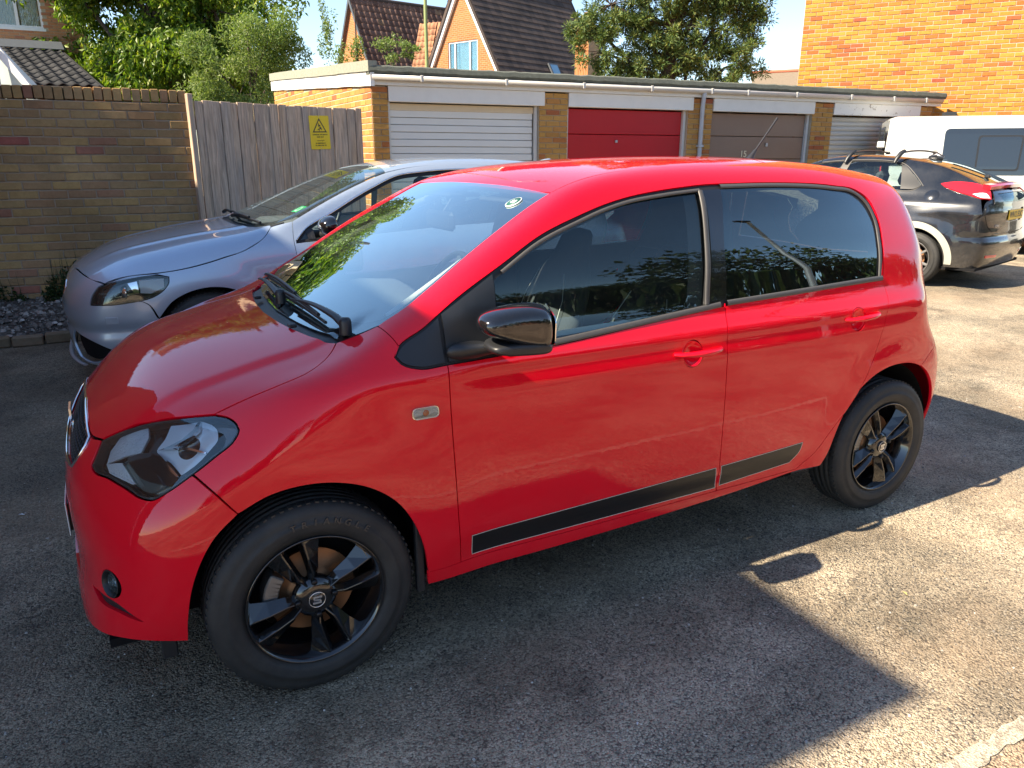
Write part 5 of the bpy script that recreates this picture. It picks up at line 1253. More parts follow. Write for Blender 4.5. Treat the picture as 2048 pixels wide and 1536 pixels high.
# wipers
def wiper(p0, p1, b0, b1):
    w_ = empty('wiper', (0, 0, 0)); w_.parent = RED
    def on(p, h): 
        P = RK.at('T', [p])[0]; n_ = RS.grad(P[None])[0]; return tuple(P+n_*h)
    arm = [on((p0[0]+(p1[0]-p0[0])*t, p0[1]+(p1[1]-p0[1])*t), .028+.018*math.sin(math.pi*t)) for t in np.linspace(0, 1, 9)]
    MB().tube(arm, [.015, .014, .013, .011, .010, .009, .008, .007, .007], 8, flat=.6).build('wiper_arm', M['trim'], w_)
    bl = [on((b0[0]+(b1[0]-b0[0])*t, b0[1]+(b1[1]-b0[1])*t), .012) for t in np.linspace(0, 1, 21)]
    MB().tube(bl, .0055, 6).build('wiper_blade', M['trim'], w_)
    bl2 = [on((b0[0]+(b1[0]-b0[0])*t, b0[1]+(b1[1]-b0[1])*t), .024+.012*math.sin(math.pi*t)) for t in np.linspace(.08, .92, 15)]
    MB().tube(bl2, .0065, 6).build('blade_frame', M['trim'], w_)
    c_ = on(p0, .02); MB().lathe([(.0, .03), (.014, .028), (.018, .018), (.018, -.02)], 16, 'z', c=c_).build('wiper_pivot', M['trim'], w_)
wiper((.205, -.555), (.158, -.10), (.175, -.44), (.160, .20))
wiper((.145, .02), (.165, .47), (.185, -.10), (.20, .56))
for k_ in ((.10, -.30), (.10, .25)):
    P = RK.at('T', [k_])[0]; MB().box(-.012, .012, -.016, .016, 0, .012, Matrix.Translation(P), .003).build('washer_jet', M['trim'], RED)
# aerial at the back of the roof
ae = MB().tube([(2.300, 0, 1.452), (2.315, 0, 1.475), (2.335, 0, 1.50)], [.020, .012, .007], 12).build('aerial_base', M['trim'], RED)
MB().tube([(2.332, 0, 1.497), (2.39, 0, 1.565), (2.455, 0, 1.642)], [.0045, .0045, .0055], 8).build('aerial_rod', M['trim'], ae)

# cabin
cab = empty('cabin', (0, 0, 0)); cab.parent = RED
MB().box(.42, 2.5, -.70, .70, .22, .26).build('floor_carpet', M['interior'], cab)
dsh = MB(); vs = []; prof = [(.30, .86), (.38, .935), (.55, .955), (.68, .945), (.74, .91), (.75, .80), (.70, .66), (.62, .50), (.45, .45)]
for y in np.linspace(-.70, .70, 21):
    hump = .035*math.exp(-((y-.34)/.20)**2)
    for (x, z) in prof: vs.append((x-.10*(abs(y)/.7)**2*0, y, z+(hump if x > .5 and z > .85 else 0)-.03*(abs(y)/.7)**3))
k = len(prof); dsh.add(vs, [(i*k+j, i*k+j+1, (i+1)*k+j+1, (i+1)*k+j) for i in range(20) for j in range(k-1)], True)
dsh.build('dashboard', M['dash'], cab)
MB().box(.735, .755, -.66, .10, .80, .88, None, .006).build('dash_panel', M['red'], cab)
for y in (-.60, -.05, .05, .60): MB().lathe([(.0, .0), (.035, .0), (.042, .012), (.045, .0)], 20, 'x', c=(.755, y, .86)).build('air_vent', M['trim'], cab)
sw = MB(); pts = []
mw = Matrix.Translation((.90, .34, .90)) @ Matrix.Rotation(rad(-62), 4, 'Y')
pts = [tuple(mw @ Vector((.185*math.cos(a), .185*math.sin(a), 0))) for a in np.linspace(0, 2*math.pi, 40, endpoint=False)]
stw = sw.tube(pts, .014, 10, closed=True).build('steering_wheel', M['trim'], cab)
hb_ = MB()
for a in (0, math.pi, -math.pi/2): hb_.box(.03, .18, -.018, .018, -.008, .008, mw @ Matrix.Rotation(a, 4, 'Z'), .003)
hb_.lathe([(0, .02), (.055, .015), (.06, -.02), (0, -.03)], 24, 'z'); hb_.v[-96:] = [tuple(mw @ Vector(v)) for v in hb_.v[-96:]]
hb_.build('wheel_boss', M['interior'], cab)
def seat(x, y, w=.50, hr=True, back=.62):
    s_ = empty('seat', (x, y, 0)); s_.parent = cab
    MB().box(-.05, .47, -w/2, w/2, .36, .52, Matrix.Rotation(rad(-6), 4, 'Y'), .05).build('seat_cushion', M['cloth'], s_)
    rings = []
    for t, hw_, th in [(0, w*.50, .075), (.25, w*.52, .075), (.55, w*.50, .065), (.78, w*.40, .055), (.88, w*.24, .05), (1.0, w*.22, .05), (1.10, w*.18, .04)]:
        cx_ = .40+.24*t; cz = .45+back*t+.02
        rings.append([(cx_+math.copysign(abs(math.cos(a))**.8, math.cos(a))*th, math.copysign(abs(math.sin(a))**.7, math.sin(a))*hw_, cz) for a in np.linspace(0, 2*math.pi, 20, endpoint=False)])
    b_ = loft(rings, 'seat_back', M['cloth'], s_); m_ = b_.modifiers.new('smooth', 'SUBSURF'); m_.render_levels = 1
    for sgn in (-1, 1):
        MB().tube([(.40+.24*t-.076, sgn*w*f, .47+back*t) for t, f in ((.02, .34), (.3, .36), (.6, .33), (.78, .22))], .0018, 5).build('piping', M['trim_grey'], s_)
    return s_
seat(.95, -.36); seat(.95, .36)
rs = empty('rear_bench', (1.62, 0, 0)); rs.parent = cab
MB().box(0, .45, -.58, .58, .38, .52, None, .05).build('bench_cushion', M['cloth'], rs); MB().box(.42, .56, -.58, .58, .48, 1.02, Matrix.Rotation(rad(0), 4, 'Y'), .05).build('bench_back', M['cloth'], rs)
MB().box(.9, 1.05, -.06, .06, .30, .48, None, .02).build('hand_brake', M['interior'], cab)
for sg in (-1, 1):
    MB().tube([(1.44, sg*.655, 1.20), (1.46, sg*.69, .90), (1.48, sg*.70, .45)], .018, 6, flat=.12).build('seat_belt', M['belt'], cab)
    MB().tube([(.32, sg*.57, 1.01), (.58, sg*.535, 1.15), (.82, sg*.485, 1.265), (.95, sg*.47, 1.31)], .018, 8).build('pillar_trim', M['trim_grey'], cab)
    MB().tube([(1.47, sg*.60, 1.34), (1.47, sg*.66, 1.20), (1.46, sg*.72, .98)], .035, 8, flat=.5).build('pillar_trim', M['trim_grey'], cab)
rm = MB().box(.74, .765, -.12, .12, 1.205, 1.275, Matrix.Translation((0, .02, 0)), .012).build('interior_mirror', M['trim'], cab)
MB().tube([(.76, .02, 1.26), (.80, .02, 1.315)], .006, 6).build('mirror_stalk', M['trim'], rm)
for y in (-.30, .30): MB().box(.84, .98, y-.17, y+.17, 1.315, 1.330, Matrix.Translation((0, 0, 0)), .006).build('sun_visor', M['interior'], cab)
# round permit sticker on the windscreen
P = RK.at('T', [(.812, -.446)])[0]; n_ = Vector(RS.grad(P[None])[0])
mw = Matrix.Translation(Vector(P)-n_*.002) @ n_.to_track_quat('Z', 'X').to_matrix().to_4x4()
M['sticker_w'] = mat('sticker_white', (.65, .72, .70), .5); M['sticker_g'] = mat('sticker_green', (.02, .10, .08), .5)
def TM(mb, mw): mb.v = [tuple(mw @ Vector(v)) for v in mb.v]; return mb
st = TM(MB().lathe([(.0, .0030), (.030, .0030), (.030, .0)], 28, 'z'), mw).build('windscreen_sticker', M['sticker_w'], RED)
TM(MB().lathe([(.0, .0034), (.0265, .0034), (.0265, .0030)], 28, 'z'), mw).build('sticker_disc', M['sticker_g'], st)
text('sticker_print', '88', .026, M['sticker_w'], st, mw @ Matrix.Translation((0, 0, .0037)) @ Matrix.Rotation(-math.pi/2, 4, 'Z'), .0002, True)
# ------------------------------------------------------------------ houses beyond
def fine_brick(name, c0, c1, mort, sx=1.):
    """brickwork seen from too far away to tell the bricks apart singly"""
    b = NB(name); vec = b.coord('Object'); br = b.n('TexBrick', Vector=vec, Scale=1.0); br.inputs['Color1'].default_value = (*c0, 1); br.inputs['Color2'].default_value = (*c1, 1); br.inputs['Mortar'].default_value = (*mort, 1)
    br.inputs['Brick Width'].default_value = .225; br.inputs['Row Height'].default_value = .075; br.inputs['Mortar Size'].default_value = .008; br.inputs['Mortar Smooth'].default_value = .1
    ns = b.noise(vec, 4., 5, .7); c = b.mix((b.ramp(ns, (.3, .35), (.6, 0)), 0), br, b.mix(1., br, (.7, .65, .6), 'MULTIPLY'))
    fac = b.n('Math', _operation='SUBTRACT'); fac.inputs[0].default_value = 1; b.link(br, fac, 'Fac', 1)
    return b.surf(b.bsdf(c, .9, 0, .2, b.bump(fac, .6, .008)))
M['far_brick'] = fine_brick('far_orange_brick', (.44, .155, .050), (.35, .115, .040), (.40, .29, .19))
M['tile_dark'] = brick_mat('dark_roof_tile', ((0, (.060, .048, .045)), (.5, (.085, .066, .060)), (1, (.105, .078, .068))), grime=.3)
M['tile_brown'] = brick_mat('brown_pantile', ((0, (.13, .075, .060)), (.5, (.185, .110, .088)), (.9, (.22, .13, .10)), (1, (.26, .17, .11))), grime=.35)
M['tile_slate'] = brick_mat('slate_grey_tile', ((0, (.026, .027, .029)), (.5, (.038, .039, .041)), (1, (.055, .055, .055))), grime=.3)
M['tile_orange'] = brick_mat('terracotta_tile', ((0, (.42, .20, .11)), (.5, (.50, .26, .15)), (1, (.36, .17, .10))), grime=.3)
M['lead'] = mat('lead_flashing', (.07, .08, .092), .6, .2, var=.2)
M['upvc'] = mat('white_upvc', (.78, .79, .78), .35)
M['curtain'] = mat('pale_curtain', (.80, .80, .74), .9, var=.08)
M['room'] = mat('dim_room', (.16, .18, .17), .9, var=.4, vscale=1.5)
M['pane'] = glass('house_glass', (.9, .93, .92), dirt=.03, refl=.8)
def TileMesh(w, l, m, curved=True, t=.018):
    """one pantile: rolls across u, laps down v"""
    mb = MB(); n = 7 if curved else 2; vs = []
    for v in (0, l):
        for i in range(n):
            u = w*i/(n-1); h = (.030*math.sin(2*math.pi*i/(n-1)+.6) if curved else 0)+(.026 if v == l else .004)
            vs.append((u, v, h))
    for i in range(n): u = w*i/(n-1); h = (.030*math.sin(2*math.pi*i/(n-1)+.6) if curved else 0)+.026-t; vs.append((u, l, h))
    mb.add(vs, [(i, i+1, n+i+1, n+i) for i in range(n-1)]+[(n+i, n+i+1, 2*n+i+1, 2*n+i) for i in range(n-1)], True)
    return mb.mesh('tile', [m])
def tiled_slope(parent, top_a, top_b, down, length, m, w=.30, g=.31, curved=True, name='tile', inside=None, limit=300, off=Vector()):
    """tiles from the ridge line top_a->top_b running down the slope"""
    ud = (top_b-top_a).normalized(); dd = down.normalized(); nn = ud.cross(dd); 
    if nn.z < 0: nn = -nn
    me = TileMesh(w, g*1.12, m, curved); cells = []
    for r in range(int(length/g)):
        for c in range(-60, int((top_b-top_a).length/w)+60):
            if inside is None:
                if c < 0 or (c+1)*w > (top_b-top_a).length+.02: continue
            elif not inside((c+.5)*w, (r+.5)*g): continue
            cells.append((c, r))
    cells.sort(key=lambda q: (0 if in_view(top_a+ud*(q[0]*w)+dd*(q[1]*g)) else 1, (top_a+ud*(q[0]*w)+dd*(q[1]*g)-CAMP).length))
    B = Matrix((ud, dd, ud.cross(dd))).transposed().to_4x4(); flip = ud.cross(dd).z < 0
    if flip: B = Matrix((ud, dd, -ud.cross(dd))).transposed().to_4x4()
    rest = MB(); po = parent.location
    for i, (c, r) in enumerate(cells):
        p = top_a+ud*(c*w)+dd*(r*g)+nn*.02; mw = Matrix.Translation(p-po) @ B
        if i < limit and not flip: o = link(name, me, None, parent); o.matrix_local = mw
        else:
            if flip and i < limit:
                key = ('flipt', me.name)
                if key not in BRICK:
                    mb2 = MB(); mb2.add([v.co.copy() for v in me.vertices], [tuple(p_.vertices) for p_ in me.polygons], True); BRICK[key] = mb2
                mb3 = MB(); mb3.add([mw @ v.co for v in me.vertices], [tuple(p_.vertices)[::-1] for p_ in me.polygons], True); mb3.v = [tuple(Vector(v)-(p-po)) for v in mb3.v]
                kk = ('fm', me.name, tuple(round(x, 3) for x in ud), tuple(round(x, 3) for x in dd))
                if kk not in BRICK: BRICK[kk] = mb3.mesh('tile', [m])
                o = link(name, BRICK[kk], None, parent, p-po)
            else: rest.add([mw @ v.co for v in me.vertices], [tuple(p_.vertices) for p_ in me.polygons], True)
    if rest.v: o = rest.build('tile_courses', m, parent); o['kind'] = 'stuff'
def quad(name, pts, m, parent, th=.0, smooth=False):
    po = parent.location if parent else Vector(); pts = [Vector(p)-po for p in pts]; mb = MB()
    if th:
        nn = (pts[1]-pts[0]).cross(pts[2]-pts[0]).normalized(); nn = -nn if nn.z < -.05 else nn; k = len(pts)
        mb.add(pts+[p-nn*th for p in pts], [tuple(range(k)), tuple(range(2*k-1, k-1, -1))]+[(i, (i+1) % k, k+(i+1) % k, k+i) for i in range(k)])
    else: mb.add(pts, [tuple(range(len(pts)))])
    return mb.build(name, m, parent)

# house A: steep gable with ridge running away to the right
rdir = Vector((20.63-14.11, 30.73-28.15, 0)).normalized(); 
rdir = (Vector((.66*.8772+.75*.48008, -.66*.48008+.75*.8772, 0))).normalized()
gdir = Vector((rdir.y, -rdir.x, 0))      # to the right along the gable
AP = Vector((14.11, 28.15, 8.55)); HB = empty('gabled_house', (14.11, 28.15, 0), 0, 'steep roofed orange brick house with white bargeboards and a gable window', 'house')
sl = 1.72      # rise per metre
z1 = 2.2; hw = (AP.z-z1)/sl; Lr = 7.3
def ap(s, u, z): return Vector((AP.x, AP.y, 0))+gdir*s+rdir*u+Vector((0, 0, z))
# gable wall with window opening (object axes turned so the brick texture lies in the wall)
def wall_obj(name, outline, m, parent, origin, xd, yd_n, th=.25, holes=()):
    """vertical wall: outline in (along, up); its local XY plane is the wall face"""
    loops = [np.array(outline, float)]+[np.array(h, float) for h in holes]; V2, F, li = cdt(loops, 50.)
    mb = MB(); k = len(V2); mb.add([(u, v, 0) for u, v in V2]+[(u, v, -th) for u, v in V2], [tuple(int(i) for i in f) for f in F]+[tuple(int(i)+k for i in f[::-1]) for f in F])
    for L in li: mb.add([(V2[i][0], V2[i][1], d) for d in (0, -th) for i in L], [(j, (j+1) % len(L), len(L)+(j+1) % len(L), len(L)+j) for j in range(len(L))])
    o = mb.build(name, m, parent); R_ = Matrix((xd, Vector((0, 0, 1)), yd_n)).transposed().to_4x4(); o.matrix_local = Matrix.Translation(origin-parent.location) @ R_; return o
fn = -rdir
win = [(-.86, 4.55), (.86, 4.55), (.86, 6.02), (-.86, 6.02)]
wall_obj('gable_wall', [(-hw+.15, 0), (hw-.15, 0), (hw-.15, z1+.1), (0, AP.z-.2), (-hw+.15, z1+.1)], M['far_brick'], HB, Vector((AP.x, AP.y, 0)), gdir, fn, holes=[win])
def window(parent, origin, xd, nrm, w, h, lights, depth=.06, curtain=True, name='window'):
    t = empty(name, (0, 0, 0)); t.parent = parent; R_ = Matrix((xd, Vector((0, 0, 1)), nrm)).transposed().to_4x4(); t.matrix_local = Matrix.Translation(origin-parent.location) @ R_
    f = MB(); b = .06; f.box(0, w, 0, b, -.04, .02); f.box(0, w, h-b, h, -.04, .02); f.box(0, b, b, h-b, -.04, .02); f.box(w-b, w, b, h-b, -.04, .02)
    x = 0
    for l in lights[:-1]: x += l*w; f.box(x-.035, x+.035, b, h-b, -.035, .018)
    f.build('frame', M['upvc'], t); MB().box(b, w-b, b, h-b, -.015, -.010).build('pane', M['pane'], t); MB().box(0, w, 0, h, -.5, -.45).build('room_wall', M['room'], t)
    MB().box(-.04, w+.04, -.06, -.002, -.04, .07).build('sill', M['upvc'], t)
    if curtain:
        c = MB(); n = 40
        for (a, e) in curtain: 
            vs = []
            for i in range(n+1): u = (a+(e-a)*i/n)*w; vs += [(u, b, -.05+.012*math.sin(i*1.7)), (u, h-b, -.05+.012*math.sin(i*1.7+.3))]
            c.add(vs, [(2*i, 2*i+1, 2*i+3, 2*i+2) for i in range(n)], True)
        c.build('curtain', M['curtain'], t)
    return t
window(HB, ap(-.86, 0, 4.55)+rdir*.06, gdir, fn, 1.72, 1.47, [.22, .5, .28], curtain=[(.16, .30), (.36, .70), (.78, .98)])
bw = .26
for s in (-1, 1):
    e_ = Vector((s*1.0, 0, -sl)).normalized(); pts2 = [(0, AP.z+.05), (s*(hw+.12), AP.z+.05-sl*(hw+.12)), (s*(hw+.12)-s*.30, AP.z+.05-sl*(hw+.12)), (0, AP.z-.50)]
    mb = MB().prism([(u, v) for u, v in pts2], -.14, -.02, lambda u, v, d: Vector((0, 0, 0))+gdir*u+rdir*d+Vector((0, 0, v))); mb.build('bargeboard', M['upvc'], HB)
    top_a, top_b = ap(0, -.2, AP.z+.02), ap(0, Lr, AP.z+.02); dn = gdir*s+Vector((0, 0, -sl)); ll = math.hypot(hw+.2, (hw+.2)*sl)
    quad('roof', [top_a, top_b, top_b+dn.normalized()*ll, top_a+dn.normalized()*ll], M['tile_dark'], HB, .12)
    # flat interlocking tiles laid in long visible courses
    nrow = int(ll/.30); ud = rdir; dd = dn.normalized(); nn = ud.cross(dd); nn = nn if nn.z > 0 else -nn
    for r in range(nrow):
        mb = MB(); rr_ = random.Random(r+s*100); k = int((Lr+.2)/.33)
        for c in range(k):
            a = top_a+ud*(c*.33+.004)+dd*(r*.30)+nn*(.012+rr_.uniform(0, .004)); b_ = a+ud*.322; c2 = dd*.335+nn*.028; t_ = nn*-.02
            mb.add([a, b_, b_+c2, a+c2, a+c2+t_, b_+c2+t_], [(0, 1, 2, 3), (3, 2, 5, 4)])
        mb.v = [tuple(Vector(v)-HB.location) for v in mb.v]; mb.build('tile_course', M['tile_dark'], HB)
rt = MB().tube([Vector(v)-HB.location for v in (ap(0, -.22, AP.z+.03), ap(0, Lr+.02, AP.z+.03))], .11, 10); rt.build('ridge_tiles', M['tile_dark'], HB)
wall_obj('rear_gable', [(-hw+.15, 0), (hw-.15, 0), (hw-.15, z1+.1), (0, AP.z-.2), (-hw+.15, z1+.1)], M['far_brick'], HB, ap(0, Lr-.2, 0), gdir, fn)
for s in (-1, 1): wall_obj('side_wall', [(0, 0), (Lr-.2, 0), (Lr-.2, z1+.15), (0, z1+.15)], M['far_brick'], HB, ap(s*(hw-.15), 0, 0), rdir, gdir*s)
# roof window low on the right slope
sk0 = ap(0, 0, AP.z)+gdir*(.0); dd = (gdir+Vector((0, 0, -sl))).normalized(); nn = rdir.cross(dd); nn = nn if nn.z > 0 else -nn
base = ap(0, 3.15, AP.z)+dd*3.85+nn*.06-HB.location
mb = MB(); mb.add([base+rdir*u+dd*v+nn*h for h in (0, .07) for u, v in ((0, 0), (.62, 0), (.62, .95), (0, .95))], [(4, 5, 6, 7), (0, 1, 5, 4), (1, 2, 6, 5), (2, 3, 7, 6), (3, 0, 4, 7)]); sw_ = mb.build('roof_window', M['lead'], HB)
mb = MB(); mb.add([base+rdir*u+dd*v+nn*.075 for u, v in ((.07, .07), (.55, .07), (.55, .88), (.07, .88))], [(0, 1, 2, 3)]); mb.build('pane', mat('roof_glass', (.10, .22, .35), .08, coat=1.), sw_)
# chimney stack with pot
CH = empty('chimney', (16.6, 22.6, 0), rad(20), 'orange brick chimney stack with a terracotta pot beside the dark roof', 'chimney')
cw_ = .72; cz = 5.95
mb = MB(); mb.box(-cw_/2, cw_/2, -.3, .3, 0, cz-.28); mb.box(-cw_/2-.03, cw_/2+.03, -.33, .33, cz-.28, cz-.02); mb.build('stack', None or M['far_brick2'] if 'far_brick2' in M else M['far_brick'], CH)
MB().lathe([(.46, cz-.02), (.40, cz+.04), (.20, cz+.16), (.15, cz+.20), (0, cz+.2)], 4, 'z', smooth=False).build('flaunching', mat('flaunching', (.45, .33, .22), .9), CH).rotation_euler = (0, 0, math.pi/4)
MB().lathe([(.14, cz+.15), (.125, cz+.45), (.15, cz+.48), (.15, cz+.53), (.11, cz+.53), (.10, cz+.2)], 20, 'z').build('pot', M['tile_orange'], CH)
mb = MB(); mb.lathe([(0, cz+.66), (.16, cz+.63), (.17, cz+.61), (0, cz+.62)], 14, 'z'); mb.box(-.01, .01, -.01, .01, cz+.5, cz+.63); mb.build('cowl', M['lead'], CH)
# a tiled lean wing left of the gable
WG = empty('side_wing', (12.2, 29.6, 0), 0, 'low terracotta tiled wing between the brown roof and the steep gable', 'house wing')
def cw(right, fwd, z): return Vector((-.4098+right*.8772+fwd*.48008, -2.6672-right*.48008+fwd*.8772, z))
a0, a1, a2, a3 = cw(-4.05, 36.5, 7.02), cw(-3.10, 35.9, 7.02), cw(-3.55, 34.6, 4.2), cw(-4.50, 35.2, 4.2)
quad('roof', [a0, a1, a2, a3], M['tile_orange'], WG, .1); tiled_slope(WG, a0, a1, (a3-a0), (a3-a0).length, M['tile_orange'], w=.24, g=.28)
quad('wall', [a3, a2, Vector((a2.x, a2.y, 0)), Vector((a3.x, a3.y, 0))], M['far_brick'], WG, .2)
# house B: brown pantiles, gable lit from the left
RA = Vector((12.03, 36.13, 8.72)); rb = Vector((.787*.8772+.617*.48008, -.787*.48008+.617*.8772, 0)).normalized(); gb = Vector((rb.y, -rb.x, 0))
HC = empty('pantiled_house', (12.03, 36.13, 0), 0, 'house with a steep brown pantiled roof seen past the garage corner', 'house')
sb_ = 1.85; z2 = 2.6; hb_w = (RA.z-z2)/sb_; Lb = 7.5
ta, tb = RA+rb*-.15, RA+rb*Lb; dn = (gb+Vector((0, 0, -sb_))).normalized(); ll = math.hypot(hb_w, RA.z-z2)
for s in (1, -1):
    d_ = (gb*s+Vector((0, 0, -sb_))).normalized(); quad('roof', [ta, tb, tb+d_*ll, ta+d_*ll], M['tile_brown'], HC, .1)
tiled_slope(HC, ta, tb, dn, ll, M['tile_brown'], w=.30, g=.33)
MB().tube([ta-HC.location+Vector((0, 0, .03)), tb-HC.location+Vector((0, 0, .03))], .10, 8).build('ridge_tiles', M['tile_dark'], HC)
wall_obj('gable_wall', [(-hb_w, 0), (hb_w, 0), (hb_w, z2), (0, RA.z-.1), (-hb_w, z2)], M['far_brick'], HC, Vector((RA.x, RA.y, 0)), gb, -rb)
for s in (-1, 1):
    p2 = [(0, RA.z+.06), (s*(hb_w+.1), RA.z+.06-sb_*(hb_w+.1)), (s*(hb_w+.1), RA.z-.14-sb_*(hb_w+.1)), (0, RA.z-.22)]
    MB().prism(p2, -.18, -.10, lambda u, v, d: gb*u+rb*d+Vector((0, 0, v))).build('verge', M['lead'], HC)
    wall_obj('side_wall', [(0, 0), (Lb, 0), (Lb, z2+.1), (0, z2+.1)], M['far_brick'], HC, Vector((RA.x, RA.y, 0))+gb*s*(hb_w-.1), rb, gb*s)
# far house at right with red ridge
HD = empty('distant_house', (45, 41, 0), 0, 'distant house with a red ridge and white gable left of the tall brick building', 'house')
d0, d1, d2, d3 = cw(17.6, 60, 7.32), cw(22.2, 60, 7.55), cw(21.9, 58, 6.0), cw(17.3, 58, 6.0)
quad('roof', [d0, d1, d2, d3], mat('far_roof', (.20, .155, .11), .9, var=.2), HD, .1)
MB().tube([d0-HD.location, d1-HD.location], .14, 8).build('ridge_tiles', mat('red_ridge', (.55, .17, .09), .8), HD)
quad('gable_wall', [cw(22.4, 57.9, 7.0), cw(20.0, 57.9, 5.9), cw(20.0, 57.9, 0), cw(24.5, 57.9, 0), cw(24.5, 57.9, 6.2)], mat('white_render', (.78, .76, .70), .8), HD, .2)
quad('wall', [d3, d2, Vector((d2.x, d2.y, 0)), Vector((d3.x, d3.y, 0))], mat('render_wall', (.5, .45, .38), .9), HD, .2)
ant = MB(); ab = cw(17.5, 59.5, 7.2); ant.tube([ab, ab+Vector((0, 0, 2.0))], .02, 6); 
for k in range(6): ant.tube([ab+Vector((.0+k*.1, -.18, 1.9)), ab+Vector((k*.1, .18, 1.9))], .01, 4)
ant.tube([ab+Vector((-.1, 0, 1.9)), ab+Vector((.6, 0, 1.9))], .012, 4)
tag(ant.build('tv_aerial', M['galv'], None), 'thin television aerial on a mast above the distant roof', 'aerial')
# slim green lamp column
PO = empty('lamp_column', (6.32, 13.4, 0), 0, 'slim pale green steel lamp column standing in front of the gable window', 'lamp post')
MB().tube([(0, 0, 0), (0, 0, 1.2), (0, 0, 6.8)], [.06, .042, .034], 14).build('column', mat('green_steel', (.23, .27, .10), .5, var=.1), PO)
MB().tube([(0, 0, 6.8), (.1, -.1, 7.1), (.5, -.5, 7.2)], .025, 10).build('arm', M['galv'], PO); MB().box(.4, .9, -.62, -.42, 7.15, 7.27, None, .03).build('lantern', M['galv'], PO)

# house L: orange brick, top left
HL0 = Vector((.15, 22.11, 0)); HLd = Vector((math.cos(rad(-2)), math.sin(rad(-2)), 0)); HLn = Vector((HLd.y, -HLd.x, 0))
HL_ = empty('orange_brick_house', HL0, 0, 'orange brick house at top left with a white casement window', 'house')
org = HL0-HLd*3.2
wx0, wx1, wz0, wz1 = 3.2-2.13, 3.2-.93, 4.62, 6.10
brickwork(HL_, org, HLd, HLn, 3.2, 7.4, M['brick_orange'], M['mortar'], 300, seed=31, mask=lambda u, z: not (wx0-.02 < u < wx1+.02 and wz0-.04 < z < wz1+.02), backing=True, depth=.25)
wall_obj('wall', [(0, 0), (3.2, 0), (3.2, 7.4), (0, 7.4)], M['mortar'], HL_, org, HLd, HLn, .25, holes=[[(wx0, wz0), (wx1, wz0), (wx1, wz1), (wx0, wz1)]])
window(HL_, org+HLd*wx0+Vector((0, 0, wz0))-HLn*.05, HLd, HLn, wx1-wx0, wz1-wz0, [.52, .48], curtain=[(.05, .50), (.58, .92)])
wall_obj('side_wall', [(.0, 0), (6, 0), (6, 7.4), (.0, 7.4)], M['far_brick'], HL_, HL0-HLn*.26, -HLn, HLd, .2)
mb = MB()
for i in range(5): mb.box(3.2-.24-.03*i*0, 3.2+.03+.0, .0, .01, 0, .01)
for i in range(4):
    q = Matrix.Rotation(math.atan2(HLd.y, HLd.x), 4, 'Z'); m_ = MB().box(3.2-.30, 3.2, -.02-.02*i, .02, 5.95+.075*i, 6.015+.075*i); m_.v = [tuple((q @ Vector(v))-HLd*3.2) for v in m_.v]; m_.build('corbel_brick', M['brick_orange'], HL_)
m_ = MB().box(-.5, 2.95, -.30, .05, 6.34, 6.52); m_.v = [tuple((Matrix.Rotation(math.atan2(HLd.y, HLd.x), 4, 'Z') @ Vector(v))-HLd*3.2) for v in m_.v]; m_.build('soffit', M['upvc'], HL_)
# lean-to roof in front of it
t0, t1 = cw(-11.3, 20.6, 3.98), cw(-8.85, 17.6, 2.86)   # right verge: top, eave
ua = HLd
Tl = t0-ua*2.3; dn_ = (t1-t0); LT = empty('lean_to', (t0.x, t0.y, 0), 0, 'lean-to with dark grey pantiles and a lead flashing below the window', 'lean-to')
tiled_slope(LT, Tl, t0, dn_, dn_.length, M['tile_slate'], w=.245, g=.36)
quad('roof', [Tl, t0, t1, t1-ua*2.3], M['tile_slate'], LT, .08)
quad('flashing', [Tl+Vector((0, 0, .20))-dn_.normalized()*.02, t0+Vector((0, 0, .20))-dn_.normalized()*.02, t0+dn_.normalized()*.22+Vector((0, 0, .07)), Tl+dn_.normalized()*.22+Vector((0, 0, .07))], M['lead'], LT, .02)
quad('eave_wall', [t1-ua*2.3, t1, Vector((t1.x, t1.y, 0)), Vector((t1.x, t1.y, 0))-ua*2.3], M['far_brick'], LT, .2)
quad('side_wall', [t0, t1, Vector((t1.x, t1.y, 0)), Vector((t0.x, t0.y, 0))], M['tile_slate'], LT, .1)
# white rendered gable with grey board and downpipe, just above the wall
c0 = cw(-9.05, 14.3, 0); WH = empty('white_outbuilding', c0, 0, 'pale painted outbuilding end with a sloping board at the far left edge', 'outbuilding')
R2 = Vector((.8772, -.48008, 0)); F2 = Vector((.48008, .8772, 0))
def wq(r, f, z): return cw(-9.05+r, 14.3+f, z)
quad('gable_wall', [wq(-1.2, 0, 0), wq(.55, 0, 0), wq(.55, 0, 2.66), wq(-.13, 0, 3.44), wq(-1.2, 0, 2.9)], mat('pale_render', (.55, .62, .58), .8, var=.1, vscale=3), WH, .2)
quad('bargeboard', [wq(.47, -.06, 2.60), wq(.56, -.06, 2.66), wq(-.08, -.06, 3.58), wq(-.20, -.06, 3.50)], M['upvc'], WH, .05)
MB().tube([wq(.02, -.12, 3.3)-c0, wq(.05, -.12, 2.9)-c0, wq(.08, -.12, .5)-c0], .045, 10).build('downpipe', M['pipe'], WH)

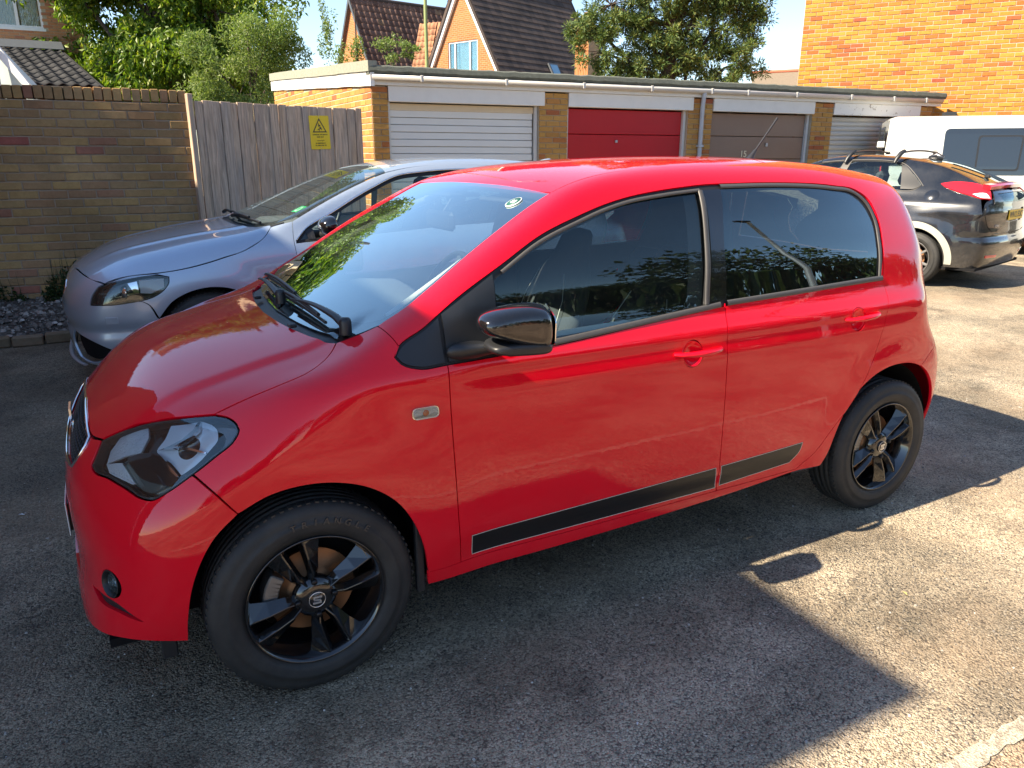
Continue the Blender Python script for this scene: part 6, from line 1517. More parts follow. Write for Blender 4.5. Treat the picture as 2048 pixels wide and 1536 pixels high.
# ------------------------------------------------------------------ buildings and street beyond the frame: they shade the yard and show in the paintwork
SB = empty('facing_block', (-4.35, -1.20, 0), 0, 'brick block with pale garage doors facing the parked cars from the left', 'building')
hB = 5.25; tl_ = .05
def sbp(d, u, z): return Vector((-d+tl_*u, u, z))     # d back from the face, u along it
mb = MB(); ln = 11.5
vs = [sbp(0, 0, 0), sbp(0, ln, 0), sbp(8, ln, 0), sbp(8, 0, 0)]; mb.add(vs+[v+Vector((0, 0, hB)) for v in vs], [(0, 1, 2, 3), (4, 7, 6, 5), (0, 4, 5, 1), (1, 5, 6, 2), (2, 6, 7, 3), (3, 7, 4, 0)])
M['block_brick'] = fine_brick('block_brick', (.40, .16, .08), (.30, .11, .06), (.35, .28, .20))
def face_coord(o): pass
mb.build('main_block', mat('block_render', (.33, .14, .075), .9, var=.2, vscale=3), SB)
for i in range(4):
    u0 = .45+i*2.75
    m_ = MB(); m_.box(.0, .03, u0, u0+2.3, .03, 2.15); d_ = m_.build('door_leaf', M['door_white'], SB)
    for k in range(7): MB().box(.031, .045, u0+.1+k*.31, u0+.1+k*.31+.27, .08, 2.08, None, .004).build('door_board', M['door_white'] if i % 2 else M['door_brown'], SB)
    m_ = MB(); m_.box(.0, .02, u0+.3, u0+1.9, 3.1, 4.4); w_ = m_.build('window', M['upvc'], SB); MB().box(.021, .025, u0+.38, u0+1.05, 3.2, 4.3).build('pane', mat('dark_pane', (.05, .06, .07), .05, coat=1.), w_) if i == 0 else MB().box(.021, .025, u0+.38, u0+1.05, 3.2, 4.3).build('pane', bpy.data.materials['dark_pane'], w_)
m_ = MB(); m_.box(.0, .12, -.0, ln, 2.25, 2.55); m_.build('string_course', M['white_paint'], SB)
m_ = MB(); m_.add([sbp(-.02, 0, hB), sbp(-.02, ln, hB), sbp(8, ln, hB), sbp(8, 0, hB)]+[sbp(-.02, 0, hB+.06), sbp(-.02, ln, hB+.06), sbp(8, ln, hB+.06), sbp(8, 0, hB+.06)], [(4, 5, 6, 7), (0, 1, 5, 4), (1, 2, 6, 5), (2, 3, 7, 6), (3, 0, 4, 7)]); m_.build('parapet', M['felt'], SB)
# low houses across the street behind the camera
for i, (x, y, w, h, lab) in enumerate([(-9, -30, 9, 4.6, 'low terraced house at the left behind the camera'), (6, -33, 10, 5.0, 'brown roofed terraced house in the middle behind the camera'), (22, -31, 11, 4.8, 'terraced house at the right behind the camera')]):
    t = empty('terraced_house', (x, y, 0), 0, lab, 'house', 'terraced houses across the street')
    MB().box(-w/2, w/2, -4, 4, 0, h-1.8).build('wall', M['block_brick'] if i else mat('cream_render', (.5, .42, .33), .9), t)
    MB().prism([(-4.4, h-1.8), (4.4, h-1.8), (0, h+.7)], -w/2-.2, w/2+.2, lambda u, v, d: (d, u, v)).build('roof', mat('street_roof', (.11, .07, .055), .9, var=.2) if not i else bpy.data.materials['street_roof'], t)
    for k in range(3): MB().box(-w/2+.8+k*3, -w/2+2.2+k*3, 4.0, 4.05, .9, 2.2).build('window', M['upvc'], t)
# street lamp opposite
SLp = empty('street_lamp', (8.95, -6.1, 0), 0, 'grey street lamp with a curved arm behind the camera', 'street lamp')
MB().tube([(0, 0, 0), (0, 0, 3.7), (-.06, .05, 4.3), (-.38, .2, 4.85)], [.09, .07, .055, .05], 12).build('column', M['galv'], SLp); MB().box(-.72, -.32, .12, .30, 4.82, 4.95, None, .03).build('lantern', M['dark'] if 'dark' in M else M['galv'], SLp)
# ------------------------------------------------------------------ trees and plants
def leaf_mat(name, stops, trans=.35, gloss=.45):
    b = NB(name); ge = b.n('NewGeometry'); col = b.ramp(ge, *stops, fi='Random Per Island')
    mp = b.n('Mapping'); b.link(ge, mp, 'Position', 0); ns = b.noise(mp, 1.1, 3, .6)
    c = b.mix((b.ramp(ns, (.35, .5), (.65, 0)), 0), col, b.mix(1., col, (.70, .85, .80), 'MULTIPLY'))
    p = b.bsdf(c, gloss, 0, .35); tr = b.n('BsdfTranslucent'); b.t.links.new(b.mix(1., c, (1.6, 1.7, .7), 'MULTIPLY').outputs[2], tr.inputs[0])
    m = b.n('MixShader'); m.inputs[0].default_value = trans; b.link(p, m, 0, 1); b.link(tr, m, 0, 2); return b.surf(m)
M['leaf_broad'] = leaf_mat('broad_leaf', ((0, (.055, .11, .014)), (.5, (.115, .185, .020)), (.85, (.20, .26, .026)), (1, (.34, .35, .04))))
M['leaf_light'] = leaf_mat('willow_leaf', ((0, (.11, .17, .045)), (.6, (.19, .25, .07)), (1, (.29, .33, .13))))
M['leaf_dark'] = leaf_mat('hedge_leaf', ((0, (.020, .040, .012)), (.6, (.035, .060, .016)), (1, (.06, .085, .02))), .2)
M['leaf_pine'] = leaf_mat('pine_needles', ((0, (.045, .090, .036)), (.5, (.095, .145, .036)), (.9, (.17, .20, .045)), (1, (.24, .22, .05))), .15, .6)
M['bark'] = mat('bark', (.075, .055, .042), .95, var=.4, vscale=6, bump=1., bscale=22, bdist=.03)
def leaves(mb, c, rad3, n, size, r_, aspect=2.2, droop=.3, shell=.55, light=None):
    cx, cy, cz = c
    for i in range(n):
        while True:
            v = Vector((r_.gauss(0, 1), r_.gauss(0, 1), r_.gauss(0, 1)))
            if v.length > .1: break
        v.normalize(); rr = shell+(1-shell)*r_.random()**.6 if r_.random() < .75 else r_.random()**.4
        p = Vector((cx+v.x*rad3[0]*rr, cy+v.y*rad3[1]*rr, cz+v.z*rad3[2]*rr))
        s = size*r_.uniform(.6, 1.25); d = Vector((r_.gauss(0, 1), r_.gauss(0, 1), r_.gauss(0, 1)-droop*2)).normalized(); w = d.cross(Vector((r_.gauss(0, 1), r_.gauss(0, 1), r_.gauss(0, 1)+.3))).normalized()*(s/aspect/2)
        q = d*s; nb = d.cross(w).normalized()*(s*.10)
        mb.add([p, p+q*.45+w+nb, p+q, p+q*.45-w+nb], [(0, 1, 2), (0, 2, 3)])
def tree(name, base, clumps, trunk, label, cat, leafm, nper, size, seed, group=None, aspect=2.2, droop=.3, limbs=8, spread=1.0, stuffparts=False):
    """clumps: list of (x, y, z, rx, ry, rz); every clump carries a few sub clumps"""
    r_ = random.Random(seed); t = empty(name, base, 0, label, cat, group); bx_, by_ = base[0], base[1]; mb = MB(); tb = MB()
    h0 = trunk[0]; rt = trunk[1]; top = trunk[2]
    pts = [(0, 0, 0), (rt*.3, 0, h0*.5), (rt*.6, rt*.4, h0), (rt*.2, rt, (h0+top)/2), (0, 0, top)]
    tb.tube(pts, [rt*1.25, rt, rt*.85, rt*.5, rt*.15], 10)
    for (x, y, z, rx, ry, rz) in clumps:
        st = Vector((0, 0, h0*.7+(z-base[2] if len(base) > 2 else z)*.0)); z_s = min(z-.2*rz, top*.9); zz = h0*.6+r_.random()*(max(z_s-h0*.6, .1))*.6
        e = Vector((x-bx_, y-by_, z-base[2])); m_ = Vector((e.x*.4+r_.uniform(-.1, .1), e.y*.4, (zz+e.z)/2+.1))
        tb.tube([(0, 0, zz), tuple(m_), tuple(e)], [rt*.35, rt*.2, rt*.05], 6)
        k = max(3, int(6*rx))
        sub = []
        for j in range(k+3):
            v = Vector((r_.gauss(0, 1), r_.gauss(0, 1), r_.gauss(0, 1))).normalized(); q = r_.uniform(.35, .95)
            sc = r_.uniform(.28, .50); sub.append(((x+v.x*rx*q, y+v.y*ry*q, z+v.z*rz*q), (rx*sc, ry*sc, rz*sc)))
            tb.tube([tuple(e), (x+v.x*rx*q-bx_, y+v.y*ry*q-by_, z+v.z*rz*q-base[2])], [rt*.07, rt*.02], 5, caps=False)
        for cc, rr in sub:
            leaves(mb, (cc[0]-bx_, cc[1]-by_, cc[2]-base[2]), rr, int(nper/len(sub)), size, r_, aspect, droop)
    tb.build('trunk', M['bark'], t); cr = mb.build('crown', leafm, t); cr['kind'] = 'stuff'
    cr.data.polygons.foreach_set('use_smooth', [False]*len(cr.data.polygons))
    return t
# big broadleaf tree behind the wall
tree('broadleaf_tree', (1.69, 19.5, 0), [(0.33, 20.11, 3.69, 1.38, 1.32, 1.32), (1.94, 19.08, 3.69, 1.32, 1.32, 1.16), (-0.11, 20.68, 5.58, 1.45, 1.45, 1.45), (1.5, 19.81, 5.73, 1.59, 1.45, 1.45), (2.95, 18.65, 4.86, 1.32, 1.32, 1.59), (3.23, 18.93, 6.27, 1.45, 1.45, 1.19), (1.06, 20.39, 6.27, 1.74, 1.74, 1.19), (2.36, 20.11, 6.27, 1.59, 1.59, 1.19), (3.09, 20.84, 3.69, 1.45, 1.45, 1.59), (-0.4, 21.84, 3.55, 1.45, 1.45, 1.74)],
     (3.0, .38, 7.6), 'large broadleaf tree with glossy drooping leaves standing behind the boundary wall', 'tree', M['leaf_broad'], 5200, .165, 1, droop=.6)
tree('willow_bush', (3.37, 17.02, 0), [(3.01, 16.74, 2.79, 1.06, 0.99, 0.99), (3.44, 17.02, 3.64, 0.99, 0.99, 0.85), (4.08, 17.59, 3.5, 0.92, 0.85, 1.06), (2.59, 16.17, 2.51, 0.85, 0.85, 0.99), (3.79, 16.74, 4.07, 0.71, 0.71, 0.64), (2.37, 16.46, 3.5, 0.64, 0.64, 0.85), (4.29, 18.59, 3.36, 0.99, 0.99, 0.99)],
     (1.4, .12, 4.2), 'pale green small leaved bush rising between the big tree and the garages', 'bush', M['leaf_light'], 3600, .095, 2, aspect=3.2, droop=-.2)
tree('garden_shrub', (5.9, 16.8, 0), [(5.5, 17.1, 3.9, .5, .5, .8), (5.2, 17.2, 4.4, .2, .2, .7), (6.0, 16.8, 3.8, .45, .4, .45), (6.6, 16.6, 3.95, .45, .4, .35), (7.1, 16.4, 4.05, .3, .3, .22)],
     (2.2, .07, 4.9), 'sparse twiggy shrub above the garage roof in front of the pantiled house', 'shrub', M['leaf_light'], 650, .075, 3, aspect=2.4)
# pine
pc = [(14.6, 18.7, 4.6, 1.12, 1.01, 0.84), (14.8, 18.7, 6.0, 1.23, 1.12, 0.84), (15.8, 18.2, 4.3, 1.01, 1.01, 0.66), (16.4, 17.8, 5.3, 1.23, 1.12, 0.72), (17.2, 17.4, 4.4, 1.12, 1.01, 0.72), (17.9, 17.0, 5.4, 1.23, 1.12, 0.96), (18.0, 17.0, 6.5, 1.23, 1.12, 0.84), (18.3, 16.6, 4.3, 0.9, 0.9, 0.84), (16.0, 18.1, 6.6, 1.46, 1.23, 0.84), (14.2, 19.0, 5.2, 0.78, 0.78, 0.6), (18.7, 16.5, 5.7, 0.62, 0.62, 0.84), (17.2, 17.3, 7.2, 1.34, 1.12, 0.72), (15.1, 18.5, 3.6, 0.78, 0.78, 0.6), (17.8, 17.0, 3.6, 0.9, 0.78, 0.6), (16.6, 17.8, 3.5, 1.01, 0.9, 0.48), (16.9, 17.5, 6.1, 1.1, 1, 0.8), (15.5, 18.3, 5.4, 1.0, 0.9, 0.7), (16.6, 17.6, 4.6, 0.9, 0.8, 0.6), (17.4, 17.2, 6.0, 0.9, 0.8, 0.7), (15.2, 18.5, 6.9, 1.0, 0.9, 0.6), (18.2, 16.8, 7.2, 0.9, 0.9, 0.7), (16.9, 17.6, 7.6, 1.1, 1, 0.5)]
def pine(base, clumps, seed):
    r_ = random.Random(seed); t = empty('pine_tree', base, 0, 'spreading green pine tree with clumped needles above the middle garages', 'tree'); bx_, by_, _ = base; mb = MB(); tb = MB()
    tb.tube([(0, 0, 0), (.1, 0, 2.5), (-.1, .1, 4.5), (.2, 0, 6.2), (.1, 0, 7.6)], [.34, .28, .22, .14, .05], 10)
    for (x, y, z, rx, ry, rz) in clumps:
        e = Vector((x-bx_, y-by_, z)); z0 = max(2.2, z-1.3+r_.uniform(-.3, .3)); tb.tube([(0, 0, z0), (e.x*.4, e.y*.4, z0+.25), (e.x*.8, e.y*.8, z-.15), tuple(e)], [.10, .075, .045, .02], 6)
        for j in range(34):
            v = Vector((r_.gauss(0, 1), r_.gauss(0, 1), r_.gauss(0, 1))).normalized()*r_.uniform(.35, 1.0); c = Vector((x+v.x*rx-bx_, y+v.y*ry-by_, z+v.z*rz)); tb.tube([tuple(e), tuple(c)], [.014, .006], 4, caps=False)
            R_ = r_.uniform(.20, .36)
            for k in range(120):      # a tuft: needles radiate from the twig
                d = Vector((r_.gauss(0, 1), r_.gauss(0, 1), r_.gauss(.35, 1))).normalized(); o = c+d*R_*r_.uniform(.1, .75); w = d.cross(Vector((r_.gauss(0, 1), r_.gauss(0, 1), r_.gauss(0, 1)))).normalized()*.019; q = d*r_.uniform(.08, .15)
                mb.add([o-w, o+w, o+q], [(0, 1, 2)])
    tb.build('trunk', M['bark'], t); cr = mb.build('crown', M['leaf_pine'], t); cr['kind'] = 'stuff'
pine((16.6, 17.8, 0), pc, 5)
# a second dark tree mass farther left of the big tree and low greenery filling behind the wall
tree('garden_tree', (3.4, 24.0, 0), [(1.9, 24.3, 3.6, 1.3, 1.3, 1.6), (3.4, 24.0, 3.4, 1.5, 1.3, 1.6), (5.0, 23.4, 3.6, 1.3, 1.3, 1.4), (2.6, 24.0, 5.9, 1.8, 1.4, 1.1), (4.6, 23.4, 5.9, 1.5, 1.4, 1.1)],
     (2.2, .2, 7.2), 'dark leafy tree filling the gap behind the big broadleaf tree', 'tree', M['leaf_broad'], 2600, .18, 7)
# weeds at the foot of the wall
def weeds(name, x0, x1, y0, y1, h, n, m, label, seed):
    r_ = random.Random(seed); mb = MB()
    for i in range(n):
        x = r_.uniform(x0, x1); y = r_.uniform(y0, y1); z = zb(x, y)+h*r_.random()**1.5*math.sin(math.pi*(x-x0)/(x1-x0))**.5; leaves(mb, (x, y, z), (.02, .02, .02), 2, .035, r_, 1.6, 0.)
    for i in range(n//10):
        x = r_.uniform(x0, x1); y = r_.uniform(y0, y1); hh = h*r_.uniform(.6, 1.6); mb.tube([(x, y, zb(x, y)-.02), (x+r_.uniform(-.05, .05), y+r_.uniform(-.04, .04), zb(x, y)+hh)], [.0022, .001], 4, caps=False)
    o = mb.build(name, m); tag(o, label, 'weeds', kind='stuff')
weeds('weeds', -1.75, -1.02, 5.25, 5.62, .17, 900, M['leaf_dark'], 'low dark weeds growing at the foot of the wall on the far left', 1)
weeds('weeds', -.86, -.30, 5.20, 5.50, .30, 1300, M['leaf_dark'], 'taller weeds with dry stalks by the wall just left of the silver blue car', 2)
# hedge and trees across the street, seen only in the reflections
for i, (x, y, w) in enumerate([(-14, -26, 5), (-4, -24, 5), (13, -25, 5), (20, -23, 4.5), (30, -24, 6), (42, -22, 7)]):
    r_ = random.Random(40+i); mb = MB(); t = empty('street_tree', (x, y, 0), 0, ['leafy street tree far left behind the camera', 'round street tree left of centre behind the camera', 'street tree between the terraced houses behind the camera', 'dense street tree right of centre behind the camera', 'wide street tree at the right behind the camera', 'broad street tree at the far right behind the camera'][i], 'tree', 'trees across the street')
    for k in range(16):
        leaves(mb, (r_.uniform(-w, w)*.8, r_.uniform(-1.5, 1.5), r_.uniform(1.5, 4.6)), (w*.34, 1.6, 1.2), 420, .30, r_, 1.6)
    MB().tube([(0, 0, 0), (.1, 0, 3)], [.25, .1], 8).build('trunk', M['bark'], t); c_ = mb.build('crown', M['leaf_dark'], t); c_['kind'] = 'stuff'
# tall hedge along the street side
hr_ = random.Random(77); th_ = empty('tall_hedge', (22, -8.5, 0), 0, 'tall dense dark hedge along the street side behind the camera', 'hedge'); mb = MB()
for k in range(60):
    x = -14+k*.62; hh = 4.3+.9*math.sin(k*.35)+hr_.uniform(-.4, .4)
    for z in (.8, 2.0, 3.2, hh-.9): leaves(mb, (x+hr_.uniform(-.3, .3), hr_.uniform(-.4, .4), z), (.85, .9, .95), 110, .26, hr_, 1.6)
c_ = mb.build('foliage', M['leaf_dark'], th_); c_['kind'] = 'stuff'
# a few fallen leaves on the tarmac
M['dry_leaf'] = mat('dry_leaf', (.42, .34, .12), .8, var=.3)
for i, (x, y, s, lab) in enumerate([(.352, -1.46, .012, 'small pale fallen leaf on the shaded tarmac in front of the front wheel'), (1.92, -1.29, .014, 'dry tan leaf lying in the sunlit patch at right'), (-.84, .9, .016, 'white scrap lying on the dark tarmac left of the red car'), (.7, -1.35, .008, 'tiny white fleck on the shaded tarmac below the sill')]):
    mb = MB(); mb.add([(-s, 0, .004), (0, -s*.35, .007), (s, .1*s, .005), (0, s*.4, .009)], [(0, 1, 2), (0, 2, 3)]); tag(mb.build('fallen_leaf', M['dry_leaf'] if i in (0, 1) else M['upvc'], None, (x, y, 0), (0, 0, i*1.3)), lab, 'leaf' if i in (0, 1) else 'litter')
# ------------------------------------------------------------------ silver blue hatchback beside the red car
def local_skin(sh): return Skin(sh)
M['silver'] = paint('silver_blue_paint', (.42, .50, .60), flake=.15, rough=.36, metal=.55, dust=.10)
GS = make_grey(); GK = Skin(GS, zc=.55, xa=.35, xb=2.3)
GC = empty('parked_car', (.21, 3.33, 0), rad(-1.0), 'silver blue metallic hatchback parked on the far side of the red car', 'car', 'cars parked in the yard')
def sym(*segs, d=.014): h = path(*segs, d=d); return dedupe(np.vstack([h, mir(h)[::-1]]))
g = {
'hoodF': [(-.775,0,.752),(-.760,.0-.12,.752),(-.732,-.307,.757),(-.692,-.558,.752),(-.640,-.735,.738),(-.586,-.809,.723)],
'hoodS': [(-.586,-.809,.723),(-.451,-.843,.763),(-.289,-.866,.774),(-.10,-.870,.795),(.10,-.862,.840),(.268,-.845,.890),(.38,-.80,.950),(.435,-.735,.998)],
'hoodR': [(.435,-.735,.998),(.35,-.62,1.005),(.285,-.40,1.01),(.262,-.18,1.01),(.258,0,1.01)],
'wsN': [(.573,-.765,1.040),(.769,-.720,1.130),(1.008,-.672,1.236),(1.150,-.645,1.29),(1.285,-.625,1.342)],
}
g['hoodS'] = [tuple(v) for v in GK.at('S', GK.to2('S', g['hoodS']))]
g['hoodS'][0] = (-.586,-.809,.723)
panel(GK, 'bonnet', 'T', sym(g['hoodF'], g['hoodS'], g['hoodR']), M['silver'], GC, step=.022)
lampo2 = path([(-.679,-.799,.597),(-.662,-.799,.650),(-.618,-.797,.706)], [(-.618,-.797,.706),(-.452,-.848,.752),(-.29,-.868,.764),(-.225,-.882,.751)], [(-.225,-.882,.751),(-.230,-.894,.715),(-.251,-.894,.685),(-.323,-.891,.635),(-.400,-.880,.612)], [(-.400,-.880,.612),(-.540,-.850,.597),(-.679,-.799,.597)])
M['lamp_dark'] = mat('lamp_housing', (.015, .018, .020), .12, coat=.6, var=.3, vscale=30)
for flip in (False, True):
    lo2 = mir(lampo2) if flip else lampo2
hl = panel(GK, 'headlamp', 'F', lampo2, M['lamp_dark'], GC, step=.03, off=-.035, thick=0, both=True)
def gp(name, pts, m, off, thick=.004, step=.02, parent=None, fam='F', gap=0., offf=None, holes=()):
    return panel(GK, name, fam, np.array(pts), m, parent, step=step, off=off, gap=gap, thick=thick, offf=offf, holes=holes)
gp('lens', lampo2, M['lens'], -.001, parent=hl[0], gap=.002)
gp('bezel', lampo2, M['trim'], -.003, .03, parent=hl[0], gap=.0015, holes=(GK.at('F', shrink(GK.to2('F', lampo2), .008)),))
gp('reflector', [(-.40,-.868,.740),(-.26,-.883,.745),(-.262,-.892,.69),(-.34,-.885,.655),(-.40,-.88,.66)], M['refl_fine'] if 'refl_fine' in M else M['chrome'], -.018, .010, parent=hl[0])
gp('chrome_blade', [(-.46,-.855,.725),(-.41,-.865,.735),(-.40,-.872,.66),(-.55,-.84,.635),(-.43,-.868,.668)], M['chrome'], -.012, .006, parent=hl[0])
cc = GK.at('F', GK.to2('F', [(-.50, -.84, .665)]))[0]; MB().lathe([(0, 0), (.03, .004), (.042, .02), (.046, .03)], 24, 'x', c=(cc[0]+.015, cc[1]+.03, cc[2])).build('projector', M['chrome'], hl[0])
# wing, side, roof and bumper
archG = [(-.37+.0, -.87, .25), (-.362, -.885, .38), (-.31, -.89, .50), (-.22, -.895, .60), (-.10, -.90, .655), (.02, -.90, .670), (.16, -.90, .640), (.27, -.90, .56), (.345, -.90, .45), (.372, -.89, .30)]
bc = [(-.400,-.880,.612),(-.36,-.885,.59),(-.315,-.89,.50)]
panel(GK, 'front_wing', 'S', path(g['hoodS'], [(.435,-.735,.998),(.573,-.765,1.040)], [(.573,-.765,1.040),(.56,-.86,.93),(.57,-.90,.80),(.58,-.90,.50),(.60,-.885,.27)], [(.60,-.885,.27),(.372,-.89,.28)], archG[2:][::-1], [(-.31,-.89,.50),(-.36,-.885,.59),(-.400,-.880,.612)], [(-.400,-.880,.612),(-.323,-.891,.635),(-.251,-.894,.685),(-.230,-.894,.715),(-.225,-.882,.751)], [(-.225,-.882,.751),(-.29,-.868,.768)]), M['silver'], GC, step=.022, both=True)
glow = [(-.855,0,.55),(-.85,-.30,.55),(-.835,-.42,.53),(-.84,-.40,.42),(-.85,-.2,.37),(-.852,0,.37)]
bumper = sym(g['hoodF'], [(-.586,-.809,.723),(-.618,-.797,.706)], [(-.618,-.797,.706),(-.662,-.799,.650),(-.679,-.799,.597)], [(-.679,-.799,.597),(-.540,-.850,.597),(-.400,-.880,.612)], bc, [(-.31,-.89,.50),(-.355,-.88,.38),(-.37,-.87,.25)], [(-.37,-.87,.25),(-.55,-.83,.215),(-.70,-.74,.21),(-.80,-.45,.215),(-.83,0,.21)])
gr2 = sym([(-.84,0,.68),(-.835,-.25,.68),(-.82,-.38,.66)], [(-.82,-.38,.66),(-.85,-.22,.50),(-.86,0,.49)])
low2 = path([(-.77,-.56,.42),(-.66,-.76,.37),(-.55,-.82,.30)], [(-.55,-.82,.30),(-.68,-.76,.235),(-.78,-.56,.235)], [(-.78,-.56,.235),(-.79,-.52,.33),(-.77,-.56,.42)])
panel(GK, 'front_bumper', 'F', bumper, M['silver'], GC, step=.022, holes=(gr2, low2, mir(low2)))
panel(GK, 'grille', 'F', gr2, M['trim'], GC, step=.04, off=-.02, thick=0); panel(GK, 'lower_intake', 'F', low2, M['dark'], GC, step=.04, off=-.04, thick=0, both=True)
P_ = GK.at('F', GK.to2('F', [(-.83, y_, .235) for y_ in np.linspace(-.75, .75, 31)])); NG = GS.grad(P_); MB().tube([tuple(p+n*.02-np.array([0, 0, .02])) for p, n in zip(P_, NG)], .014, 8, flat=.5).build('lip_spoiler', M['galv'], GC)
MB().tube([tuple(GK.at('F', GK.to2('F', [q]))[0]) for q in [(-.85, -.22, .50), (-.84, -.36, .60), (-.82, -.38, .66), (-.835, -.25, .685)]], .006, 6).build('grille_surround', M['chrome'], GC)
for flip in (1,):
    jp = GK.at('F', GK.to2('F', [(-.55, -.83, .50)]))[0]; nj = GS.grad(jp[None])[0]
    rel = Matrix.Translation(Vector(jp)) @ Vector(nj).to_track_quat('Z', 'Y').to_matrix().to_4x4(); mb = MB().box(-.035, .035, -.022, .022, -.002, .0012, rel, .001); mb.build('washer_cover', M['silver'], GC)
sideG = path(g['wsN'], [(1.285,-.625,1.342),(1.5,-.61,1.39),(2.0,-.60,1.42),(2.6,-.57,1.40),(3.05,-.52,1.33)], [(3.05,-.52,1.33),(3.20,-.60,1.15),(3.30,-.66,.95),(3.34,-.72,.70),(3.20,-.82,.55)], [(3.20,-.82,.55),(3.02,-.86,.45),(2.90,-.88,.58),(2.647,-.89,.68),(2.40,-.89,.58),(2.28,-.89,.40),(2.27,-.885,.27)], [(2.27,-.885,.27),(.60,-.885,.27)], [(.60,-.885,.27),(.58,-.90,.50),(.57,-.90,.80),(.56,-.86,.93),(.573,-.765,1.040)])
swG = path([(.575,-.855,.935),(.642,-.812,.995),(.846,-.770,1.099),(1.149,-.706,1.250),(1.374,-.660,1.334),(1.54,-.648,1.352),(1.742,-.637,1.366),(1.975,-.630,1.370),(2.4,-.62,1.345),(2.75,-.62,1.25)], [(2.75,-.62,1.25),(2.95,-.68,1.10)], [(2.95,-.68,1.10),(2.4,-.80,1.02),(1.6,-.84,.985),(.9,-.865,.945),(.575,-.870,.92)])
gsd = panel(GK, 'body_side', 'S', sideG, M['silver'], GC, holes=(swG,), step=.025, both=True)
panel(GK, 'window_frame', 'S', swG, M['seal'], GC, holes=(GK.at('S', shrink(GK.to2('S', swG), .02)),), step=.03, off=-.005, both=True)
panel(GK, 'side_window', 'S', swG, M['side_glass'], GC, step=.06, off=-.008, thick=0, both=True)
pts_ = swG[::2]
for k_, (a_, b_) in enumerate(((0, len(path([(.575,-.855,.935),(.642,-.812,.995),(.846,-.770,1.099),(1.149,-.706,1.250),(1.374,-.660,1.334),(1.54,-.648,1.352),(1.742,-.637,1.366),(1.975,-.630,1.370),(2.4,-.62,1.345),(2.75,-.62,1.25)]))),)):
    ln_ = GK.at('S', GK.to2('S', swG[a_:b_])); nn_ = GS.grad(ln_); MB().tube([tuple(p+n*.003) for p, n in zip(ln_, nn_)], .006, 6).build('window_trim', M['chrome_rough'], GC)
for x_, nm in ((.66, 'door_pillar'), (1.62, 'door_pillar')):
    zt_ = 1.0 if x_ < 1 else 1.36; panel(GK, nm, 'S', path([(x_-.02,-.80,zt_), (x_-.0,-.86,.94)], [(x_-.0,-.86,.94), (x_+.05,-.86,.94)], [(x_+.05,-.86,.94), (x_+.04,-.80,zt_)], [(x_+.04,-.80,zt_), (x_-.02,-.80,zt_)]), M['trim'], GC, step=.05, off=-.003, thick=.01, both=True)
rg = sym([(1.285,-.625,1.342),(1.5,-.61,1.39),(2.0,-.60,1.42),(2.6,-.57,1.40),(3.05,-.52,1.33)], [(3.05,-.52,1.33),(3.12,-.3,1.34),(3.14,0,1.34)], [(3.14,0,1.34),(3.14,.0001,1.34)]) if False else dedupe(np.vstack([path([(1.35,0,1.385),(1.335,-.3,1.375),(1.285,-.625,1.342)], [(1.285,-.625,1.342),(1.5,-.61,1.39),(2.0,-.60,1.42),(2.6,-.57,1.40),(3.05,-.52,1.33)], [(3.05,-.52,1.33),(3.12,-.3,1.34),(3.14,0,1.34)]), mir(path([(1.35,0,1.385),(1.335,-.3,1.375),(1.285,-.625,1.342)], [(1.285,-.625,1.342),(1.5,-.61,1.39),(2.0,-.60,1.42),(2.6,-.57,1.40),(3.05,-.52,1.33)], [(3.05,-.52,1.33),(3.12,-.3,1.34),(3.14,0,1.34)]))[::-1]]))
panel(GK, 'roof', 'T', rg, M['silver'], GC, step=.04, gap=.0008)
wg = path([(.300,0,1.028),(.31,-.25,1.025),(.36,-.50,1.02),(.445,-.70,1.02),(.573,-.765,1.040)], g['wsN'], [(1.285,-.625,1.342),(1.335,-.3,1.375),(1.35,0,1.385)])
panel(GK, 'windscreen', 'T', dedupe(np.vstack([wg, mir(wg)[::-1]])), glass('grey_car_screen', (.82, .93, .94), dirt=.03, refl=1.3), GC, step=.05, off=-.003, gap=.001, thick=.004)
wgi = path([(.345,0,1.045),(.36,-.25,1.04),(.42,-.50,1.045),(.52,-.66,1.06),(.62,-.70,1.085)], [(.62,-.70,1.085),(.80,-.675,1.16),(1.01,-.635,1.25),(1.23,-.585,1.33)], [(1.23,-.585,1.33),(1.28,-.3,1.36),(1.29,0,1.37)])
panel(GK, 'windscreen_border', 'T', dedupe(np.vstack([wg, mir(wg)[::-1]])), M['seal'], GC, holes=(dedupe(np.vstack([wgi, mir(wgi)[::-1]])),), step=.06, off=-.009, thick=0)
cg = path([(.258,0,1.01),(.262,-.18,1.01),(.285,-.40,1.01),(.35,-.62,1.005),(.435,-.735,.998)], [(.435,-.735,.998),(.52,-.75,1.02),(.445,-.69,1.02),(.36,-.49,1.02),(.31,-.25,1.025),(.305,0,1.03)])
panel(GK, 'scuttle_panel', 'T', dedupe(np.vstack([cg, mir(cg)[::-1]])), M['trim'], GC, step=.03, off=-.012, gap=-.001, thick=.01)
hg = sym([(3.14,0,1.34),(3.12,-.3,1.34),(3.05,-.52,1.33)], [(3.05,-.52,1.33),(3.20,-.60,1.15),(3.30,-.66,.95),(3.34,-.72,.70),(3.20,-.82,.55)], [(3.20,-.82,.55),(3.30,-.7,.25),(3.4,0,.25)])
panel(GK, 'tailgate', 'B', hg, M['silver'], GC, step=.05)
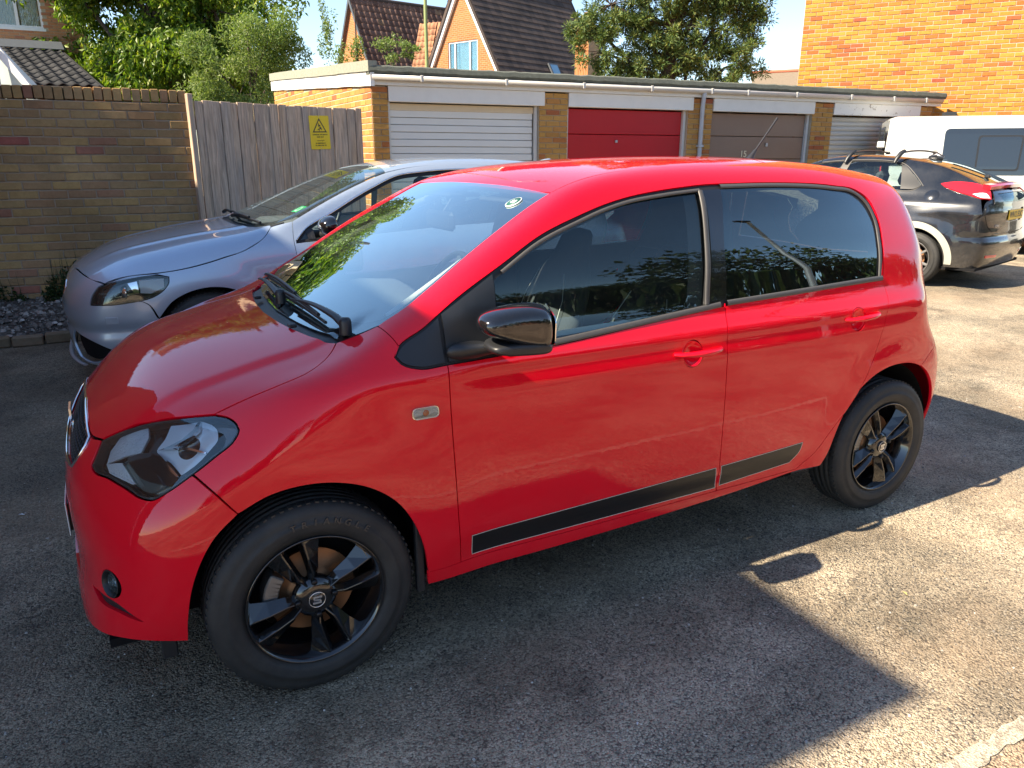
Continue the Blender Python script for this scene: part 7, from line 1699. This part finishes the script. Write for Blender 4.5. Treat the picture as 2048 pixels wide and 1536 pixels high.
def mini_inner(sk, par, xf, xr_, zroof):
    MB().box(-.5, 3.1, -.55, .55, .19, .22).build('underbody', M['dark'], par)
    MB().box(xf+.02, xr_, -.74, .74, .24, .28).build('floor_carpet', M['interior'], par)
    ds = MB(); pr = [(xf-.05, .93), (xf+.12, .985), (xf+.35, .985), (xf+.50, .95), (xf+.52, .80), (xf+.42, .5)]
    vs = [(x, y, z) for y in np.linspace(-.72, .72, 9) for x, z in pr]; k = len(pr); ds.add(vs, [(i*k+j, i*k+j+1, (i+1)*k+j+1, (i+1)*k+j) for i in range(8) for j in range(k-1)], True); ds.build('dashboard', M['dash'], par)
    for x0, n_ in ((xf+.85, 2), (xf+1.70, 2)):
        for y in (-.38, .38):
            st = empty('seat', (x0, y, 0)); st.parent = par
            MB().box(-.1, .42, -.25, .25, .36, .55, None, .05).build('seat_cushion', M['cloth'], st)
            MB().box(-.06, .06, -.25, .25, 0, .62, Matrix.Translation((.42, 0, .50)) @ Matrix.Rotation(rad(18), 4, 'Y'), .05).build('seat_back', M['cloth'], st)
            MB().box(-.05, .05, -.13, .13, .63, .82, Matrix.Translation((.42, 0, .50)) @ Matrix.Rotation(rad(14), 4, 'Y'), .04).build('headrest', M['cloth'], st)
    sw = MB(); mw = Matrix.Translation((xf+.62, .38, .93)) @ Matrix.Rotation(rad(-62), 4, 'Y'); sw.tube([tuple(mw @ Vector((.185*math.cos(a), .185*math.sin(a), 0))) for a in np.linspace(0, 2*math.pi, 30, endpoint=False)], .014, 8, closed=True); sw.build('steering_wheel', M['trim'], par)
mini_inner(GK, GC, .50, 3.0, 1.4)
rl = sym([(1.42,0,1.385),(1.42,-.56,1.37)], [(1.42,-.56,1.37),(2.2,-.55,1.41),(3.0,-.48,1.33)], [(3.0,-.48,1.33),(3.05,0,1.34)]); panel(GK, 'roof_lining', 'T', rl, M['liner'], GC, step=.15, off=-.03, thick=0)
fbg = sym([(.22,0,.99),(.25,-.5,.99),(.10,-.80,.83)], [(.10,-.80,.83),(-.25,-.78,.78),(-.50,-.72,.73)], [(-.50,-.72,.73),(-.66,-.4,.75),(-.70,0,.75)]); panel(GK, 'bonnet_inner', 'T', fbg, M['dark'], GC, step=.1, off=-.04, thick=0)
panel(GK, 'crash_beam', 'F', sym([(-.80,0,.70),(-.72,-.5,.70),(-.50,-.80,.60),(-.33,-.86,.55)], [(-.33,-.86,.55),(-.40,-.83,.24)], [(-.40,-.83,.24),(-.70,-.65,.22),(-.80,0,.22)]), M['dark'], GC, step=.1, off=-.06, thick=0)
for x_ in (0, 2.647):
    for sg in (1, -1): make_wheel('wheel', GC, (x_, -.79*sg, .315), 20, R=.318, rim_r=.215, side=sg, style='seven', rim_m='alu', hw=.1025)
    for sg in (-1, 1): MB().box(x_-.38, x_+.38, sg*.55-.004, sg*.55+.004, .2, .72).build('wheel_arch_liner', M['dark'], GC)
def gwiper(b0, b1, p0, p1):
    w_ = empty('wiper', (0, 0, 0)); w_.parent = GC
    on = lambda x, y, h: tuple(GK.at('T', [(x, y)])[0]+GS.grad(GK.at('T', [(x, y)]))[0]*h)
    MB().tube([on(b0[0]+(b1[0]-b0[0])*t, b0[1]+(b1[1]-b0[1])*t, .016) for t in np.linspace(0, 1, 17)], .009, 6).build('wiper_blade', M['trim'], w_)
    MB().tube([on(p0[0]+(p1[0]-p0[0])*t, p0[1]+(p1[1]-p0[1])*t, .03+.012*math.sin(math.pi*t)) for t in np.linspace(0, 1, 9)], [.014]*3+[.010]*6, 8).build('wiper_arm', M['trim'], w_)
gwiper((.40, -.62), (.345, .02), (.31, .0), (.375, -.35)); gwiper((.36, .05), (.40, .62), (.33, .60), (.35, .32))
fn_ = MB(); rings = []
for t, w, h in ((0, .004, .005), (.25, .022, .030), (.6, .030, .048), (.85, .026, .056), (1.0, .012, .050)):
    z0_ = 1.432-.008*t; rings.append([(2.86+.17*t+.0*math.cos(a), w*math.cos(a), z0_-.004+h*max(0, math.sin(a))) for a in np.linspace(0, math.pi, 10)]+[(2.86+.17*t, 0, z0_-.02)])
loft([[(x, y, z-.025) for x, y, z in r] for r in rings], 'roof_aerial', M['silver'], GC)
for sg in (-1, 1):
    rr = []
    for y, s_ in ((.88, .5), (.92, .9), (.99, 1.0), (1.05, .9), (1.08, .55)):
        rr.append([(.78+.075*math.cos(a)*s_*(1.2 if math.cos(a) < 0 else .5), sg*y, 1.03+.07*math.sin(a)*s_) for a in np.linspace(0, 2*math.pi, 16, endpoint=False)])
    m_ = loft(rr, 'door_mirror', M['black_gloss'], GC); m_.modifiers.new('s', 'SUBSURF').render_levels = 1  # dark finish carries the shade on this mirror in its colour
    MB().tube([(.76, sg*.84, .965), (.78, sg*.93, .985)], [.03, .02], 8).build('mirror_arm', M['trim'], GC)
M['green_card'] = mat('green_permit', (.03, .52, .20), .5)
tag_ = on_ = GK.at('T', [(.66, -.60)])[0]; nn_ = Vector(GS.grad(np.array([on_]))[0]); mw = Matrix.Translation(Vector(on_)-nn_*.010) @ nn_.to_track_quat('Z', 'X').to_matrix().to_4x4()
mb = MB().box(-.045, .045, -.05, .05, -.0005, .0005, mw); pc_ = mb.build('permit_card', M['green_card'], GC)
mb = MB().lathe([(.022, .001), (.034, .001), (.034, .0006)], 20, 'z'); mb.v = [tuple(mw @ Vector(v)) for v in mb.v]; mb.build('card_print', M['sticker_w'], pc_)

# ------------------------------------------------------------------ black hatchback at right, seen from behind its left rear wheel
M['black_car'] = paint('black_metallic', (.010, .013, .018), flake=.4, rough=.25, metal=.3, dust=.16)
BS = make_black(); BK = Skin(BS, zc=.6, xa=.3, xb=2.3)
BC = empty('parked_car', (8.27, 5.70, 0), rad(-76), 'dusty black five-door hatchback with roof bars parked facing the garages', 'car', 'cars parked in the yard')
archB = [(2.235,-.87,.24),(2.245,-.885,.38),(2.30,-.90,.50),(2.39,-.91,.60),(2.50,-.91,.66),(2.62,-.91,.68),(2.75,-.90,.65),(2.86,-.89,.565),(2.935,-.875,.42),(2.965,-.853,.25)]
sideB = path([(.40,-.80,1.0),(.70,-.68,1.18),(1.0,-.60,1.33),(1.3,-.56,1.43),(1.7,-.54,1.46),(2.1,-.52,1.45),(2.45,-.50,1.40)], [(2.45,-.50,1.40),(2.70,-.50,1.335),(2.95,-.52,1.24),(3.13,-.56,1.165)], [(3.13,-.56,1.165),(3.22,-.63,1.08),(3.20,-.70,1.02),(3.23,-.73,.93),(3.26,-.755,.85)], [(3.26,-.755,.85),(3.18,-.80,.78),(3.02,-.86,.70),(2.93,-.88,.62)], [(2.93,-.88,.62),(2.86,-.89,.565)], archB[:8][::-1], [(2.235,-.87,.24),(.45,-.86,.26)], [(.45,-.86,.26),(.42,-.88,.6),(.40,-.80,1.0)])
winB = path([(.62,-.79,1.06),(.90,-.66,1.24),(1.25,-.575,1.385),(1.45,-.56,1.415),(1.70,-.55,1.425),(1.941,-.54,1.425),(2.10,-.54,1.415),(2.242,-.553,1.388)], [(2.242,-.553,1.388),(2.40,-.62,1.28),(2.503,-.677,1.189),(2.55,-.712,1.145)], [(2.55,-.712,1.145),(2.52,-.74,1.115),(2.119,-.763,1.093),(1.5,-.80,1.06),(.62,-.82,1.02)])
panel(BK, 'body_side', 'S', sideB, M['black_car'], BC, holes=(winB,), step=.025, both=True)
panel(BK, 'window_frame', 'S', winB, M['seal'], BC, holes=(BK.at('S', shrink(BK.to2('S', winB), .016)),), step=.04, off=-.004, both=True)
panel(BK, 'side_window', 'S', winB, M['side_glass'], BC, step=.06, off=-.006, thick=0, both=True)
panel(BK, 'pillar_cover', 'S', path([(1.54,-.56,1.43),(1.47,-.80,1.05)], [(1.47,-.80,1.05),(1.56,-.80,1.05)], [(1.56,-.80,1.05),(1.64,-.55,1.43)], [(1.64,-.55,1.43),(1.54,-.56,1.43)]), M['seal_lit'], BC, step=.05, off=0, both=True)
# triangular dark panel with the vertical handle at the back of the rear door glass
panel(BK, 'quarter_panel', 'S', path([(2.28,-.56,1.375),(2.40,-.62,1.28),(2.503,-.677,1.189),(2.55,-.712,1.145)], [(2.55,-.712,1.145),(2.50,-.74,1.115),(2.33,-.755,1.103)], [(2.33,-.755,1.103),(2.30,-.69,1.20),(2.24,-.58,1.375)]), M['trim'], BC, step=.03, off=.001, both=True)
strip('window_trim', [(1.25,-.57,1.39),(1.70,-.545,1.430),(1.941,-.535,1.430),(2.10,-.535,1.421),(2.25,-.550,1.392),(2.42,-.62,1.28),(2.52,-.677,1.189),(2.57,-.712,1.14)], .012, M['seal_lit'], .002, BC, .005, True, fam='S', sk=BK)
rfB = path([(1.22,0,1.445),(1.22,-.25,1.44),(1.24,-.56,1.41)], [(1.24,-.56,1.41),(1.3,-.56,1.43),(1.7,-.54,1.46),(2.1,-.52,1.45),(2.45,-.50,1.40)], [(2.45,-.50,1.40),(2.42,-.25,1.43),(2.41,0,1.435)])
panel(BK, 'roof', 'T', dedupe(np.vstack([rfB, mir(rfB)[::-1]])), M['black_car'], BC, step=.04, gap=.0008)
wsB = path([(.33,0,1.05),(.36,-.4,1.05),(.46,-.72,1.04)], [(.46,-.72,1.04),(.70,-.66,1.18),(1.0,-.585,1.33),(1.22,-.55,1.405)], [(1.22,-.55,1.405),(1.22,0,1.44)]); panel(BK, 'windscreen', 'T', dedupe(np.vstack([wsB, mir(wsB)[::-1]])), M['ws'], BC, step=.06, off=-.003, thick=.004)
rwB = path([(2.43,0,1.43),(2.44,-.25,1.425),(2.47,-.47,1.39)], [(2.47,-.47,1.39),(2.70,-.475,1.33),(2.92,-.49,1.245),(3.08,-.50,1.175)], [(3.08,-.50,1.175),(3.12,-.25,1.178),(3.13,0,1.18)])
panel(BK, 'tailgate_skin', 'T', dedupe(np.vstack([path([(2.41,0,1.435),(2.42,-.25,1.43),(2.45,-.50,1.40)], [(2.45,-.50,1.40),(2.70,-.50,1.335),(2.95,-.52,1.24),(3.13,-.56,1.165)], [(3.13,-.56,1.165),(3.16,-.25,1.155),(3.165,0,1.155)]), mir(path([(2.41,0,1.435),(2.42,-.25,1.43),(2.45,-.50,1.40)], [(2.45,-.50,1.40),(2.70,-.50,1.335),(2.95,-.52,1.24),(3.13,-.56,1.165)], [(3.13,-.56,1.165),(3.16,-.25,1.155),(3.165,0,1.155)]))[::-1]])), M['black_car'], BC, holes=(dedupe(np.vstack([rwB, mir(rwB)[::-1]])),), step=.03)
panel(BK, 'rear_window', 'T', dedupe(np.vstack([rwB, mir(rwB)[::-1]])), glass('rear_glass', (.30, .38, .38), dirt=.06), BC, step=.05, off=-.002, thick=0)
wpB = empty('rear_wiper', (0, 0, 0)); wpB.parent = BC; on = lambda x, y, h: tuple(BK.at('T', [(x, y)])[0]+np.array([0, 0, h]))
MB().tube([on(3.04-.33*t, -.10-.18*t, .02) for t in np.linspace(0, 1, 9)], .009, 6).build('wiper_arm', M['trim'], wpB); MB().box(-.03, .03, -.03, .03, 0, .035, Matrix.Translation(on(3.05, -.10, 0)), .008).build('wiper_pivot', M['trim'], wpB)
# tail: lamp clusters joined by the spoiler bar, lower glass, panel, plate, bumper
M['lamp_bright'] = mat('red_lamp_lens', (.62, .012, .02), .12, coat=1., var=.15, vscale=40)
lampB = path([(2.743,-.668,1.166),(2.85,-.63,1.185),(2.98,-.59,1.178),(3.13,-.565,1.163)], [(3.13,-.565,1.163),(3.20,-.55,1.135)], [(3.20,-.55,1.135),(3.25,-.58,1.05),(3.28,-.60,.968)], [(3.28,-.60,.968),(3.20,-.68,.995),(3.08,-.715,1.045),(2.915,-.715,1.098),(2.80,-.70,1.14),(2.743,-.668,1.166)])
panel(BK, 'rear_lamp', 'S', lampB, M['lamp_bright'], BC, step=.02, off=.012, gap=0, thick=.02, both=True)
panel(BK, 'lamp_clear_part', 'S', path([(3.10,-.68,1.045),(3.22,-.62,1.04),(3.27,-.60,.972)], [(3.27,-.60,.972),(3.20,-.67,.995),(3.10,-.68,1.045)]), M['refl_fine'], BC, step=.02, off=.015, gap=0, thick=.004, both=True)
bar = MB(); vs = []
for y in np.linspace(-.60, .60, 25):
    x_ = 3.275-.14*abs(y)**2.4; zt = 1.185-.04*abs(y)**2
    for dx_, z in ((-.07, zt+.004), (-.01, zt-.004), (.012, zt-.025), (.004, zt-.058), (-.07, zt-.062)): vs.append((x_+dx_, y, z))
bar.add(vs, [(5*i+j, 5*i+(j+1) % 5, 5*i+5+(j+1) % 5, 5*i+5+j) for i in range(24) for j in range(5)]+[(0, 1, 2, 3, 4), (120, 121, 122, 123, 124)], True); bar.build('spoiler_bar', M['lamp_bright'], BC, angle=35)
tB = sym([(3.30,0,1.10),(3.27,-.55,1.09),(3.25,-.57,1.03),(3.285,-.595,.965),(3.23,-.70,.93),(3.26,-.745,.85)], [(3.26,-.745,.85),(3.30,-.66,.70),(3.34,-.58,.655)], [(3.34,-.58,.655),(3.37,-.3,.64),(3.38,0,.64)])
lgl = sym([(3.33,0,1.08),(3.31,-.48,1.07)], [(3.31,-.48,1.07),(3.33,-.40,.985)], [(3.33,-.40,.985),(3.35,0,.975)])
pr_ = sym([(3.37,0,.90),(3.36,-.30,.90)], [(3.36,-.30,.90),(3.37,-.27,.755)], [(3.37,-.27,.755),(3.385,0,.75)])
panel(BK, 'tailgate', 'B', tB, M['black_car'], BC, holes=(lgl, pr_), step=.03); panel(BK, 'lower_rear_glass', 'B', lgl, M['side_glass'], BC, step=.05, off=-.004, thick=0); panel(BK, 'plate_recess', 'B', pr_, M['trim'], BC, step=.05, off=-.03, thick=0)
npB = MB().box(3.375, 3.383, -.26, .26, .772, .883, None, .002).build('number_plate', M['yellow_plate'], BC)
text('plate_text', 'WN12 EUC', .095, M['sign_black'], npB, Matrix.Translation((3.3845, 0, .827)) @ Matrix.Rotation(math.pi/2, 4, 'Z') @ Matrix.Rotation(math.pi/2, 4, 'X'), .0005, True)
bp_ = BK.at('B', BK.to2('B', [(3.36, -.50, .715)]))[0]; nb_ = Vector(BS.grad(bp_[None])[0]); nb_.z = 0; nb_.normalize()
text('badge', 'CIVIC', .040, M['silver_print'], BC, Matrix.Translation(Vector(bp_)+nb_*.006) @ Matrix((Vector((-nb_.y, nb_.x, 0)), Vector((0, 0, 1)), nb_)).transposed().to_4x4(), .002, True)
bB = sym([(3.38,0,.635),(3.37,-.3,.635),(3.34,-.58,.650),(3.30,-.66,.695),(3.26,-.745,.845)], [(3.26,-.755,.845),(3.18,-.80,.78),(3.02,-.86,.70),(2.93,-.88,.62)], archB[7:], [(2.965,-.853,.25),(3.15,-.78,.25),(3.30,-.55,.26),(3.36,0,.265)])
panel(BK, 'rear_bumper', 'B', bB, M['black_car'], BC, step=.03)
panel(BK, 'rear_reflector', 'B', path([(3.26,-.64,.40),(3.34,-.42,.395)], [(3.34,-.42,.395),(3.35,-.42,.36)], [(3.35,-.42,.36),(3.27,-.64,.365)], [(3.27,-.64,.365),(3.26,-.64,.40)]), M['lamp_bright'], BC, step=.04, off=.004, both=True)
panel(BK, 'rear_structure', 'B', sym([(3.30,0,1.05),(3.27,-.55,1.04),(3.20,-.68,.98),(3.22,-.74,.86),(3.05,-.83,.72),(3.02,-.85,.55),(3.05,-.83,.30)], [(3.05,-.83,.30),(3.36,0,.30)]), M['black_car'], BC, step=.06, off=-.012, thick=0)
# dusty grey wheel arch moulding
M['clad'] = mat('sun_bleached_plastic', (.36, .36, .31), .8, var=.15, vscale=9)
ang = np.linspace(-.10, math.pi+.10, 44); vs = []
def armesh(cx_, cz, r0, r1, nm, m, off, sk, par):
    for sgn in (0, 1):
        Q0 = sk.at('S', sk.to2('S', [(cx_+r0*math.cos(a), -.88, cz+r0*math.sin(a)) for a in ang])); Q1 = sk.at('S', sk.to2('S', [(cx_+r1*math.cos(a), -.88, cz+r1*math.sin(a)) for a in ang])); N0 = sk.sh.grad(Q0); N1 = sk.sh.grad(Q1)
        vs = []
        for a_, b_, n0, n1 in zip(Q0, Q1, N0, N1): vs += [a_-n0*.03, a_+n0*off, b_+n1*off, b_-n1*.004]
        if sgn: vs = [np.array([v[0], -v[1], v[2]]) for v in vs]
        MB().add(vs, [(4*i+j, 4*i+j+1, 4*i+5+j, 4*i+4+j) for i in range(len(ang)-1) for j in range(3)], True).build(nm, m, par, angle=40)
armesh(2.605, .31, .365, .435, 'arch_moulding', M['clad'], .007, BK, BC)
M['fuel'] = M['black_car']
fc = BK.at('S', BK.to2('S', [(2.70, -.744, 1.02)]))[0]; nf = Vector(BS.grad(fc[None])[0]); mw = Matrix.Translation(Vector(fc)) @ nf.to_track_quat('Z', 'Y').to_matrix().to_4x4()
mb = MB().lathe([(0, .0035), (.078, .0025), (.080, .0), (.080, -.004)], 36, 'z'); mb.v = [tuple(mw @ Vector(v)) for v in mb.v]; mb.build('fuel_flap', M['black_car'], BC)
for x_ in (0, 2.605):
    for sg in (1, -1): make_wheel('wheel', BC, (x_, -.785*sg, .312), 20, R=.315, rim_r=.205, side=sg, style='seven', rim_m='alu', hw=.1025)
    for sg in (-1, 1): MB().box(x_-.40, x_+.40, sg*.55-.004, sg*.55+.004, .2, .75).build('wheel_arch_liner', M['dark'], BC)
mini_inner(BK, BC, .50, 3.0, 1.4)
MB().box(.45, 3.28, -.80, .80, .22, .25).build('underbody', M['dark'], BC)
for sg in (-1, 1):
    vs_ = []; n = 20
    for i in range(n+1):
        a = math.pi*i/n
        for yy in (.86, .55): vs_.append((2.605+.375*math.cos(a), sg*yy, .31+.385*math.sin(a)))
    MB().add(vs_, [(2*i, 2*i+1, 2*i+3, 2*i+2) for i in range(n)], True).build('wheel_arch_liner', M['dark'], BC)
bnB = sym([(.31,0,1.03),(.34,-.4,1.03),(.42,-.74,1.0)], [(.42,-.74,1.0),(.0,-.78,.86),(-.5,-.70,.78)], [(-.5,-.70,.78),(-.80,-.4,.68),(-.83,0,.67)]); panel(BK, 'bonnet', 'T', bnB, M['black_car'], BC, step=.06)
panel(BK, 'front_end', 'F', sym([(-.83,0,.665),(-.80,-.4,.675),(-.5,-.70,.775),(.0,-.78,.855),(.41,-.80,1.0)], [(.41,-.80,1.0),(.42,-.88,.6),(.44,-.86,.26)], [(.44,-.86,.26),(.37,-.88,.34),(.30,-.89,.50),(.15,-.9,.65),(0,-.9,.68),(-.15,-.9,.65),(-.3,-.88,.5),(-.38,-.85,.28)], [(-.38,-.85,.28),(-.8,-.4,.22),(-.85,0,.22)]), M['black_car'], BC, step=.05)
# roof bars
for xb_, in ((1.60,), (2.20,)):
    rb_ = empty('roof_bar', (0, 0, 0)); rb_.parent = BC
    MB().tube([(xb_+.02, y, 1.540-.03*(abs(y)/.6)**2) for y in np.linspace(-.56, .56, 13)], .024, 8, flat=.45).build('cross_bar', M['trim'], rb_)
    for sg in (-1, 1): MB().tube([(xb_+.02, sg*.50, 1.535), (xb_+.01, sg*.56, 1.51), (xb_-.02, sg*.60, 1.445), (xb_-.03, sg*.625, 1.395)], [.026, .030, .026, .020], 8, flat=.8).build('bar_foot', M['trim'], rb_)
MB().tube([(2.33, 0, 1.455), (2.42, 0, 1.475), (2.50, 0, 1.45)], [.008, .022, .012], 8, flat=2.2).build('roof_aerial', M['black_car'], BC)

# ------------------------------------------------------------------ white van behind it, its tail towards the garages
VC = empty('parked_van', (10.70, 5.45, 0), rad(-49), 'white panel van with dark side glass behind the black car', 'van')
M['van_white'] = paint('van_white_paint', (.56, .57, .54), rough=.4, dust=.05)
def vy(z): return max(0, z-.95)**1.6*.10
def vring(x):
    t0 = max(0, (.10-x)/.10); t1 = max(0, (x-3.5)/1.2); zr = 2.07-.05*t0**2-.95*min(1, t1)**1.3; ins = .05*t0**2+.12*max(0, (x-4.3)/.5)**2; pts = []; r = .13
    for z in np.linspace(.30, zr-r, 9): pts.append((ins+vy(z), z))
    y0 = pts[-1][0]
    for k in range(1, 7):
        aa = math.pi-(math.pi/2)*k/6; pts.append((y0+r+r*math.cos(aa), zr-r+r*math.sin(aa)))
    return pts+[(.95, zr+.015)]+[(1.90-y, z) for y, z in pts[::-1]]
xs = [0, .02, .05, .10, .3, .8, 1.4, 2.0, 2.6, 3.2, 3.5, 3.8, 4.1, 4.4, 4.6, 4.8]
R3 = [[(x-.06*max(0, z-1.0)*(-1 if x < .2 else 0), y, z) for y, z in vring(x)] for x in xs]; n = len(R3[0]); mb = MB()
mb.add([v for r in R3 for v in r], [(i*n+j, i*n+j+1, (i+1)*n+j+1, (i+1)*n+j) for i in range(len(xs)-1) for j in range(n-1)]+[tuple(range(n)), tuple(range((len(xs)-1)*n, len(xs)*n))], True); mb.build('body_shell', M['van_white'], VC, angle=40)
def vface(name, pts, m, off=.004, th=.012, parent=VC): return MB().prism(pts, 0, th, lambda u, v, d: (u, vy(v)-off+d, v)).build(name, m, parent)
gv = mat('van_dark_glass', (.015, .018, .020), .03, spec=.6, coat=1.)
vface('side_window', rounded([(.84, 1.20), (2.02, 1.20), (2.08, 1.88), (.84, 1.88)], .08), gv, .006)
vface('sliding_frame', rounded([(1.30, 1.26), (1.88, 1.26), (1.90, 1.78), (1.30, 1.78)], .05), M['trim'], .009, .004); vface('sliding_pane', rounded([(1.325, 1.285), (1.855, 1.285), (1.875, 1.755), (1.325, 1.755)], .04), gv, .011, .004)
vface('pressed_panel', rounded([(.14, 1.13), (.77, 1.13), (.77, 1.88), (.19, 1.88)], .08), M['van_white'], .005, .008)
vface('cab_window', rounded([(2.6, 1.20), (3.9, 1.20), (3.62, 1.80), (2.7, 1.84)], .06), gv, .006)
MB().box(-.006, .01, .16, 1.74, 1.12, 1.92, None, .004).build('rear_window', gv, VC); MB().box(-.008, .012, .02+.02, .14, .85, 1.35, None, .01).build('rear_lamp', M['lamp_bright'], VC)
MB().box(-.012, .0, .90, 1.0, .5, 1.95, None, .004).build('door_seam', M['trim'], VC); MB().box(-.09, .02, .10, .16, 1.60, 1.70, None, .01).build('hinge', M['van_white'], VC)
MB().box(.88, 1.06, .75, 1.0, 2.08, 2.155, None, .012).build('roof_vent', M['trim'], VC)
MB().box(.1, 4.6, .1, 1.8, .22, .32).build('underbody', M['dark'], VC)
for x_ in (.95, 4.05):
    for yy, sg in ((.12, 1), (1.78, -1)): make_wheel('wheel', VC, (x_, yy, .33), 10, R=.33, rim_r=.21, side=sg, style='seven', rim_m='alu', hw=.105)
    MB().lathe([(.40, -.012), (.40, .02), (.36, .02), (.36, -.012)], 40, c=(x_, 0, .33)).build('arch_edge', M['trim'], VC); MB().lathe([(0, -.010), (.37, -.010)], 40, c=(x_, 0, .33)).build('arch_opening', M['dark'], VC)
